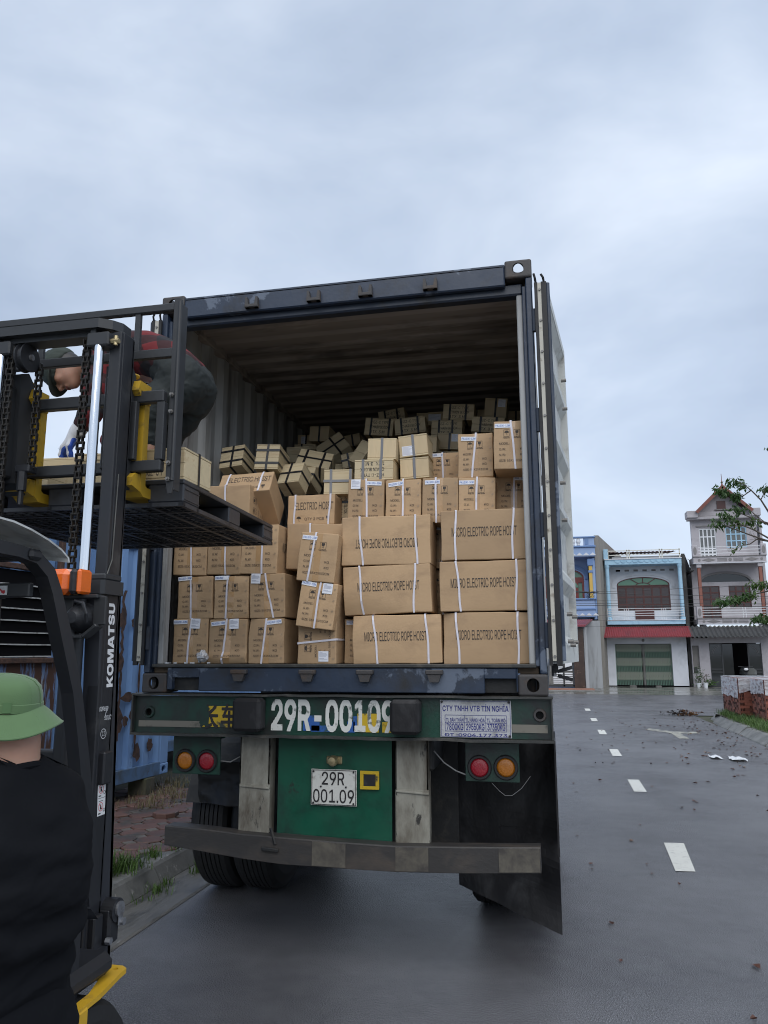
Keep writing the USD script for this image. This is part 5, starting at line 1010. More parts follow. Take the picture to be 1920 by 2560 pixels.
for z in (1.182, 1.118): blk += [Point(LY-.004, z+.006).buffer(.003), Polygon([(LY-.008, z+.002), (LY, z+.002), (LY+.001, z-.009), (LY-.009, z-.009)]), Point(LY+.018, z-.014).buffer(.0065).difference(Point(LY+.018, z-.014).buffer(.0045)), sbox(LY-.018, z+.020, LY+.01, z+.022), sbox(LY-.02, z-.026, LY-.004, z-.022)]
blk += [sbox(LY-.02+.012*k, 1.216, LY-.012+.012*k, 1.226) for k in range(4)]
sideplate(union_all(blk), .0012, 'lettering', 'black_print', ls)
obj('tilt_pin', MB().cyl((-1.68, -1.545, .735), (-1.615, -1.545, .735), .042, 24).box((-1.648, -1.555, .685), (.055, .07, .13), .01), 'plastic_black', fl)
obj('pin_cap', MB().cyl((-1.615, -1.54, .738), (-1.606, -1.54, .738), .027, 20).cyl((-1.612, -1.525, .690), (-1.598, -1.525, .690), .014, 8).box((-1.611, -1.533, .71), (.006, .03, .06), .002), 'steel_bar', fl); obj('pin_bolt', MB().cyl((-1.625, -1.60, .645), (-1.605, -1.60, .645), .013, 6), 'steel_bar', fl)
obj('hose_cover', MB().bb(-1.80, -1.735, -1.76, -1.70, .75, 1.80, .012), 'mast_black', fl)
obj('hose', MB().tube([(-1.662, -1.65, 2.4), (-1.662, -1.655, 2.2), (-1.661, -1.66, 2.05), (-1.66, -1.69, 1.99)], .0022, 5), 'kerb_concrete', fl, label='thin dangling pale cord')
# chassis
fend = Polygon([(-1.66, -1.735), (-1.475, -1.735), (-1.452, -1.752), (-1.448, -1.80), (-1.425, -1.95), (-1.415, -2.3), (-1.452, -2.3), (-1.462, -1.96), (-1.50, -1.83), (-1.66, -1.83)], [list(Point(-1.485, -1.765).buffer(.009).exterior.coords)])
obj('front_fender', MB().prism(fend, .608, .622, 'z').prism([(-1.462, -1.96), (-1.425, -1.95), (-1.415, -2.6), (-1.452, -2.6)], .40, .608, 'z') if False else MB().prism(fend, .606, .622, 'z').bb(-1.452, -1.418, -2.62, -2.02, .5, .62, .01), 'body_yellow', fl)
P = np.array([[(x, y, z) for x in (-2.50, -1.62, -1.50, -1.47)] for y, z in ((-1.80, .66), (-1.87, .80), (-1.95, .86), (-2.2, .87), (-3.2, .87))]); obj('cowl', MB().bb(-2.45, -1.49, -3.3, -1.93, .45, .86, .05), 'plastic_black', fl)
obj('fender_liner', MB().bb(-2.49, -1.465, -2.5, -1.80, .625, .70, .025), 'plastic_black', fl)
obj('floor_frame', MB().bb(-2.42, -1.50, -3.6, -1.86, .28, .46, .03), 'mast_black', fl)
obj('counterweight', MB().bb(-2.45, -1.50, -4.25, -3.55, .30, 1.05, .12), 'body_yellow', fl); obj('seat_base', MB().bb(-2.35, -1.60, -3.55, -2.8, .86, 1.02, .08), 'plastic_black', fl)
objs('seat', MB().bb(-2.22, -1.73, -3.4, -2.95, 1.02, 1.12, .05).box((-1.975, -3.45, 1.32), (.46, .12, .5), .05), 'plastic_black', fl)
obj('steering_column', MB().tube([(-2.0, -2.0, .8), (-2.0, -2.25, 1.28)], .04, 12).tube([(-2.0+.16*math.cos(a), -2.28+.13*math.sin(a), 1.32+.08*math.sin(a)) for a in np.linspace(0, 6.283, 25)], .014, 8), 'plastic_black', fl)
for x0, x1 in ((-1.63, -1.425), (-2.525, -2.32)): wheel(x0, x1, -2.03, .31, fl, 'front_wheel')
for x0, x1 in ((-1.68, -1.50), (-2.45, -2.27)): wheel(x0, x1, -3.75, .26, fl, 'rear_wheel')
objs('rear_guard_leg', MB().tube([(-1.6, -3.1, 2.0), (-1.6, -3.3, 1.7), (-1.6, -3.5, 1.0)], .035, 10).tube([(-2.35, -3.1, 2.0), (-2.35, -3.3, 1.7), (-2.35, -3.5, 1.0)], .035, 10), 'mast_black', fl)

# ------------------------------------------------------------------ pallet on the forks
mat('pallet_black', (0.030, 0.033, 0.040), 0.42, var=0.2, vs=4, dirt=(0.014, 0.014, 0.016), ds=5, bump=0.0008, bs=40)
pa = thing('pallet', 'black plastic pallet raised on the forks, its latticed underside towards the road', 'pallet', (-1.5, -1.40, 2.31), (0, 0, 2.57))
PW, PL, PH = 1.12, 1.25, .12
b = MB(); b.bb(-PW, 0, 0, PL, PH-.022, PH, .004); obj('deck', b, 'pallet_black', pa, local=True)
b = MB()
for x0, x1 in ((-.165, 0), (-.64, -.48), (-PW, -PW+.165)):
    for y0, y1 in ((0, .17), (.54, .70), (PL-.17, PL)): b.bb(x0, x1, y0, y1, .018, PH-.0215, .006)
objs('foot_block', b, 'pallet_black', pa, local=True)
b = MB()
for x0, x1 in ((-.165, 0), (-.64, -.48), (-PW, -PW+.165)):
    b.bb(x0, x0+.022, 0, PL, 0, .018); b.bb(x1-.022, x1, 0, PL, 0, .018)
for y0, y1 in ((0, .17), (.54, .70), (PL-.17, PL)): b.bb(-PW, 0, y0, y0+.022, .0005, .0175); b.bb(-PW, 0, y1-.022, y1, .0005, .0175)
objs('base_frame', b, 'pallet_black', pa, local=True)
b = MB(); s_p = .052
for k in range(int(PL/s_p)): b.bb(-PW+.01, -.01, k*s_p+.016, k*s_p+.022, .002, .015)
for k in range(int(PW/s_p)): b.bb(-PW+k*s_p+.016, -PW+k*s_p+.022, .01, PL-.01, .003, .014)
obj('lattice', b, 'pallet_black', pa, local=True)
for (x, y, s) in ((0, .0, 0),):
    b = MB()
    for z in (.03, .075): b.bb(-.002, .003, .01, .165, z, z+.004); b.bb(-.002, .003, PL-.165, PL-.01, z, z+.004)
    objs('moulded_rib', b, 'pallet_black', pa, local=True)
GP = 'crates loaded on the raised pallet'
crate('pale crate at the pallet corner, lettered end toward the mast, one strap', (-1.615, -1.245, 2.505), (0, 0, 0), (.205, .27, .145), text=('HSZ-C T',), dv=(.52,), seed=61, group=GP)
crate('crate under the gloved hand, seen between the forks', (-2.39, -.96, 2.585), (0, 0, 4), (.26, .19, .15), text=('1TX 3M',), seed=62, group=GP)
crate('lower crate of the hand-held stack, beneath the gloved hand', (-2.41, -.95, 2.502), (0, 0, -2), (.255, .19, .045), seed=63, group=GP) if False else crate('crate base layer seen through the gap under the lower carriage bar', (-2.40, -1.15, 2.500), (0, 0, -3), (.255, .19, .135), text=('1TX 3M',), v=(.4,), seed=63, group=GP)
crate('crate showing a sliver right of the chrome rod, beside the worker', (-2.19, -.93, 2.60), (0, 0, 8), (.19, .22, .15), seed=64, v=(.5,), group=GP)
crate('crate behind the mast in the middle of the pallet', (-1.95, -1.22, 2.50), (0, 0, 3), (.255, .19, .135), seed=65, v=(.3, .7), group=GP)
# ------------------------------------------------------------------ houses across the junction
mat('plaster_white', (0.60, 0.62, 0.66), 0.7, var=0.04, dirt=(0.5, 0.52, 0.55), ds=1.2, world=True)
mat('plaster_grey', (0.42, 0.43, 0.46), 0.75, var=0.08, dirt=(0.33, 0.34, 0.36), ds=1.5, world=True)
mat('plaster_lilac', (0.41, 0.39, 0.41), 0.75, var=0.06, dirt=(0.33, 0.315, 0.33), ds=1.1, world=True)
mat('plaster_blue', (0.26, 0.36, 0.56), 0.7, var=0.06, world=True)
mat('trim_blue', (0.14, 0.23, 0.42), 0.7, var=0.06, world=True)
mat('sky_blue_paint', (0.33, 0.52, 0.66), 0.6, var=0.08, dirt=(0.25, 0.42, 0.56), ds=3, dirt2=(0.14, 0.18, 0.2), ds2=4, dt2=(0.66, 0.72), world=True)
mat('yellow_column', (0.55, 0.37, 0.09), 0.6, world=True)
mat('taupe_wall', (0.24, 0.225, 0.20), 0.8, var=0.15, vs=1, dirt=(0.16, 0.15, 0.135), ds=0.9, stretch=(2, 2, 0.3), world=True)
mat('cement_wall', (0.33, 0.345, 0.36), 0.75, var=0.15, vs=1.2, dirt=(0.20, 0.20, 0.195), ds=1.1, dt=(0.48, 0.68), stretch=(2, 2.2, 0.35), world=True)
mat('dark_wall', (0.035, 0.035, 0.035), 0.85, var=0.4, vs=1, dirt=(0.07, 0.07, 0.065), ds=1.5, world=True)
mat('red_sheet', (0.20, 0.030, 0.036), 0.35, var=0.15, dirt=(0.13, 0.03, 0.035), ds=2, world=True)
mat('roof_tile_red', (0.17, 0.055, 0.040), 0.6, var=0.2, world=True)
mat('brown_door', (0.075, 0.022, 0.018), 0.4, var=0.2, vs=4, world=True)
mat('door_red', (0.20, 0.035, 0.028), 0.4, var=0.15, world=True)
mat('cream_rail', (0.60, 0.59, 0.52), 0.5, world=True)
mat('white_metal', (0.66, 0.68, 0.70), 0.4, world=True)
mat('grey_trim', (0.20, 0.19, 0.19), 0.7, world=True)
mat('brick_column', (0.23, 0.085, 0.06), 0.6, var=0.2, vs=9, world=True)
mat('fibro_grey', (0.048, 0.050, 0.052), 0.7, var=0.3, vs=2, dirt=(0.03, 0.03, 0.03), ds=3, world=True)
mat('gate_green', (0.10, 0.19, 0.14), 0.5, world=True); mat('gate_cream', (0.40, 0.385, 0.32), 0.5, world=True)
mat('metal_dark', (0.035, 0.037, 0.040), 0.4, world=True)
mat('stone_brown', (0.05, 0.030, 0.022), 0.3, var=0.5, vs=5, dirt=(0.13, 0.085, 0.06), ds=6, dt=(0.6, 0.68), world=True)
mat('curtain', (0.20, 0.19, 0.18), 0.8, var=0.3, vs=3, world=True)
mat('tank_plastic', (0.60, 0.61, 0.60), 0.4); mat('tank_blue', (0.05, 0.12, 0.33), 0.4)
def glassy(name, col, rough=.06):
    MT[name] = usdkit.material(stage, '/World/Looks/'+name, {'p': ('principled_bsdf', {'base_color': col, 'roughness': rough, 'specular_ior_level': 0.7})}, [], surface='p.BSDF')
glassy('glass_green', (0.10, 0.24, 0.15)); glassy('glass_dark', (0.02, 0.023, 0.025)); glassy('glass_grey', (0.12, 0.125, 0.12)); glassy('glass_brown', (0.045, 0.025, 0.022))
FY = 36.35
def A_(a): return 2.215+a
def hb(p, name, mt_, a0, a1, z0, z1, y0, y1, ch=0.0, label=None): return obj(name, MB().bb(A_(a0), A_(a1), y0, y1, z0, z1, ch), mt_, p, label=label)
SK = .205
def skew(m, y0=FY):
    m.v = [q + np.c_[SK*(q[:, 1]-y0), 0*q[:, 0], 0*q[:, 0]] for q in m.v]; return m
def hs(p, name, mt_, a0, a1, z0, z1, y0, y1, ref=FY): return obj(name, skew(MB().bb(A_(a0), A_(a1), y0, y1, z0, z1), ref), mt_, p)
def wall_open(p, name, mt_, a0, a1, z0, z1, y0, y1, holes):
    return obj(name, MB().prism(Polygon([(A_(a0), z0), (A_(a1), z0), (A_(a1), z1), (A_(a0), z1)], [[(A_(h[0]), h[2]), (A_(h[1]), h[2]), (A_(h[1]), h[3]), (A_(h[0]), h[3])] if len(h) == 4 else [(A_(x), z) for x, z in h] for h in holes]), y0, y1), mt_, p)
def window(p, a0, a1, z0, z1, y, cols, rows, fm, gm, fw=.05, name='window', zrows=None):
    m = MB(); xs = np.linspace(a0, a1, cols+1); zs = zrows or list(np.linspace(z0, z1, rows+1))
    for k, x in enumerate(xs): w = fw if k in (0, cols) else fw*.8; m.bb(A_(x)-w/2, A_(x)+w/2, y-.02, y+.04, z0, z1)
    for z in zs: m.bb(A_(a0), A_(a1), y-.016, y+.036, z-fw*.4, z+fw*.4)
    w = obj(name, m, fm, p)
    for i in range(cols):
        for j in range(len(zs)-1): obj('pane', MB().bb(A_(xs[i])+fw*.3, A_(xs[i+1])-fw*.3, y+.008, y+.02, zs[j]+fw*.3, zs[j+1]-fw*.3), gm, w)
    return w
def arch(a0, a1, z0, zs, zt, n=24):
    """points of a flat arch: springing zs, crown zt"""
    c = (a0+a1)/2; w = (a1-a0)/2; return [(a0, z0), (a1, z0)]+[(c+w*math.cos(t), zs+(zt-zs)*math.sin(t)) for t in np.linspace(0, math.pi, n)]
def corru(a0, a1, yb, zb, yf, zf, pitch, amp, mt_, p, name='awning_sheet', skew=0):
    n = int((a1-a0)/pitch)*6; P = []
    for k in range(n+1):
        a = a0+(a1-a0)*k/n; d = amp*math.sin(2*math.pi*k/6); P.append([(A_(a)+skew, yb, zb+d), (A_(a), yf, zf+d)])
    return obj(name, MB().sheet(np.array(P), .006), mt_, p)
# --- middle house
h2 = thing('row_house', 'narrow white house with pale blue columns, green arched glass and folding gate', 'house', (A_(2.43), FY, 0), group=None)
wall_open(h2, 'front_wall', 'plaster_white', .43, 4.42, 0.04, 2.42, FY, FY+.2, [(1.0, 3.70, .02, 2.1)])
hb(h2, 'plinth', 'void_black', .44, 4.41, 0, .05, FY-.012, FY+.15)
gate = hb(h2, 'gate_backing', 'dark_wall', 1.0, 3.70, 0.0, 2.1, FY+.30, FY+.34)
for k in range(36):
    a = 1.03+k*(2.64/35.0)
    if abs(a-2.36) < .05: continue
    obj('gate_slat', MB().bb(A_(a)-.019, A_(a)+.019, FY+.15, FY+.165, .06, 2.08), 'gate_green', gate)
for q, (z0, z1) in enumerate(((1.72, 2.08), (1.02, 1.40), (.33, .72))):
    m = MB(); n = 17; 
    for sgn in (-1, 1):
        for k in range(-3, 24):
            a = 1.02+k*.113; b2 = a+sgn*(z1-z0)*.75*.5
            for (p0, p1) in (((a, z0), (a+.113*1.5, z0+(z1-z0)*.5)), ((a, z0+(z1-z0)*.5), (a+.113*1.5, z1))):
                (xa, za), (xb, zb2) = (p0, p1) if sgn > 0 else ((p1[0], p0[1]), (p0[0], p1[1]))
                if min(xa, xb) < 1.02 or max(xa, xb) > 3.69 or min(xa, xb) < 2.36 < max(xa, xb): continue
                m.bar((A_(xa), FY+.14, za), (A_(xb), FY+.14, zb2), .012, .020, (0, 0, 1))
    tag(obj('gate_lattice', m, 'gate_cream', h2), kind='stuff')
hb(h2, 'gate_post', 'kerb_concrete', 2.33, 2.41, .02, 2.08, FY+.1, FY+.16)
hb(h2, 'gate_sill', 'void_black', 1.0, 3.7, 0, .07, FY+.05, FY+.29)
objs('gate_ramp', MB().box((A_(1.75), FY-.2, .03), (.34, .2, .07), .03).box((A_(2.95), FY-.25, .03), (.28, .2, .07), .03), 'kerb_concrete', h2)
obj('wall_lamp', MB().lathe([(0, -.05), (.05, -.04), (.07, 0), (.03, .02)], 16, (A_(2.37), FY-.01, 2.27), '-y'), 'kerb_concrete', h2)
corru(.28, 4.60, FY-.1, 2.95, FY-.95, 2.44, .11, .014, 'red_sheet', h2); hb(h2, 'awning_edge', 'red_sheet', .28, 4.60, 2.40, 2.435, FY-.97, FY-.94)
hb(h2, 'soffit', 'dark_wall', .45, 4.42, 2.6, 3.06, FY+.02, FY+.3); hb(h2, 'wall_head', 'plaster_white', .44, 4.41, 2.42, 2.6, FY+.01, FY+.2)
hb(h2, 'balcony_slab', 'sky_blue_paint', .70, 4.44, 3.06, 3.26, FY-.10, FY+1.1, .01); hb(h2, 'balcony_lip', 'plaster_white', .69, 4.45, 3.26, 3.30, FY-.12, FY+.2)
UY = FY+.95
wall_open(h2, 'upper_wall', 'plaster_white', .55, 4.62, 3.30, 6.12, UY, UY+.2, [[(1.34, 3.3), (3.96, 3.3)]+[(2.65+1.31*math.cos(t), 5.14+.40*math.sin(t)) for t in np.linspace(0, math.pi, 20)]]+[(1.33+.445*k, 1.55+.445*k, 5.84, 5.94) for k in range(7)])
for k in range(7): hb(h2, 'vent_backing', 'void_black' if k == 0 else 'grey_trim', 1.33+.445*k, 1.55+.445*k, 5.84, 5.94, UY+.03, UY+.06)
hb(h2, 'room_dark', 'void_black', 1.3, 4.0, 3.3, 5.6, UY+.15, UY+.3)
window(h2, 1.36, 3.94, 3.42, 5.07, UY+.05, 6, 4, 'brown_door', 'glass_brown', .10, 'folding_doors', [3.42, 3.75, 4.12, 4.5, 5.02])
tr_ = obj('fanlight', MB().prism(Polygon([(A_(x), z) for x, z in arch(1.34, 3.96, 5.07, 5.14, 5.54)]).difference(Polygon([(A_(x), z) for x, z in arch(1.40, 3.90, 5.12, 5.14, 5.49)])), UY+.02, UY+.08).prism(union_all([LineString([(A_(2.65)+.36*math.cos(t), 5.10+.14*math.sin(t)) for t in np.linspace(.1, math.pi-.1, 12)]).buffer(.018)]+[LineString([(A_(2.65)+.36*math.cos(t), 5.10+.13*math.sin(t)), (A_(2.65)+.95*math.cos(t), 5.10+.42*math.sin(t))]).buffer(.02) for t in (.9, math.pi/2, math.pi-.9)]), UY+.022, UY+.07), 'brown_door', h2)
obj('pane', MB().prism(Polygon([(A_(x), z) for x, z in arch(1.38, 3.92, 5.10, 5.14, 5.50)]), UY+.055, UY+.065), 'glass_green', tr_)
obj('arch_moulding', MB().prism(Polygon([(A_(x), z) for x, z in arch(1.10, 4.20, 5.0, 5.2, 5.80)]).difference(Polygon([(A_(x), z) for x, z in arch(1.28, 4.02, 4.9, 5.16, 5.64)])), UY-.04, UY-.002), 'plaster_white', h2)
for a in (.83, 4.36): obj('column', MB().lathe([(.13, 3.3), (.13, 3.4), (.10, 3.45), (.095, 5.9), (.12, 6.0), (.13, 6.1)], 20, (A_(a), FY+.06, 0)), 'sky_blue_paint', h2)
hb(h2, 'beam', 'sky_blue_paint', .72, 4.46, 6.10, 6.36, FY-.06, FY+1.2, .01); hb(h2, 'beam_cap', 'plaster_white', .70, 4.48, 6.36, 6.41, FY-.10, FY+1.2, .008)
m = MB()
for k in range(10): a = 1.35+k*.29; m.prism(Polygon([(A_(a)+.13*math.cos(t), 6.32+.13*math.sin(t)) for t in np.linspace(math.pi, 2*math.pi, 10)]), FY-.085, FY-.055)
obj('scallop_trim', m, 'sky_blue_paint', h2)
m = MB()
for z in (3.86, 3.74, 3.62, 3.50): m.bb(A_(.72), A_(4.42), FY-.06, FY-.04, z-.012, z+.012)
for a in (.74, 1.55, 1.65, 1.75, 3.35, 3.45, 3.55, 4.4): m.bb(A_(a)-.012, A_(a)+.012, FY-.05, FY-.03, 3.28, 3.87)
obj('balcony_rail', m, 'white_metal', h2)
hb(h2, 'balcony_panel', 'plaster_white', .9, 2.17, 3.30, 3.80, FY+.85, FY+.88); hb(h2, 'balcony_panel', 'plaster_white', 3.10, 4.3, 3.30, 3.80, FY+.85, FY+.88); hb(h2, 'balcony_gate', 'brown_door', 2.17, 3.10, 3.32, 3.92, FY+.80, FY+.84)
m = MB()
for z in (6.82, 6.60): m.bb(A_(.82), A_(4.42), FY-.02, FY+.02, z-.02, z+.02)
for a in (.9, 1.85, 1.96, 3.44, 3.56, 4.40): m.bb(A_(a)-.025, A_(a)+.025, FY-.02, FY+.02, 6.40, 6.88)
obj('roof_rail', m, 'cream_rail', h2); hb(h2, 'roof_pier', 'sky_blue_paint', .68, .90, 6.41, 6.92, FY-.05, FY+.15, .01)
hs(h2, 'parapet', 'cement_wall', .8, 4.5, 6.36, 6.80, FY+2.4, FY+2.6); corru(.7, 4.6, FY+5.0, 7.25, FY+2.2, 7.02, .2, .02, 'roof_tile_red', h2, 'roof_sheet')
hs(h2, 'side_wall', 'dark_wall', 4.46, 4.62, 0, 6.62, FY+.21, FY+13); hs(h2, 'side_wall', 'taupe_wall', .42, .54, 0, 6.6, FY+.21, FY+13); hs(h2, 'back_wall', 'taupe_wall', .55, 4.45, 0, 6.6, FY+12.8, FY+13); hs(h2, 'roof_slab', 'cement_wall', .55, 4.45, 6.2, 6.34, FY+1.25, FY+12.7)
# --- right house
h3 = thing('row_house', 'tall lilac house with red pointed gable, two balconies and dark ground floor doors', 'house', (A_(6.7), FY, 0))
wall_open(h3, 'front_wall', 'plaster_lilac', 4.63, 9.2, 0.0, 2.45, FY, FY+.2, [(4.47+.2, 4.88+.1, .66, 2.0), (5.46, 7.84, 0, 2.12)])
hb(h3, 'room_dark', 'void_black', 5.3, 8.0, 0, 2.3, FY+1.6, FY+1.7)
dl_ = hb(h3, 'curtain', 'curtain', 4.65, 5.0, .6, 2.05, FY+.14, FY+.16); hb(h3, 'window_clutter', 'metal_dark', 4.68, 4.85, .70, .95, FY+.05, FY+.12); hb(h3, 'window_clutter', 'cement_wall', 4.86, 4.97, .70, .88, FY+.05, FY+.12)
for a0, a1 in ((5.47, 6.05), (7.24, 7.83)):
    d = window(h3, a0, a1, .04, 2.10, FY+.06, 1, 3, 'metal_dark', 'glass_dark', .06, 'door_leaf', [.04, .72, .86, 1.5, 2.08])
    c0 = a1 if a0 < 6 else a0; sgn = -1 if a0 < 6 else 1
    m = MB()
    for r in (.42, .48): m.tube([(A_(c0)+sgn*r*math.cos(t), FY+.05, 1.55+r*math.sin(t)) for t in np.linspace(.15, 1.5, 10)], .008, 5)
    obj('scroll_work', m, 'grey_trim', d)
hb(h3, 'inner_leaf', 'glass_dark', 6.10, 6.62, .04, 2.08, FY+.45, FY+.48)
corru(4.50, 8.6, FY-.05, 2.95, FY-1.0, 2.40, .2, .035, 'fibro_grey', h3); obj('awning_flashing', MB().tube([(A_(5.5+.05*k), FY-.12, 2.93+.03*math.sin(k*1.57)) for k in range(50)], .012, 6), 'cream_rail', h3)
corru(4.46, 5.3, FY-.02, 2.78, FY-.7, 2.38, .2, .035, 'fibro_grey', h3, 'old_awning_sheet')
for z0, z1, y0, nm in ((3.06, 3.30, FY-.10, 'balcony_slab'), (6.08, 6.38, FY-.10, 'balcony_slab')):
    b_ = hb(h3, nm, 'plaster_lilac', 5.02, 8.42, z0, z1, y0, FY+1.1, .01); hb(h3, 'slab_cap', 'grey_trim', 4.99, 8.45, z1, z1+.035, y0-.04, y0+.2, .006); hb(h3, 'slab_foot', 'plaster_white', 5.0, 8.44, z0-.03, z0, y0-.02, y0+.2)
    zc = (z0+z1)/2; m = MB()
    for a, w, h in ((5.75, .32, .085), (7.75, .32, .085)): m.prism(Polygon([(A_(a-w), zc), (A_(a), zc-h), (A_(a+w), zc), (A_(a), zc+h)]), y0-.02, y0+.005)
    m.prism(Point(A_(6.75), zc).buffer(.075), y0-.022, y0+.004)
    for a in (5.3, 8.2): m.prism(Point(A_(a), zc).buffer(.06), y0-.02, y0+.004)
    for a0, a1 in ((6.15, 6.6), (6.9, 7.35)):
        for k in (-1, 0, 1): m.bb(A_(a0), A_(a1), y0-.015, y0+.004, zc+k*.06-.012, zc+k*.06+.012)
    obj('relief_ornament', m, 'grey_trim', b_)
wall_open(h3, 'upper_wall', 'plaster_lilac', 5.06, 8.42, 3.30, 6.1, UY, UY+.2, [(5.49, 6.36, 3.3, 5.0), (6.79, 7.82, 3.86, 5.0), [(x, z) for x, z in arch(5.50, 7.84, 5.20, 5.22, 5.62)]])
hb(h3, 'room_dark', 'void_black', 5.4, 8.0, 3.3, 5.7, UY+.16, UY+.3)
window(h3, 5.50, 6.35, 3.34, 4.99, UY+.05, 2, 5, 'brown_door', 'glass_brown', .09, 'balcony_door'); window(h3, 6.80, 7.81, 3.87, 4.99, UY+.05, 3, 4, 'brown_door', 'glass_brown', .09)
fw_ = obj('fanlight', MB().prism(Polygon([(A_(x), z) for x, z in arch(5.42, 7.92, 5.14, 5.24, 5.74)]).difference(Polygon([(A_(x), z) for x, z in arch(5.51, 7.83, 5.10, 5.22, 5.63)])), UY-.05, UY-.002), 'grey_trim', h3); obj('pane', MB().prism(Polygon([(A_(x), z) for x, z in arch(5.49, 7.85, 5.19, 5.22, 5.64)]), UY+.06, UY+.075), 'glass_dark', fw_)
for a in (5.27, 8.13): 
    hb(h3, 'column', 'brick_column', a-.075, a+.075, 3.35, 5.85, FY-.02, FY+.13, .015); hb(h3, 'column_head', 'plaster_lilac', a-.12, a+.12, 5.85, 6.05, FY-.06, FY+.17, .02)
m = MB()
for z in (3.84, 3.72, 3.60, 3.48): m.bb(A_(5.25), A_(8.2), FY-.06, FY-.04, z-.012, z+.012)
for a in (7.15, 7.28): m.bb(A_(a)-.012, A_(a)+.012, FY-.05, FY-.03, 3.33, 3.86)
for z in (6.88, 6.72, 6.56): m.bb(A_(5.3), A_(8.3), FY-.06, FY-.04, z-.012, z+.012)
obj('balcony_rail', m, 'white_metal', h3)
for a, z in ((5.13, 3.34), (8.33, 3.34), (5.13, 6.41), (8.33, 6.41)):
    b_ = hb(h3, 'rail_pier', 'plaster_lilac', a-.13, a+.13, z, z+.58, FY-.10, FY+.12, .02); obj('oval_relief', MB().prism(affinity.scale(Point(A_(a), z+.29).buffer(.08), 1, 2.4), FY-.115, FY-.098), 'grey_trim', b_)
obj('rail_roundel', MB().lathe([(.085, -.01), (.10, -.01), (.10, .01), (.085, .01), (.085, -.01)], 20, (A_(6.78), FY-.06, 6.70), '-y').bar((A_(6.78), FY-.06, 6.70), (A_(6.78), FY-.06, 6.79), .014, .014, (1, 0, 0)).bar((A_(6.78), FY-.06, 6.70), (A_(6.85), FY-.06, 6.655), .014, .014, (0, 1, 0)).bar((A_(6.78), FY-.06, 6.70), (A_(6.71), FY-.06, 6.655), .014, .014, (0, 1, 0)), 'grey_trim', h3)
wall_open(h3, 'top_wall', 'plaster_lilac', 5.2, 8.36, 6.38, 8.5, UY, UY+.2, [(5.58, 6.38, 6.42, 7.98), (6.86, 7.86, 6.95, 8.0)])
hb(h3, 'room_dark', 'glass_grey', 5.5, 7.95, 6.4, 8.05, UY+.16, UY+.2)
window(h3, 5.59, 6.37, 6.43, 7.97, UY+.05, 4, 2, 'white_metal', 'glass_grey', .075, 'balcony_door', [6.43, 6.62, 6.80, 6.93, 7.55, 7.95]); window(h3, 6.87, 7.85, 6.96, 7.99, UY+.05, 4, 3, 'sky_blue_paint', 'glass_grey', .075)
for a0, a1 in ((5.45, 6.52), (6.72, 8.0)): hb(h3, 'lintel', 'grey_trim', a0, a1, 8.06, 8.13, UY-.06, UY, .01)
hb(h3, 'cornice', 'plaster_lilac', 5.05, 8.48, 8.42, 8.56, UY-.35, UY+.3, .015); hb(h3, 'cornice', 'plaster_lilac', 5.15, 8.40, 8.60, 8.82, UY-.2, UY+.25, .01); hb(h3, 'cornice_line', 'grey_trim', 5.12, 8.43, 8.56, 8.60, UY-.25, UY+.25)
hb(h3, 'roof_pier', 'plaster_lilac', 4.98, 5.52, 8.5, 8.86, UY-.45, UY+.2, .02); hb(h3, 'roof_pier', 'plaster_lilac', 8.0, 8.52, 8.5, 8.9, UY-.45, UY+.2, .02)
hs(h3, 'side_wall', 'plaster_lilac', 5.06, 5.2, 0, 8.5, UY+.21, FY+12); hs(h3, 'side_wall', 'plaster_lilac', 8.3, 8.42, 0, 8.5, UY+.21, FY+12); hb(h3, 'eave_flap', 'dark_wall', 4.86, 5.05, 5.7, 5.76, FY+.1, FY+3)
obj('gable', MB().prism([(A_(5.6), 8.82), (A_(7.94), 8.82), (A_(6.78), 9.95)], UY+.05, UY+.2), 'plaster_lilac', h3)
m = MB()
for sgn in (-1, 1):
    P = np.array([[(A_(6.78), y, 10.12), (A_(6.78+sgn*1.36), y, 8.80)] for y in (UY-.55, UY+6.5)]); m.sheet(P if sgn > 0 else P[::-1], .07)
rf_ = obj('roof', skew(m, UY-.55), 'roof_tile_red', h3); obj('barge_board', MB().bar((A_(6.78), UY-.57, 10.05), (A_(5.44), UY-.57, 8.75), .03, .16, (0, 0, 1)).bar((A_(6.78), UY-.57, 10.05), (A_(8.12), UY-.57, 8.75), .03, .16, (0, 0, 1)), 'roof_tile_red', rf_)
obj('finial', MB().lathe([(.0, 10.75), (.012, 10.7), (.018, 10.35), (.05, 10.28), (.03, 10.2), (.07, 10.1), (.08, 9.98)], 12, (A_(6.78), UY-.5, 0)), 'roof_tile_red', rf_)
hb(h3, 'gable_window', 'brown_door', 6.56, 6.98, 8.98, 9.4, UY+.0, UY+.045); hb(h3, 'gable_sill', 'grey_trim', 6.44, 7.1, 8.90, 8.97, UY-.08, UY+.04, .01)
tank = thing('water_tank', 'white roof water tank with blue band behind the red gable', 'water tank', (A_(8.1), UY+2.2, 8.8))
obj('tank_body', MB().lathe([(0, .82), (.10, .80), (.32, .72), (.34, .66), (.34, .52), (.355, .5), (.355, .40), (.34, .38), (.34, .0), (0, 0)], 28, (A_(8.1), UY+2.2, 8.62)), 'tank_plastic', tank)
obj('tank_band', MB().lathe([(.343, .12), (.350, .12), (.350, .34), (.343, .34)], 28, (A_(8.1), UY+2.2, 8.62)), 'tank_blue', tank)
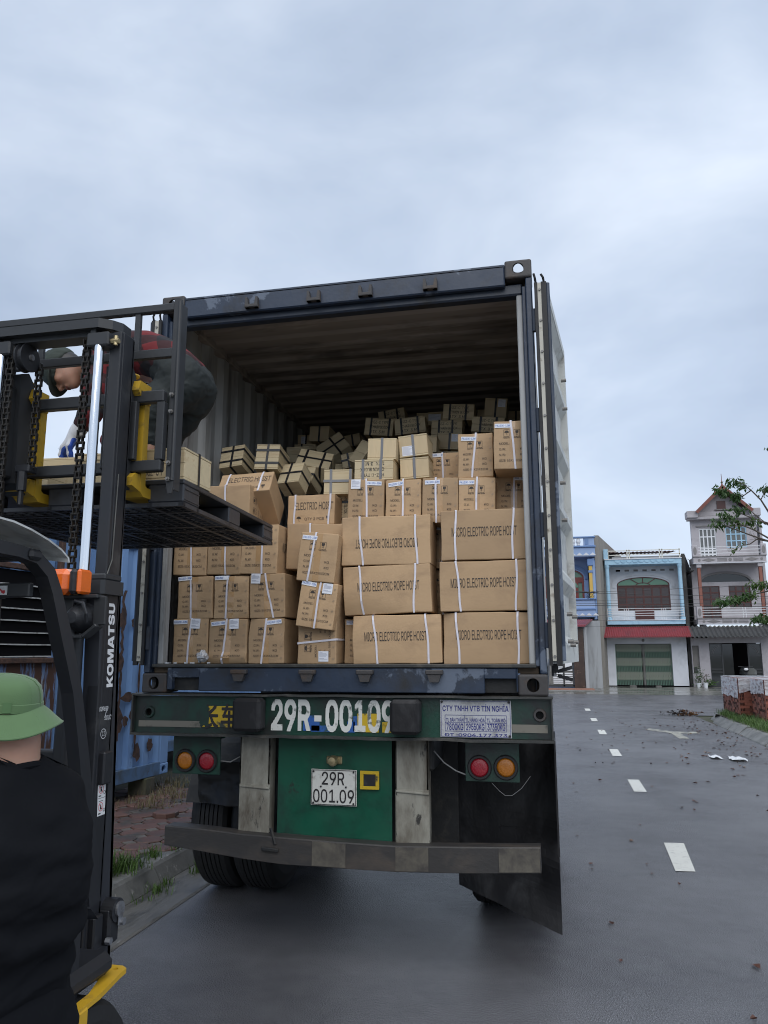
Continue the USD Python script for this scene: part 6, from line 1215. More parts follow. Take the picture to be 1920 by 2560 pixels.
# --- left house and its forecourt annex
h1 = thing('row_house', 'blue house with white balustrade and yellow column, half hidden behind the container door', 'house', (.6, 35, 0)); LY_ = 35.0
X0, X1 = -1.7, 2.36
def lb_(name, mt_, x0, x1, z0, z1, y0, y1, ch=0.0, p=h1): return obj(name, MB().bb(x0, x1, y0, y1, z0, z1, ch), mt_, p)
obj('front_wall', MB().prism(Polygon([(X0, 0), (2.06, 0), (2.06, 6.4), (X0, 6.4)], [[(x, z) for x, z in arch(-.1, 1.84, 3.7, 5.45, 5.92)]]), LY_+.9, LY_+1.1), 'plaster_blue', h1)
lb_('room_dark', 'glass_green', -.2, 1.9, 3.6, 6.0, LY_+1.05, LY_+1.2)
dr = obj('balcony_doors', MB().prism(Polygon([(x, z) for x, z in arch(-.1, 1.84, 3.7, 5.45, 5.92)]).difference(Polygon([(x, z) for x, z in arch(-.03, 1.77, 5.47, 5.47, 5.85)])).difference(union_all([sbox(-.02, 4.2, .16, 5.2), sbox(1.55, 4.2, 1.74, 5.2)])), LY_+.95, LY_+1.0), 'door_red', h1)
obj('door_arches', MB().prism(union_all([Point(c, 4.95).buffer(.30).difference(Point(c, 4.95).buffer(.19)).intersection(sbox(-2, 4.95, 3, 6)) for c in (.55, 1.24)]), LY_+.93, LY_+.952), 'glass_green', dr)
obj('arch_hood', MB().prism(Polygon([(x, z) for x, z in arch(-.3, 2.04, 5.35, 5.6, 6.18)]).difference(Polygon([(x, z) for x, z in arch(-.15, 1.89, 5.3, 5.5, 6.0)])), LY_+.84, LY_+.898), 'trim_blue', h1)
lb_('column', 'yellow_column', 2.06, 2.22, 4.35, 5.6, LY_-.0, LY_+.16, .01); lb_('column_head', 'trim_blue', 2.03, 2.25, 5.6, 5.72, LY_-.02, LY_+.18, .01); lb_('column_top', 'yellow_column', 2.06, 2.22, 5.72, 5.95, LY_, LY_+.16, .01); lb_('column_cap', 'trim_blue', 2.0, 2.28, 5.95, 6.3, LY_-.04, LY_+.2, .02)
lb_('side_strip', 'plaster_blue', 2.23, 2.36, 3.3, 6.35, LY_+.1, LY_+.9)
for k in range(7): lb_('wall_tile', 'trim_blue', 2.365, 2.385, 3.6+k*.38, 3.95+k*.38, LY_+.15, LY_+.85, .004)
lb_('upper_slab', 'plaster_blue', X0, 2.40, 6.40, 6.86, LY_-.15, LY_+1.2, .02); lb_('slab_edge', 'trim_blue', X0, 2.44, 6.86, 6.95, LY_-.22, LY_+1.2, .02)
m = MB(); 
for k in range(12): x = X0+.3+k*.32; m.prism([(x, 6.46), (x+.16, 6.6), (x+.32, 6.46)], LY_-.17, LY_-.148)
obj('zigzag_trim', m, 'plaster_white', h1); m = MB()
for k in range(12): x = X0+.3+k*.32; m.prism([(x, 3.46), (x+.16, 3.6), (x+.32, 3.46)], LY_-.17, LY_-.148)
obj('zigzag_trim', m, 'plaster_white', h1)
for k in range(13):
    x = X0+.25+k*.255
    if x < 1.83: obj('baluster', MB().lathe([(.05, 6.95), (.10, 6.98), (.07, 7.02), (.115, 7.16), (.08, 7.28), (.06, 7.32), (.09, 7.34)], 10, (x, LY_-.08, 0)), 'plaster_white', h1)
lb_('handrail', 'trim_blue', X0, 2.44, 7.34, 7.42, LY_-.2, LY_+.06, .02); lb_('rail_pier', 'plaster_blue', 1.86, 2.38, 6.95, 7.40, LY_-.14, LY_+.1, .02); lb_('pier_relief', 'trim_blue', 1.93, 2.1, 7.02, 7.3, LY_-.16, LY_-.138)
lb_('balcony_slab', 'plaster_blue', X0, 2.28, 3.40, 3.75, LY_-.15, LY_+1.0, .02); lb_('slab_edge', 'trim_blue', X0, 2.32, 3.75, 3.83, LY_-.2, LY_+1.0, .015); lb_('balcony_wall', 'plaster_blue', X0, 2.26, 3.83, 4.25, LY_-.1, LY_+.02, .01); lb_('handrail', 'trim_blue', X0, 2.36, 4.25, 4.33, LY_-.18, LY_+.08, .015)
obj('side_wall', skew(MB().bb(2.40, 2.62, LY_+.3, 46, 0, 7.52), LY_+.3), 'taupe_wall', h1); obj('rear_block', skew(MB().bb(X0, 2.39, LY_+1.3, 46, 0, 7.0), LY_+.3), 'taupe_wall', h1)
an = thing('gate_annex', 'grey cement annex with brown stone pier, louvred gate and red sheet roof', 'annex', (1.5, 33, 0))
obj('side_wall', MB().bb(1.57, 1.72, 33.0, 34.8, 0, 2.86), 'cement_wall', an); obj('side_wall', MB().bb(1.72, 2.42, 34.4, 34.82, 0, 3.2), 'cement_wall', an)
obj('stone_pier', MB().bb(1.06, 1.55, 32.95, 33.3, .04, 2.85, .01), 'stone_brown', an)
objs('gate_frame', MB().bb(1.0, 1.05, 33.0, 33.08, .12, 2.6).bb(.56, .62, 33.0, 33.08, .12, 2.6).bb(-.6, 1.05, 33.0, 33.08, .12, .2).bb(-.6, 1.05, 33.0, 33.08, 1.9, 1.98), 'metal_dark', an)
for x0, x1, z0, z1, n in ((.63, .99, .25, .78, 6), (.10, .55, .25, .78, 6), (.10, .60, .82, 1.5, 8)):
    for k in range(n): z = z0+(z1-z0)*k/n; obj('gate_slat', MB().bb(x0, x1, 33.02, 33.05, z, z+(z1-z0)/n*.62), 'white_metal', an)
obj('gate_panel', MB().bb(.66, .98, 33.02, 33.05, .84, 1.5), 'white_metal', an); obj('gate_backing', MB().bb(-.6, 1.04, 33.06, 33.075, .2, 1.9), 'kerb_concrete', an); obj('gate_window', MB().bb(.94, 1.0, 32.98, 33.0, 2.0, 2.55), 'white_metal', an)
m = MB(); P = np.array([[(x+.45*(1-t), y, 2.92+.36*(1-t)+.012*math.sin(x*60)) for t, y in ((0, 34.6), (1, 32.7))] for x in np.linspace(-1.5, 1.62, 90)]); obj('awning_sheet', m.sheet(P, .006), 'red_sheet', an); obj('awning_edge', MB().bb(-1.5, 1.63, 32.68, 32.71, 2.86, 2.925).bar((1.63, 32.7, 2.9), (2.08, 34.6, 3.26), .02, .07), 'red_sheet', an)
st(obj('gate_apron', MB().bb(-2, 1.9, 31.6, 33.0, 0.0, .06, .01), 'red_earth')); st(obj('apron_kerb', MB().bb(-2, 2.15, 30.9, 31.6, 0.0, .03, .01).bb(1.9, 2.2, 31.6, 32.9, 0, .035), 'kerb_concrete'))
# dark growth between the houses
def leafcloud(m, c, s, n, L, rnd, droop=.5):
    for _ in range(n):
        p = np.array([rnd.gauss(c[0], s[0]), rnd.gauss(c[1], s[1]), rnd.gauss(c[2], s[2])]); a = rnd.uniform(0, 6.28); l = L*rnd.uniform(.6, 1.25); w = l*.2
        d = np.array([math.cos(a), math.sin(a), -droop*rnd.uniform(.2, 2.2)]); d /= np.linalg.norm(d); q = np.cross(d, [rnd.gauss(0, .4), rnd.gauss(0, .4), 1]); q /= np.linalg.norm(q)+1e-9
        nn = np.cross(d, q)*l*.08
        m.add([p, p+d*l*.45+q*w+nn, p+d*l, p+d*l*.45-q*w+nn, p+d*l*.5-nn], [[0, 4, 1], [1, 4, 2], [2, 4, 3], [3, 4, 0]])
MT['leaf_green'] = usdkit.material(stage, '/World/Looks/leaf_green', {'ge': ('geometry', {}), 'r': ('rgb_ramp', {'ramp': [(0.0, (.045, .095, .022)), (.45, (.075, .145, .03)), (.8, (.12, .18, .04)), (1.0, (.22, .19, .035))]}), 'p': ('principled_bsdf', {'roughness': .45}), 't': ('translucent_bsdf', {}), 'm': ('mix_closure', {'fac': .3})},
    [('ge.random_per_island', 'r.fac'), ('r.color', 'p.base_color'), ('r.color', 't.color'), ('p.BSDF', 'm.closure1'), ('t.BSDF', 'm.closure2')], surface='m.closure')
MT['leaf_yellow'] = usdkit.material(stage, '/World/Looks/leaf_yellow', {'ge': ('geometry', {}), 'r': ('rgb_ramp', {'ramp': [(0.0, (.06, .11, .02)), (.35, (.12, .15, .03)), (.6, (.30, .24, .04)), (1.0, (.26, .12, .05))]}), 'p': ('principled_bsdf', {'roughness': .5}), 't': ('translucent_bsdf', {}), 'm': ('mix_closure', {'fac': .3})},
    [('ge.random_per_island', 'r.fac'), ('r.color', 'p.base_color'), ('r.color', 't.color'), ('p.BSDF', 'm.closure1'), ('t.BSDF', 'm.closure2')], surface='m.closure')
mat('bark', (0.075, 0.062, 0.050), 0.85, var=0.3, vs=8, bump=0.004, bs=40)
rnd = random.Random(31)
bt = thing('slim_tree', 'leafy tree growing in the narrow gap between the two right-hand houses', 'tree', (7.0, 40, 0)); m = MB()
for z in np.linspace(2.8, 6.0, 12): leafcloud(m, (6.98+rnd.uniform(-.1, .1), 40+rnd.uniform(-1, 1), z), (.22, .5, .3), 45, .2, rnd)
obj('crown', m, 'leaf_green', bt); obj('trunk', MB().tube([(7.0, 40, 0), (7.05, 40.1, 3), (6.95, 40, 5.6)], .06, 8, rs=[.08, .06, .02]), 'bark', bt)
# --- tree on the right verge, only its branches reach into view
tt = thing('street_tree', 'sparse tree at the right edge, drooping green and yellowing leaf sprays before the houses', 'tree', (5.75, 13.9, 0.13))
obj('trunk', MB().tube([(5.75, 13.9, .1), (5.72, 13.92, 1.2), (5.62, 13.95, 2.4), (5.5, 14, 3.3), (5.35, 14, 3.8)], .1, 12, rs=[.13, .11, .10, .085, .07]), 'bark', tt)
BR = [[(4.94, 4.75), (4.79, 5.05), (4.6, 5.28), (4.46, 5.41), (4.34, 5.49), (4.15, 5.58)], [(4.6, 5.28), (4.44, 5.17), (4.34, 5.18), (4.15, 5.31), (3.89, 5.37)], [(4.92, 4.46), (4.73, 4.66), (4.56, 4.86), (4.45, 4.98)], [(4.92, 4.51), (4.63, 4.63), (4.47, 4.73), (4.38, 4.8), (4.23, 4.89)],
      [(4.89, 4.17), (4.61, 4.38), (4.33, 4.53), (4.15, 4.65), (3.96, 4.79)], [(4.88, 4.11), (4.48, 4.28), (4.16, 4.43), (3.97, 4.52), (3.75, 4.64)], [(4.88, 4.11), (4.64, 4.17), (4.5, 4.07), (4.29, 4.03), (4.15, 3.93)], [(4.79, 5.05), (4.86, 5.19), (4.91, 5.32), (4.99, 5.36)], [(4.92, 4.46), (4.75, 4.56), (4.61, 4.6), (4.48, 4.57)],
      [(5.3, 3.5), (4.8, 3.19), (4.63, 3.16), (4.45, 3.18)], [(5.3, 3.3), (4.79, 3.01), (4.56, 2.96), (4.39, 2.89), (4.06, 2.82), (3.7, 2.76)], [(5.4, 2.9), (4.74, 2.43), (4.59, 2.41), (4.44, 2.43)], [(5.35, 3.9), (5.2, 4.9), (5.3, 5.9), (5.5, 6.4)], [(5.4, 3.8), (5.8, 4.8), (6.2, 5.6)]]
CL = [(4, 5.5, 4.40, 14, 0), (0, 5.42, 4.44, 26, 0), (0, 5.52, 4.22, 26, 0), (1, 5.28, 4.08, 40, 0), (1, 5.18, 4.32, 46, 0), (1, 5.36, 3.92, 22, 0), (0, 5.12, 4.30, 26, 0), (2, 4.9, 4.50, 6, 1), (3, 4.88, 4.26, 22, 0), (3, 4.82, 4.36, 16, 0), (4, 4.76, 4.0, 24, 0), (4, 4.66, 4.14, 26, 0), (4, 4.55, 4.26, 18, 1), (5, 4.60, 3.80, 22, 0), (5, 4.53, 3.92, 18, 0), (6, 4.0, 4.26, 5, 1), (6, 3.95, 4.16, 4, 1), (7, 5.3, 4.95, 36, 0), (8, 4.58, 4.60, 26, 1), (8, 4.55, 4.74, 8, 1),
      (9, 3.15, 4.50, 26, 1), (9, 3.15, 4.68, 34, 1), (9, 3.16, 4.82, 26, 1), (10, 2.78, 3.78, 36, 0), (10, 2.80, 3.95, 42, 0), (10, 2.84, 4.14, 46, 0), (10, 2.88, 4.30, 40, 0), (10, 2.93, 4.45, 26, 1), (11, 2.41, 4.50, 34, 0), (11, 2.40, 4.64, 36, 0), (11, 2.38, 4.80, 40, 0)]
b = MB(); by = []
for k, q in enumerate(BR):
    y0 = 13.9; y1 = 14+rnd.uniform(-.25, .25); root = (5.35, 14, 3.75) if q[0][1] > 3.6 else (5.55, 13.97, 2.9); P = [root]+[(x, y0+(y1-y0)*i/len(q), z) for i, (x, z) in enumerate(q)]
    if q[0] in ((4.6, 5.28), (4.79, 5.05)): P = P[1:]
    P = np.array(P); t_ = np.linspace(0, len(P)-1, len(P)*4); from_ = np.stack([np.interp(t_, range(len(P)), P[:, i]) for i in range(3)], 1); b.tube(from_, .02, 6, rs=np.linspace(.024 if len(P) > 5 or k in (4, 5) else .014, .004, len(from_))); by.append(y1)
for _ in range(40):
    q = rnd.choice(BR[:7]); i = rnd.randrange(1, len(q)-1); x, z = q[i]; b.tube([(x, 14, z), (x+rnd.uniform(-.12, .12), 14+rnd.uniform(-.1, .1), z+rnd.uniform(-.05, .16))], .003, 4)
obj('limbs', b, 'bark', tt); g, yl = MB(), MB()
for k, z, x, n, c in CL: leafcloud(yl if c else g, (x, 14.0, z+.03), (.055, .09, .045), int(n*1.5), .125, rnd, .9)
for z in np.linspace(4.6, 6.6, 8): leafcloud(g, (5.6+rnd.uniform(-.2, .5), 14+rnd.uniform(-.6, .6), z), (.25, .3, .15), 70, .12, rnd, .9)
tag(obj('crown', g, 'leaf_green', tt), kind=None); obj('yellowing_leaves', yl, 'leaf_yellow', tt)
# --- overhead cables
def sag(p, q, n=24, s=.12): return [(p[0]+(q[0]-p[0])*t, p[1]+(q[1]-p[1])*t, p[2]+(q[2]-p[2])*t-s*4*t*(1-t)) for t in np.linspace(0, 1, n)]
WI = [((-22, 33, 5.2), (1.95, 33, 4.49), .014), ((1.95, 33, 4.49), (24, 33, 5.3), .010), ((-22, 33.1, 5.0), (2.0, 33.1, 4.46), .009), ((2.0, 33.1, 4.45), (24, 33.1, 3.9), .012), ((-22, 33, 4.6), (24, 33, 3.6), .011), ((-22, 33.2, 4.5), (24, 33.2, 3.5), .016), ((-22, 33.3, 4.2), (24, 33.3, 2.9), .006), ((-22, 33.1, 3.9), (24, 33.1, 2.75), .006), ((-22, 33.4, 3.7), (24, 33.4, 2.4), .006), ((-22, 33.2, 4.35), (24, 33.2, 4.1), .006)]
WN = ['thick overhead cable ending at the twisted splice, from the left', 'cable leaving the splice to the upper right across both houses', 'thin cable ending at the splice just below the thick one', 'dark cable dropping right from the splice across the fan window doors', 'cable crossing level with the middle balcony handrail', 'thickest cable, running along the top of the balcony rails', 'thin cable just under the thickest one', 'thin cable across the middle balcony bars', 'lowest thin cable, along the foot of the balconies', 'thin level cable through the lower part of the folding doors']
for (p, q, r), n in zip(WI, WN): tag(obj('overhead_cable', MB().tube(sag(p, q), r, 6), 'plastic_black'), n, 'cable', 'overhead cables before the houses')
sp = thing('cable_splice', 'tangled black cable joint hanging before the pale blue column', 'cable joint', (1.95, 33, 4.47)); obj('joint', MB().tube([(1.3, 33, 4.52), (1.6, 33, 4.50), (1.95, 33, 4.47), (2.35, 33, 4.49)], .03, 8), 'plastic_black', sp)
m = MB()
for k in range(5): m.tube([(2.0+.22*math.cos(a)*rnd.uniform(.6, 1), 33+.1*math.sin(a), 4.40+.15*math.sin(a+k)-.03*k) for a in np.linspace(0, 5.6, 16)], .007, 5)
obj('loose_loops', m, 'plastic_black', sp)
# --- brick stacks on the verge
mat('brick_clay', (0.21, 0.068, 0.042), 0.75, var=0.25, vs=10, rand=0.35, dirt=(0.09, 0.04, 0.03), ds=6, dt=(0.52, 0.7), bump=0.002, bs=60, world=True)
mat('brick_hole', (0.035, 0.014, 0.01), 0.9)
MT['wrap_film'] = usdkit.material(stage, '/World/Looks/wrap_film', {'ge': ('geometry', {}), 'n': ('noise_texture', {'scale': 5.0, 'detail': 5.0}), 'mp': ('mapping', {'scale': (1, 1, 3.5)}), 'r': ('map_range', {'from_min': .35, 'from_max': .65, 'to_min': .08, 'to_max': .62, 'clamp': True}), 'bn': ('noise_texture', {'scale': 16.0, 'detail': 4.0, 'distortion': 1.0}), 'bu': ('bump', {'strength': 1.0, 'distance': .02}),
    'p': ('principled_bsdf', {'base_color': (.72, .73, .76), 'roughness': .22}), 't': ('transparent_bsdf', {}), 'm': ('mix_closure', {})}, [('ge.position', 'mp.vector'), ('mp.vector', 'n.vector'), ('n.fac', 'r.value'), ('r.result', 'm.fac'), ('mp.vector', 'bn.vector'), ('bn.fac', 'bu.height'), ('bu.normal', 'p.normal'), ('t.BSDF', 'm.closure1'), ('p.BSDF', 'm.closure2')], surface='m.closure')
def brick_stack(label, x, y, z, nx, ny, nz, rz, seed, wrapz):
    """nx, ny bricks along the sides, nz courses; only outer bricks are separate pieces"""
    t = thing('brick_stack', label, 'brick stack', (x, y, z), (0, 0, rz), 'brick stacks on the right verge'); r = random.Random(seed); L, W, H = .21, .098, .060; n = 0
    X, Y = nx*L*.5, ny*L*.5
    obj('timber_base', MB().bb(.02, X-.02, .02, Y-.02, .0, .045), 'earth', t, local=True)
    obj('core', MB().bb(.10, X-.10, .10, Y-.10, .05, .05+nz*H*1.04-.01), 'brick_clay', t, local=True)
    for k in range(nz):
        z0 = .05+k*H*1.04; j = lambda: r.uniform(-.008, .008)
        odd = k % 2
        for face in range(2):
            cnt = nx if face == 0 else ny
            i = 0
            while i < cnt:
                hd = r.random() < .45; w = W if hd else L
                if not hd and i == cnt-1: hd, w = True, W
                a0 = i*L*.5; dp = L if hd else W
                if face == 0: m = MB().bb(a0+.004, a0+w*1.0-.004+(.005 if not hd else 0), 0+j(), min(.1, dp)+.0, z0, z0+H)
                else: m = MB().bb(0+j(), .1, a0+.004+(.1 if i == 0 else 0), a0+w-.004, z0, z0+H)
                if n < 290: p = obj('brick', m, 'brick_clay', t, local=True); n += 1
                if hd and n < 290:
                    h = MB()
                    for sx in (.27, .73):
                        for sz in (.28, .72):
                            c = a0+w*sx; zc = z0+H*sz
                            if face == 0: h.bb(c-.014, c+.014, -.011, .0, zc-.009, zc+.009)
                            else: h.bb(-.011, 0, c-.014, c+.014, zc-.009, zc+.009)
                    if face == 0 or i > 0: obj('brick_core_holes', h, 'brick_hole', p, local=True)
                i += 1 if hd else 2
    zt_ = .05+nz*H*1.04; rr2 = random.Random(seed+5)
    def skirt(P0, P1, nrm, lo):
        n2 = 26; G = []
        for v in np.linspace(0, 1, 10):
            row = []
            for u in np.linspace(0, 1, n2):
                q = np.array(P0)*(1-u)+np.array(P1)*u; low = lo(u); zz_ = zt_+.012+(low-zt_)*v
                d = .018+.022*v*(fbm(np.array([u*7+seed, v*3, 1.0]), 3, seed))
                row.append((q[0]+nrm[0]*d, q[1]+nrm[1]*d, zz_))
            G.append(row)
        return np.array(G)
    m = MB(); m.sheet(skirt((0, 0), (X, 0), (0, -1), lambda u: wrapz[0]+.16*fbm(np.array([u*4.0, seed, 0]), 2, 3)), .002); m.sheet(skirt((0, Y), (0, 0), (-1, 0), lambda u: wrapz[1]+.10*fbm(np.array([u*5.0, seed, 4]), 2, 3)), .002)
    G = np.array([[(X*u, Y*v, zt_+.016+.012*fbm(np.array([u*6, v*6, seed]), 3, 2)) for u in np.linspace(-.01, 1, 14)] for v in np.linspace(-.01, 1, 14)]); m.sheet(G, .002)
    obj('plastic_wrap', m, 'wrap_film', t, local=True); return t
brick_stack('stack of red hollow bricks under torn plastic film, left one at the forecourt corner', 4.36, 15.62, .14, 10, 17, 14, 0, 1, (.50, .42))
brick_stack('nearer stack of red bricks in plastic film, cut by the right picture edge', 4.56, 14.10, .14, 10, 13, 14, -2, 2, (.55, .56))
# --- plants and things by the right house door
def pot(x, y, r, h, mt_, label, leaves, L, spread, stick=False):
    t = thing('potted_plant', label, 'potted plant', (x, y, 0)); obj('pot', MB().lathe([(0, .0), (r*.75, 0), (r, h), (r*1.06, h), (r*1.06, h-.03), (r*.9, h-.03), (0, h-.05)], 18, (x, y, 0)), mt_, t)
    m = MB(); leafcloud(m, (x, y, h+spread[2]), spread, leaves, L, rnd, .2); obj('foliage', m, 'leaf_green', t)
    b = MB()
    for k in range(4): b.tube([(x, y, h-.04), (x+rnd.uniform(-.1, .1), y, h+.25), (x+rnd.uniform(-.25, .25), y+rnd.uniform(-.1, .1), h+spread[2]*2)], .012 if stick else .006, 5)
    obj('stem', b, 'bark', t)
pot(A_(4.78), FY-.5, .13, .22, 'white_metal', 'bushy green potted plant with pale flowers under the curtained window', 150, .13, (.12, .12, .26))
pot(A_(5.05), FY-.7, .11, .24, 'white_metal', 'white bucket planter with two bare forked stems', 16, .12, (.12, .1, .2), True)
pot(A_(5.28), FY-.5, .12, .10, 'metal_dark', 'low spreading potted plant right of the white bucket', 130, .16, (.13, .1, .10))
sc = thing('motor_scooter', 'parked scooter with pale headlamp cowl in the dark doorway behind the bricks', 'scooter', (A_(7.05), FY-.15, 0))
obj('front_wheel', MB().lathe([(.2, -.04), (.26, -.04), (.28, 0), (.26, .04), (.2, .04)], 24, (A_(6.95), FY-.5, .28), 'x'), 'tyre', sc)
obj('cowl', MB().tm(trimesh.creation.icosphere(3), np.array([[.14, 0, 0, A_(6.95)], [0, .12, 0, FY-.5], [0, 0, .13, .86], [0, 0, 0, 1.0]])), 'plastic_black', sc); obj('headlamp', MB().tm(trimesh.creation.icosphere(3), np.array([[.10, 0, 0, A_(6.93)], [0, .05, 0, FY-.6], [0, 0, .06, .87], [0, 0, 0, 1.0]])), 'label_white', sc)
obj('handlebar', MB().tube([(A_(6.62), FY-.42, 1.0), (A_(6.95), FY-.5, .96), (A_(7.28), FY-.42, 1.0)], .018, 8).tube([(A_(6.95), FY-.5, .95), (A_(6.95), FY-.5, .3)], .04, 8), 'plastic_black', sc)
obj('covered_seat', MB().bb(A_(6.95), A_(7.5), FY-.3, FY+1.0, .5, .92, .12), 'glass_grey', sc); obj('rear_wheel', MB().lathe([(.2, -.05), (.26, -.05), (.28, 0), (.26, .05), (.2, .05)], 24, (A_(7.2), FY+.9, .28), 'x'), 'tyre', sc)
# ------------------------------------------------------------------ people
E3 = lambda a, b, c: np.stack([a, b, c], 1)
def bone(a, b, k=.03): return [('c', np.array(a[0], float), a[1], np.array(b[0], float), b[1], k)]
def chainm(*js, k=.03): return sum([bone(a, b, k) for a, b in zip(js[:-1], js[1:])], [])
def ell(p, rx, R=None, k=.012): return [('e', np.array(p, float), np.array(rx, float), np.eye(3) if R is None else R, k)]
def slab(levels, n=9, k=.004):
    n = 9; k = .004
    """torso: sideways capsules (left end, right end, radius) blended from level to level"""
    o = []
    for (l0, r0, q0), (l1, r1, q1) in zip(levels[:-1], levels[1:]):
        for t in np.linspace(0, 1, n, endpoint=False): o += bone((np.array(l0)*(1-t)+np.array(l1)*t, q0*(1-t)+q1*t), (np.array(r0)*(1-t)+np.array(r1)*t, q0*(1-t)+q1*t), k)
    return o + bone((levels[-1][0], levels[-1][2]), (levels[-1][1], levels[-1][2]), k)
def cut(p): return [('-',)+q for q in p]
def field(P, q):
    if q[0] == 'c':
        _, a, ra, b, rb, k = q; d = b-a; L = max(d @ d, 1e-12); t = np.clip(((P-a) @ d)/L, 0, 1); return np.linalg.norm(P-a-t[..., None]*d, axis=-1)-(ra+(rb-ra)*t)
    _, c, r, R, k = q; l = (P-c) @ R; n = np.linalg.norm(l/r, axis=-1); g = np.linalg.norm(l/(r*r), axis=-1); return n*(n-1)/np.maximum(g, 1e-9)
def ext(q):
    if q[0] == 'c': m = max(q[2], q[4]); return np.minimum(q[1], q[3])-m, np.maximum(q[1], q[3])+m
    m = np.abs(q[3]) @ q[2]; return q[1]-m, q[1]+m
def skinmesh(prims, res=.009, it=2, wr=0.0, seed=1, freq=9.0, stretch=(1, 1, 1), fold=None):
    """one smooth skin round all the bones: a blended distance field, meshed by surface nets"""
    pos = [q for q in prims if q[0] != '-']; lo = np.min([ext(q)[0] for q in pos], 0)-.04; hi = np.max([ext(q)[1] for q in pos], 0)+.04
    N = np.ceil((hi-lo)/res).astype(int)+1; ax = [lo[i]+res*np.arange(N[i]) for i in range(3)]; D = np.full(N, .2)
    for q in prims:
        neg = q[0] == '-'; q = q[1:] if neg else q; a, b = ext(q); m = .05
        sl = tuple(slice(max(0, int((a[i]-m-lo[i])/res)), min(N[i], int((b[i]+m-lo[i])/res)+2)) for i in range(3))
        if any(x.stop <= x.start for x in sl): continue
        P = np.stack(np.meshgrid(*[ax[i][sl[i]] for i in range(3)], indexing='ij'), -1); f = field(P, q); k = q[-1]; o = D[sl]
        if neg: D[sl] = np.maximum(o, -f)
        else: h = np.maximum(k-np.abs(o-f), 0)/k; D[sl] = np.minimum(o, f)-h*h*k*.25
    S = D < 0; C = np.zeros(N-1, int); sx, sy, sz_ = N-1
    for i in (0, 1):
        for j in (0, 1):
            for l in (0, 1): C += S[i:i+sx, j:j+sy, l:l+sz_]
    act = (C > 0) & (C < 8); idx = np.full(N-1, -1); I = np.argwhere(act); idx[act] = np.arange(len(I))
    acc, cnt = np.zeros((len(I), 3)), np.zeros(len(I)); cor = [(i, j, l) for i in (0, 1) for j in (0, 1) for l in (0, 1)]
    for u in cor:
        for a_ in range(3):
            if u[a_]: continue
            w = tuple(1 if q == a_ else u[q] for q in range(3)); d0 = D[tuple((I+u).T)]; d1 = D[tuple((I+w).T)]; c = (d0 < 0) != (d1 < 0); t = np.where(c, d0/np.where(c, d0-d1, 1), 0)
            p = np.array(u, float)+np.array([1.0 if q == a_ else 0 for q in range(3)])*t[:, None]; acc += p*c[:, None]; cnt += c
    V = lo+res*(I+acc/cnt[:, None]); F = []
    for a_ in range(3):
        b_, c_ = (a_+1) % 3, (a_+2) % 3; e = np.eye(3, dtype=int); sl0 = [slice(None)]*3; sl1 = [slice(None)]*3; sl0[a_] = slice(0, -1); sl1[a_] = slice(1, None)
        ch = S[tuple(sl0)] != S[tuple(sl1)]; Q = np.argwhere(ch); Q = Q[(Q[:, b_] > 0) & (Q[:, c_] > 0) & (Q[:, b_] < N[b_]-1) & (Q[:, c_] < N[c_]-1)]
        g = lambda o: idx[tuple((Q+o).T)]; q0, q1, q2, q3 = g(-e[b_]-e[c_]), g(-e[c_]), g(0*e[0]), g(-e[b_]); inside = S[tuple(Q.T)]
        A = np.stack([q0, q1, q2], 1); B = np.stack([q0, q2, q3], 1); A[~inside] = A[~inside][:, ::-1]; B[~inside] = B[~inside][:, ::-1]; F += [A, B]
    t = trimesh.Trimesh(V, np.vstack(F), process=False); trimesh.smoothing.filter_taubin(t, lamb=.5, nu=.52, iterations=it)
    if wr:
        n = t.vertex_normals; p = np.array(t.vertices)*freq*np.array(stretch); k = fbm(p+1.4*np.stack([fbm(p*.7, 3, seed+3), fbm(p*.7+9, 3, seed+4), fbm(p*.7+5, 3, seed+5)], -1), 4, seed); w_ = np.ones(len(p)) if fold is None else fold(np.array(t.vertices))
        t.vertices = t.vertices+n*(wr*w_*(1-np.abs(2*k-1)*2.2))[:, None]
    return t
def frame3(f, u):
    f = np.array(f, float)/np.linalg.norm(f); u = np.array(u, float); u -= f*np.dot(u, f); u /= np.linalg.norm(u); l = np.cross(u, f); return f, u, l
def union(*ms): return sum(ms, [])
def head(c, f, u, s=1.0):
    """skull, jaw, nose, ears, brow and neck stub; f face direction, u crown direction, l person's left"""
    f, u, l = frame3(f, u); P = lambda a, b, d: np.array(c)+s*(f*a+u*b+l*d); R = np.stack([f, u, l], 1)
    q = .012*s
    M = union(ell(P(-.005, .02, 0), s*np.array([.098, .105, .076]), R, q), ell(P(.03, -.045, 0), s*np.array([.062, .070, .060]), R, .03*s), ell(P(.064, -.094, 0), s*np.array([.026, .022, .026]), R, .025*s),
              bone((P(.090, .014, 0), .009*s), (P(.115, -.026, 0), .0125*s), .014*s), ell(P(.103, -.031, .013), s*np.array([.009, .008, .008]), R, .008*s), ell(P(.103, -.031, -.013), s*np.array([.009, .008, .008]), R, .008*s),
              bone((P(.080, .030, .045), .010*s), (P(.090, .028, .012), .010*s), .015*s), bone((P(.080, .030, -.045), .010*s), (P(.090, .028, -.012), .010*s), .015*s), ell(P(.070, -.02, .044), s*np.array([.02, .022, .02]), R, .02*s), ell(P(.070, -.02, -.044), s*np.array([.02, .022, .02]), R, .02*s),
              ell(P(-.012, -.012, .080), s*np.array([.018, .033, .009]), R, .006*s), ell(P(-.012, -.012, -.080), s*np.array([.018, .033, .009]), R, .006*s), bone((P(.090, -.062, .016), .0075*s), (P(.090, -.062, -.016), .0075*s), .010*s), bone((P(.088, -.074, .014), .008*s), (P(.088, -.074, -.014), .008*s), .010*s))
    return M, P, (f, u, l)
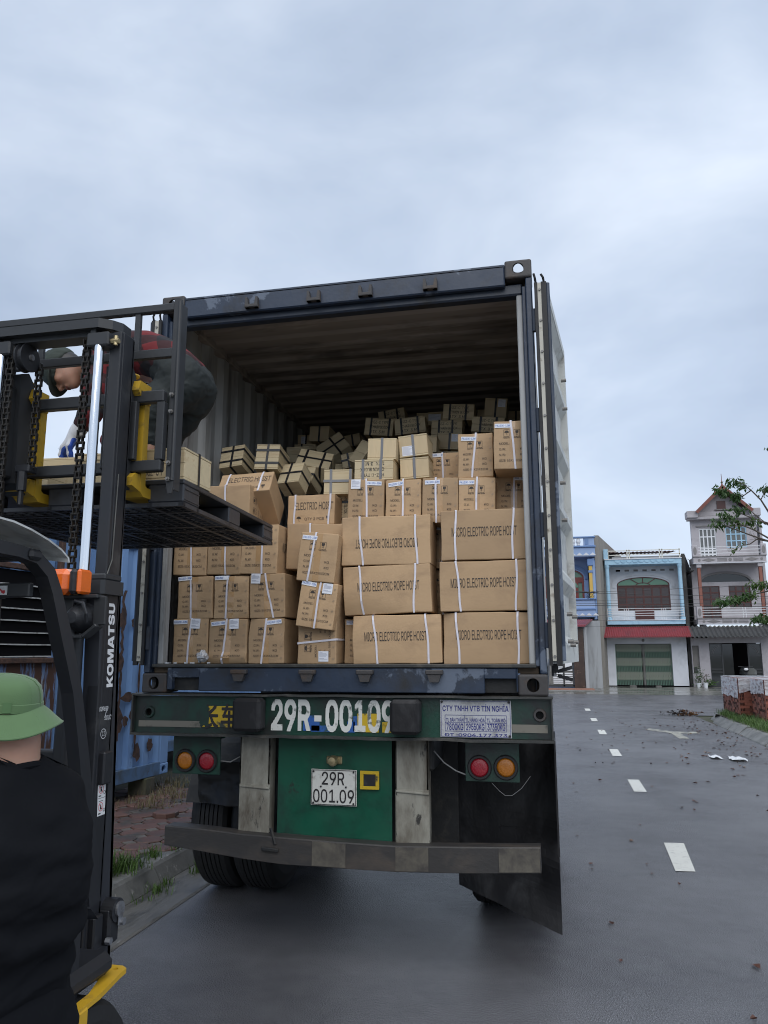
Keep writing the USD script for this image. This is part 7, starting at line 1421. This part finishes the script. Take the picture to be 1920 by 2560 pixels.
def face_bits(person, P, s=1.0):
    for sd in (1, -1):
        obj('eye', MB().tm(trimesh.creation.icosphere(2, .0098*s)).add([[0, 0, 0]]*3, [[0, 1, 2]]) if False else trimesh.Trimesh(trimesh.creation.icosphere(2, .0095*s).vertices+P(.083, .008, .031*sd), trimesh.creation.icosphere(2).faces, process=False), 'hair', person, smooth=True)
        obj('eyebrow', MB().tube([P(.090, .034, .052*sd), P(.100, .040, .034*sd), P(.101, .034, .014*sd)], .0038*s, 6), 'hair', person)
    obj('lips', MB().tube([P(.093, -.067, .022), P(.1015, -.066, .008), P(.1015, -.066, -.008), P(.093, -.067, -.022)], .0042*s, 6), 'lip', person)

# --- worker bent over the crates on the pallet
w1 = thing('person', 'person in checked shirt, dark cap and work gloves bending over crates on the raised pallet', 'person', (-1.95, -.8, 2.43))
hc = np.array([-2.555, -.80, 3.232]); HM, HP, (hf, hu, hl) = head(hc, (-.28, -.16, -.95), (-.95, 0, .30), .98)
nb = np.array([-2.37, -.80, 3.26])
sL, eL, wL = (-2.235, -.945, 3.175), (-2.245, -1.0, 2.91), (-2.325, -.99, 2.805)
sR, eR, wR = (-2.26, -.655, 3.18), (-2.30, -.60, 2.94), (-2.25, -.68, 2.74)
hpL, kL, aL = (-1.82, -.885, 3.05), (-1.985, -.93, 2.85), (-1.955, -.91, 2.50)
hpR, kR, aR = (-1.82, -.715, 3.05), (-2.02, -.66, 2.83), (-1.93, -.66, 2.50)
body = union(HM, chainm((HP(-.03, -.07, 0), .056), (nb, .060), ((-2.28, -.80, 3.25), .09)), chainm(((-2.22, -.80, 3.25), .095), ((-2.02, -.80, 3.23), .10), ((-1.84, -.80, 3.10), .10)),
             chainm((sL, .055), (eL, .042), (wL, .031)), chainm((sR, .055), (eR, .042), (wR, .031)), bone((sL, .06), (sR, .06)),
             chainm((hpL, .075), (kL, .054), ((-1.975, -.92, 2.72), .052), (aL, .036)), chainm((hpR, .075), (kR, .054), ((-1.985, -.66, 2.70), .052), (aR, .036)))
obj('body', skinmesh(body, .0065, 1), 'skin_tan', w1, smooth=True); face_bits(w1, HP, .98)
hairM = ell(HP(-.02, .012, 0), np.array([.094, .098, .079]), np.stack([hf, hu, hl], 1)) + cut(ell(HP(.075, -.01, 0), np.array([.075, .12, .13]), np.stack([hf, hu, hl], 1)))
obj('hair', skinmesh(hairM, .008, 2), 'hair', w1, smooth=True)
# checked shirt
MT['plaid'] = usdkit.material(stage, '/World/Looks/plaid', {'tc': ('texture_coordinate', {}), 'mp': ('mapping', {'scale': (7.5, 7.5, 7.5), 'rotation': (0.2, 0.35, 0.1)}), 'sx': ('separate_xyz', {}),
    **{f'f{k}': ('math', {'math_type': 'fraction'}) for k in 'xz'}, **{f'g{k}': ('math', {'math_type': 'greater_than', 'value2': .55}) for k in 'xz'}, 'ad': ('math', {'math_type': 'add'}), 'hf': ('math', {'math_type': 'multiply', 'value2': .5}),
    'r': ('rgb_ramp', {'ramp': [(0, (.13, .008, .011)), (.5, (.032, .006, .008)), (1, (.008, .007, .010))]}), 'bn': ('noise_texture', {'scale': 40.0}), 'bu': ('bump', {'distance': .001}), 'p': ('principled_bsdf', {'roughness': .85})},
    [('tc.object', 'mp.vector'), ('mp.vector', 'sx.vector'), ('sx.x', 'fx.value1'), ('sx.z', 'fz.value1'), ('fx.value', 'gx.value1'), ('fz.value', 'gz.value1'), ('gx.value', 'ad.value1'), ('gz.value', 'ad.value2'), ('ad.value', 'hf.value1'), ('hf.value', 'r.fac'), ('r.color', 'p.base_color'), ('tc.object', 'bn.vector'), ('bn.fac', 'bu.height'), ('bu.normal', 'p.normal')], surface='p.BSDF')
LR = lambda x, z, w, r: ((x, -.80-w, z), (x, -.80+w, z), r)
shirt = union(slab([LR(-2.37, 3.268, .012, .066), LR(-2.28, 3.268, .085, .090), LR(-2.17, 3.272, .085, .112), LR(-2.03, 3.262, .07, .116), LR(-1.92, 3.215, .065, .110), LR(-1.85, 3.165, .065, .104)], 5, .03),
              chainm((sL, .068), ((-2.235, -.985, 3.04), .062), (eL, .054), ((-2.285, -.995, 2.855), .046)), chainm((sR, .068), ((-2.33, -.61, 3.08), .060), (eR, .060), ((-2.345, -.65, 2.86), .048)))
obj('checked_shirt', skinmesh(shirt, .008, 2, .007, 5, 8), 'plaid', w1, smooth=True)
tro = union(slab([LR(-1.885, 3.175, .065, .104), LR(-1.825, 3.115, .075, .112), LR(-1.825, 3.04, .075, .100)], 4, .03), chainm((hpL, .100), ((-1.90, -.91, 2.965), .090), (kL, .080), ((-1.975, -.92, 2.775), .066)), chainm((hpR, .100), ((-1.90, -.69, 2.96), .090), (kR, .080), ((-1.99, -.66, 2.755), .066)), bone(((-1.785, -.87, 3.085), .088), ((-1.785, -.73, 3.085), .088)))
obj('trousers', skinmesh(tro, .008, 2, .011, 9, 9), 'trousers_olive', w1, smooth=True)
for y, (ax, ay, az) in ((-.92, aL), (-.66, aR)):
    obj('shoe', skinmesh(union(bone(((ax+.03, y, 2.468), .036), ((ax-.13, y, 2.460), .028)), bone(((ax-.05, y+.02, 2.46), .028), ((ax-.17, y+.008, 2.458), .026)), bone(((ax+.02, y, 2.47), .036), ((ax+.01, y, 2.51), .038))), .010, 5), 'shoe', w1, smooth=True)
# cap with a brim hanging down past the forehead
Rm = np.stack([hf, hu, hl], 1)
crown = ell(HP(-.012, .045, 0), np.array([.116, .094, .096]), Rm, .02) + bone((HP(-.06, .10, 0), .042), (HP(.03, .115, 0), .038), .04) + cut(ell(HP(0, -.20, 0), np.array([.3, .205, .3]), Rm))
obj('cap_crown', skinmesh(crown, .0075, 2, .005, 4, 14), 'cap_olive', w1, smooth=True)
G = np.array([[HP((.085+.075*t)*math.cos(a), .035-.030*t*math.cos(a)-.01*abs(math.sin(a)), (.085+.025*t)*math.sin(a)) for t in np.linspace(0, 1, 5)] for a in np.linspace(-1.25, 1.25, 22)]); obj('cap_brim', MB().sheet(G, .004), 'cap_olive', w1, smooth=40)
# gloves: palm plus five bent fingers
def glove(wr, d, out, thumb, s=1.0):
    d = np.array(d)/np.linalg.norm(d); o = np.array(out, float); o -= d*np.dot(o, d); o /= np.linalg.norm(o); sd = np.cross(d, o)*thumb; wr = np.array(wr)
    P = lambda a, b, c: wr+s*(d*a+sd*b+o*c)       # along, toward the thumb, back of the hand
    pal = sum([bone((P(.01, b*.55, 0), .019*s), (P(.088, b, .002), .0145*s), .014) for b in (-.032, -.011, .011, .033)], [])
    F = [chainm((P(.085, b, 0), .0125*s), (P(.085+.040*l, b*1.05, -.010), .0118*s), (P(.085+.058*l, b*1.05, -.042*l), .0112*s), (P(.085+.050*l, b*1.0, -.068*l), .0102*s), k=.004) for b, l in ((.033, .93), (.012, 1.0), (-.010, .96), (-.031, .80))]
    T = chainm((P(.028, .026, -.004), .0155*s), (P(.062, .052, -.022), .0135*s), (P(.090, .050, -.046), .0125*s), (P(.108, .040, -.062), .011*s), k=.008)
    return pal, F, T, P
for (el, wr, dv, ou, th) in ((eL, wL, (-.62, .05, -.78), (-.78, -.35, .55), -1), (eR, wR, (-.1, -.2, -.9), (-.9, 0, .2), 1)):
    pal, F, T, P = glove(wr, dv, ou, th, 1.08)
    back = union(pal, *F, T, chainm((P(-.055, 0, 0), .040), (P(-.02, 0, 0), .033), (P(.02, 0, 0), .026)))
    gm = obj('work_glove', skinmesh(back, .0045, 2), 'glove_white', w1, smooth=True)
    mv = lambda pr, d: [(q[0], q[1]+d, q[2], q[3]+d, q[4], q[5]) for q in pr]; no = np.array(ou)/np.linalg.norm(ou)
    grip = union(*[mv(m, -.0035*no+.0015*np.array(dv)) for m in F], mv(T, -.003*no), sum([bone((P(.02, b*.55, -.009), .017), (P(.088, b, -.008), .013), .012) for b in (-.032, -.011, .011, .033)], []))
    obj('rubber_grip', skinmesh(grip, .0045, 2), 'glove_blue', gm, smooth=True)

# --- bystander in the green hat, seen from behind in the foreground
w2 = thing('person', 'person in green brimmed hat and black tee seen from behind beside the forklift', 'person', (-1.28, -2.70, 0))
cx, cy = -1.283, -2.70; tilt = 0
FX, FY2 = -.985, .17
H2, P2, (f2, u2, l2) = head((cx, cy, 1.503), (FX, FY2, -.16), (-.10, 0, 1), .93)
def at2(a, b, z):  # a along facing, b toward his right
    return (cx+FX*a+FY2*b, cy+FY2*a-FX*b, z)
def rung(a, w, z, r): return (at2(a, -w, z), at2(a, w, z), r)
shn, eln, wrn = at2(-.045, -.165, 1.335), at2(-.01, -.197, 1.07), at2(.22, -.13, 1.06)
shf, elf, wrf = at2(-.045, .155, 1.335), at2(-.01, .182, 1.07), at2(.22, .13, 1.08)
def hand2(w, d, th):
    pal, F, T, _ = glove(w, d, (0, 0, 1), th); return union(pal, *F, T)
DV = np.array(at2(1, .1, 0))-np.array(at2(0, 0, 0))
body = union(H2, chainm((P2(-.035, -.05, 0), .060), (at2(-.030, 0, 1.41), .064), (at2(-.045, 0, 1.33), .075)), chainm((at2(-.055, 0, 1.25), .09), (at2(-.04, 0, 1.0), .09), (at2(-.04, 0, .86), .10)), chainm((shn, .050), (eln, .040), (wrn, .030)), chainm((shf, .046), (elf, .040), (wrf, .030)), bone((shn, .050), (shf, .046)), hand2(wrn, DV, 1), hand2(wrf, DV, -1),
             chainm((at2(-.035, .08, .86), .075), (at2(-.05, .10, .48), .055), (at2(-.09, .11, .09), .042)), chainm((at2(-.035, -.08, .86), .075), (at2(-.05, -.10, .48), .055), (at2(-.09, -.11, .09), .042)))
obj('body', skinmesh(body, .008, 1), 'skin', w2, smooth=True); face_bits(w2, P2)
R2 = np.stack([f2, u2, l2], 1)
tee = union(slab([rung(-.040, .02, 1.395, .070), rung(-.048, .095, 1.345, .076), rung(-.060, .095, 1.26, .106), rung(-.064, .085, 1.17, .120), rung(-.052, .075, 1.06, .113), rung(-.030, .070, .95, .110), rung(-.036, .075, .84, .118)]),
            chainm((shn, .066), (at2(-.035, -.185, 1.22), .066), (at2(-.01, -.195, 1.075), .062)), chainm((shf, .062), (at2(-.035, .175, 1.22), .060), (at2(-.01, .18, 1.075), .058)))
tee += cut(chainm((at2(-.02, 0, 1.55), .085), (at2(-.030, 0, 1.418), .069), (at2(.02, 0, 1.37), .055))) + cut(bone((at2(-.005, -.197, 1.045), .048), (at2(.01, -.2, .98), .055))) + cut(bone((at2(-.005, .182, 1.045), .046), (at2(.01, .185, .98), .052)))
def foldw(p): return np.clip((1.36-p[:, 2])*4, .12, 1.0)
ts = skinmesh(tee, .007, 2, .0085, 2, 5.5, (1, 1, 2.3), foldw)
pz = np.array(ts.vertices); n_ = ts.vertex_normals; w_ = np.exp(-((pz[:, 2]-1.02)/.10)**2)*.010+np.exp(-((pz[:, 2]-1.26)/.07)**2)*.006
ph = (pz[:, 2]*60 + (pz[:, 0]-cx)*34 + 5*fbm(pz*7, 3, 12)); ts.vertices = pz + n_*(w_*np.sin(ph))[:, None]
obj('black_tee', ts, 'tee_black', w2, smooth=True)
obj('collar', MB().tube([at2(-.030+.070*math.cos(a), .070*math.sin(a), 1.409-.020*math.cos(a)) for a in np.linspace(0, 2*np.pi, 40)], .009, 8), 'tee_black', w2)
legs = union(slab([rung(-.036, .07, .88, .116), rung(-.04, .08, .80, .115)], 3), chainm((at2(-.04, .095, .82), .115), (at2(-.05, .10, .48), .085), (at2(-.09, .11, .10), .070)), chainm((at2(-.04, -.095, .82), .115), (at2(-.05, -.10, .48), .085), (at2(-.09, -.11, .10), .070)))
obj('trousers', skinmesh(legs, .011, 2, .008, 3, 8), 'tee_black', w2, smooth=True)
for b in (.11, -.11): obj('shoe', skinmesh(union(bone((at2(-.13, b, .045), .044), (at2(.05, b*1.1, .036), .034)), bone((at2(-.03, b+.012, .04), .036), (at2(.08, b*1.1, .034), .032))), .009, 2), 'shoe', w2, smooth=True)
# the hat: rounded crown, band and sloping soft brim, leaning a little
hz = 1.556; HS = .90; Th = trimesh.transformations.euler_matrix(math.radians(2), math.radians(5), math.radians(-10), 'sxyz')
def hatrev(prof, n=64, wob=0.0, sx=1.10, sy=1.0):
    V = []; 
    for a in np.linspace(0, 2*np.pi, n, endpoint=False):
        V.append([(r*math.cos(a)*sx, r*math.sin(a)*sy, z+wob*r*(.5*math.sin(2*a+.7)+.5*math.sin(3*a))) for r, z in prof])
    V = np.array(V); return np.vstack([V, V[:1]])
def puthat(G): G = (G*HS) @ Th[:3, :3].T; return G + np.array([cx-.004, cy, hz])
cr = [(.094, .0), (.0935, .022), (.091, .045), (.085, .063), (.072, .077), (.050, .086), (.024, .090), (.001, .091)]
m = MB().sheet(puthat(hatrev(cr)), .003); ht = obj('hat_crown', m, 'hat_green', w2, smooth=50)
brp = [(.0935, .004), (.100, .000), (.112, -.010), (.126, -.024), (.140, -.037), (.147, -.043)]
obj('hat_brim', MB().sheet(puthat(hatrev(brp, wob=.10)), .004), 'hat_green', w2, smooth=50)
obj('hat_band', MB().sheet(puthat(hatrev([(.0965, .001), (.0968, .010), (.0962, .021), (.0945, .0215)])), .002), 'hat_green', ht, smooth=50)
for a in (.35, 1.92, 3.49, 5.06): obj('hat_seam', MB().tube(puthat(np.array([((r+.002)*1.12*math.cos(a), (r+.002)*math.sin(a), z+.001) for r, z in cr])), .0009, 5), 'hat_seam', ht)
obj('brim_hem', MB().tube(puthat(hatrev([brp[-1]], wob=.10)[:, 0]), .0032, 6), 'hat_green', ht)
obj('vent_patch', MB().sheet(puthat(np.array([[(.0965*1.12*math.cos(a), .0965*math.sin(a), z) for a in np.linspace(-.78, -.58, 6)] for z in (.004, .012, .022, .030)])), .003), 'hat_seam', ht)
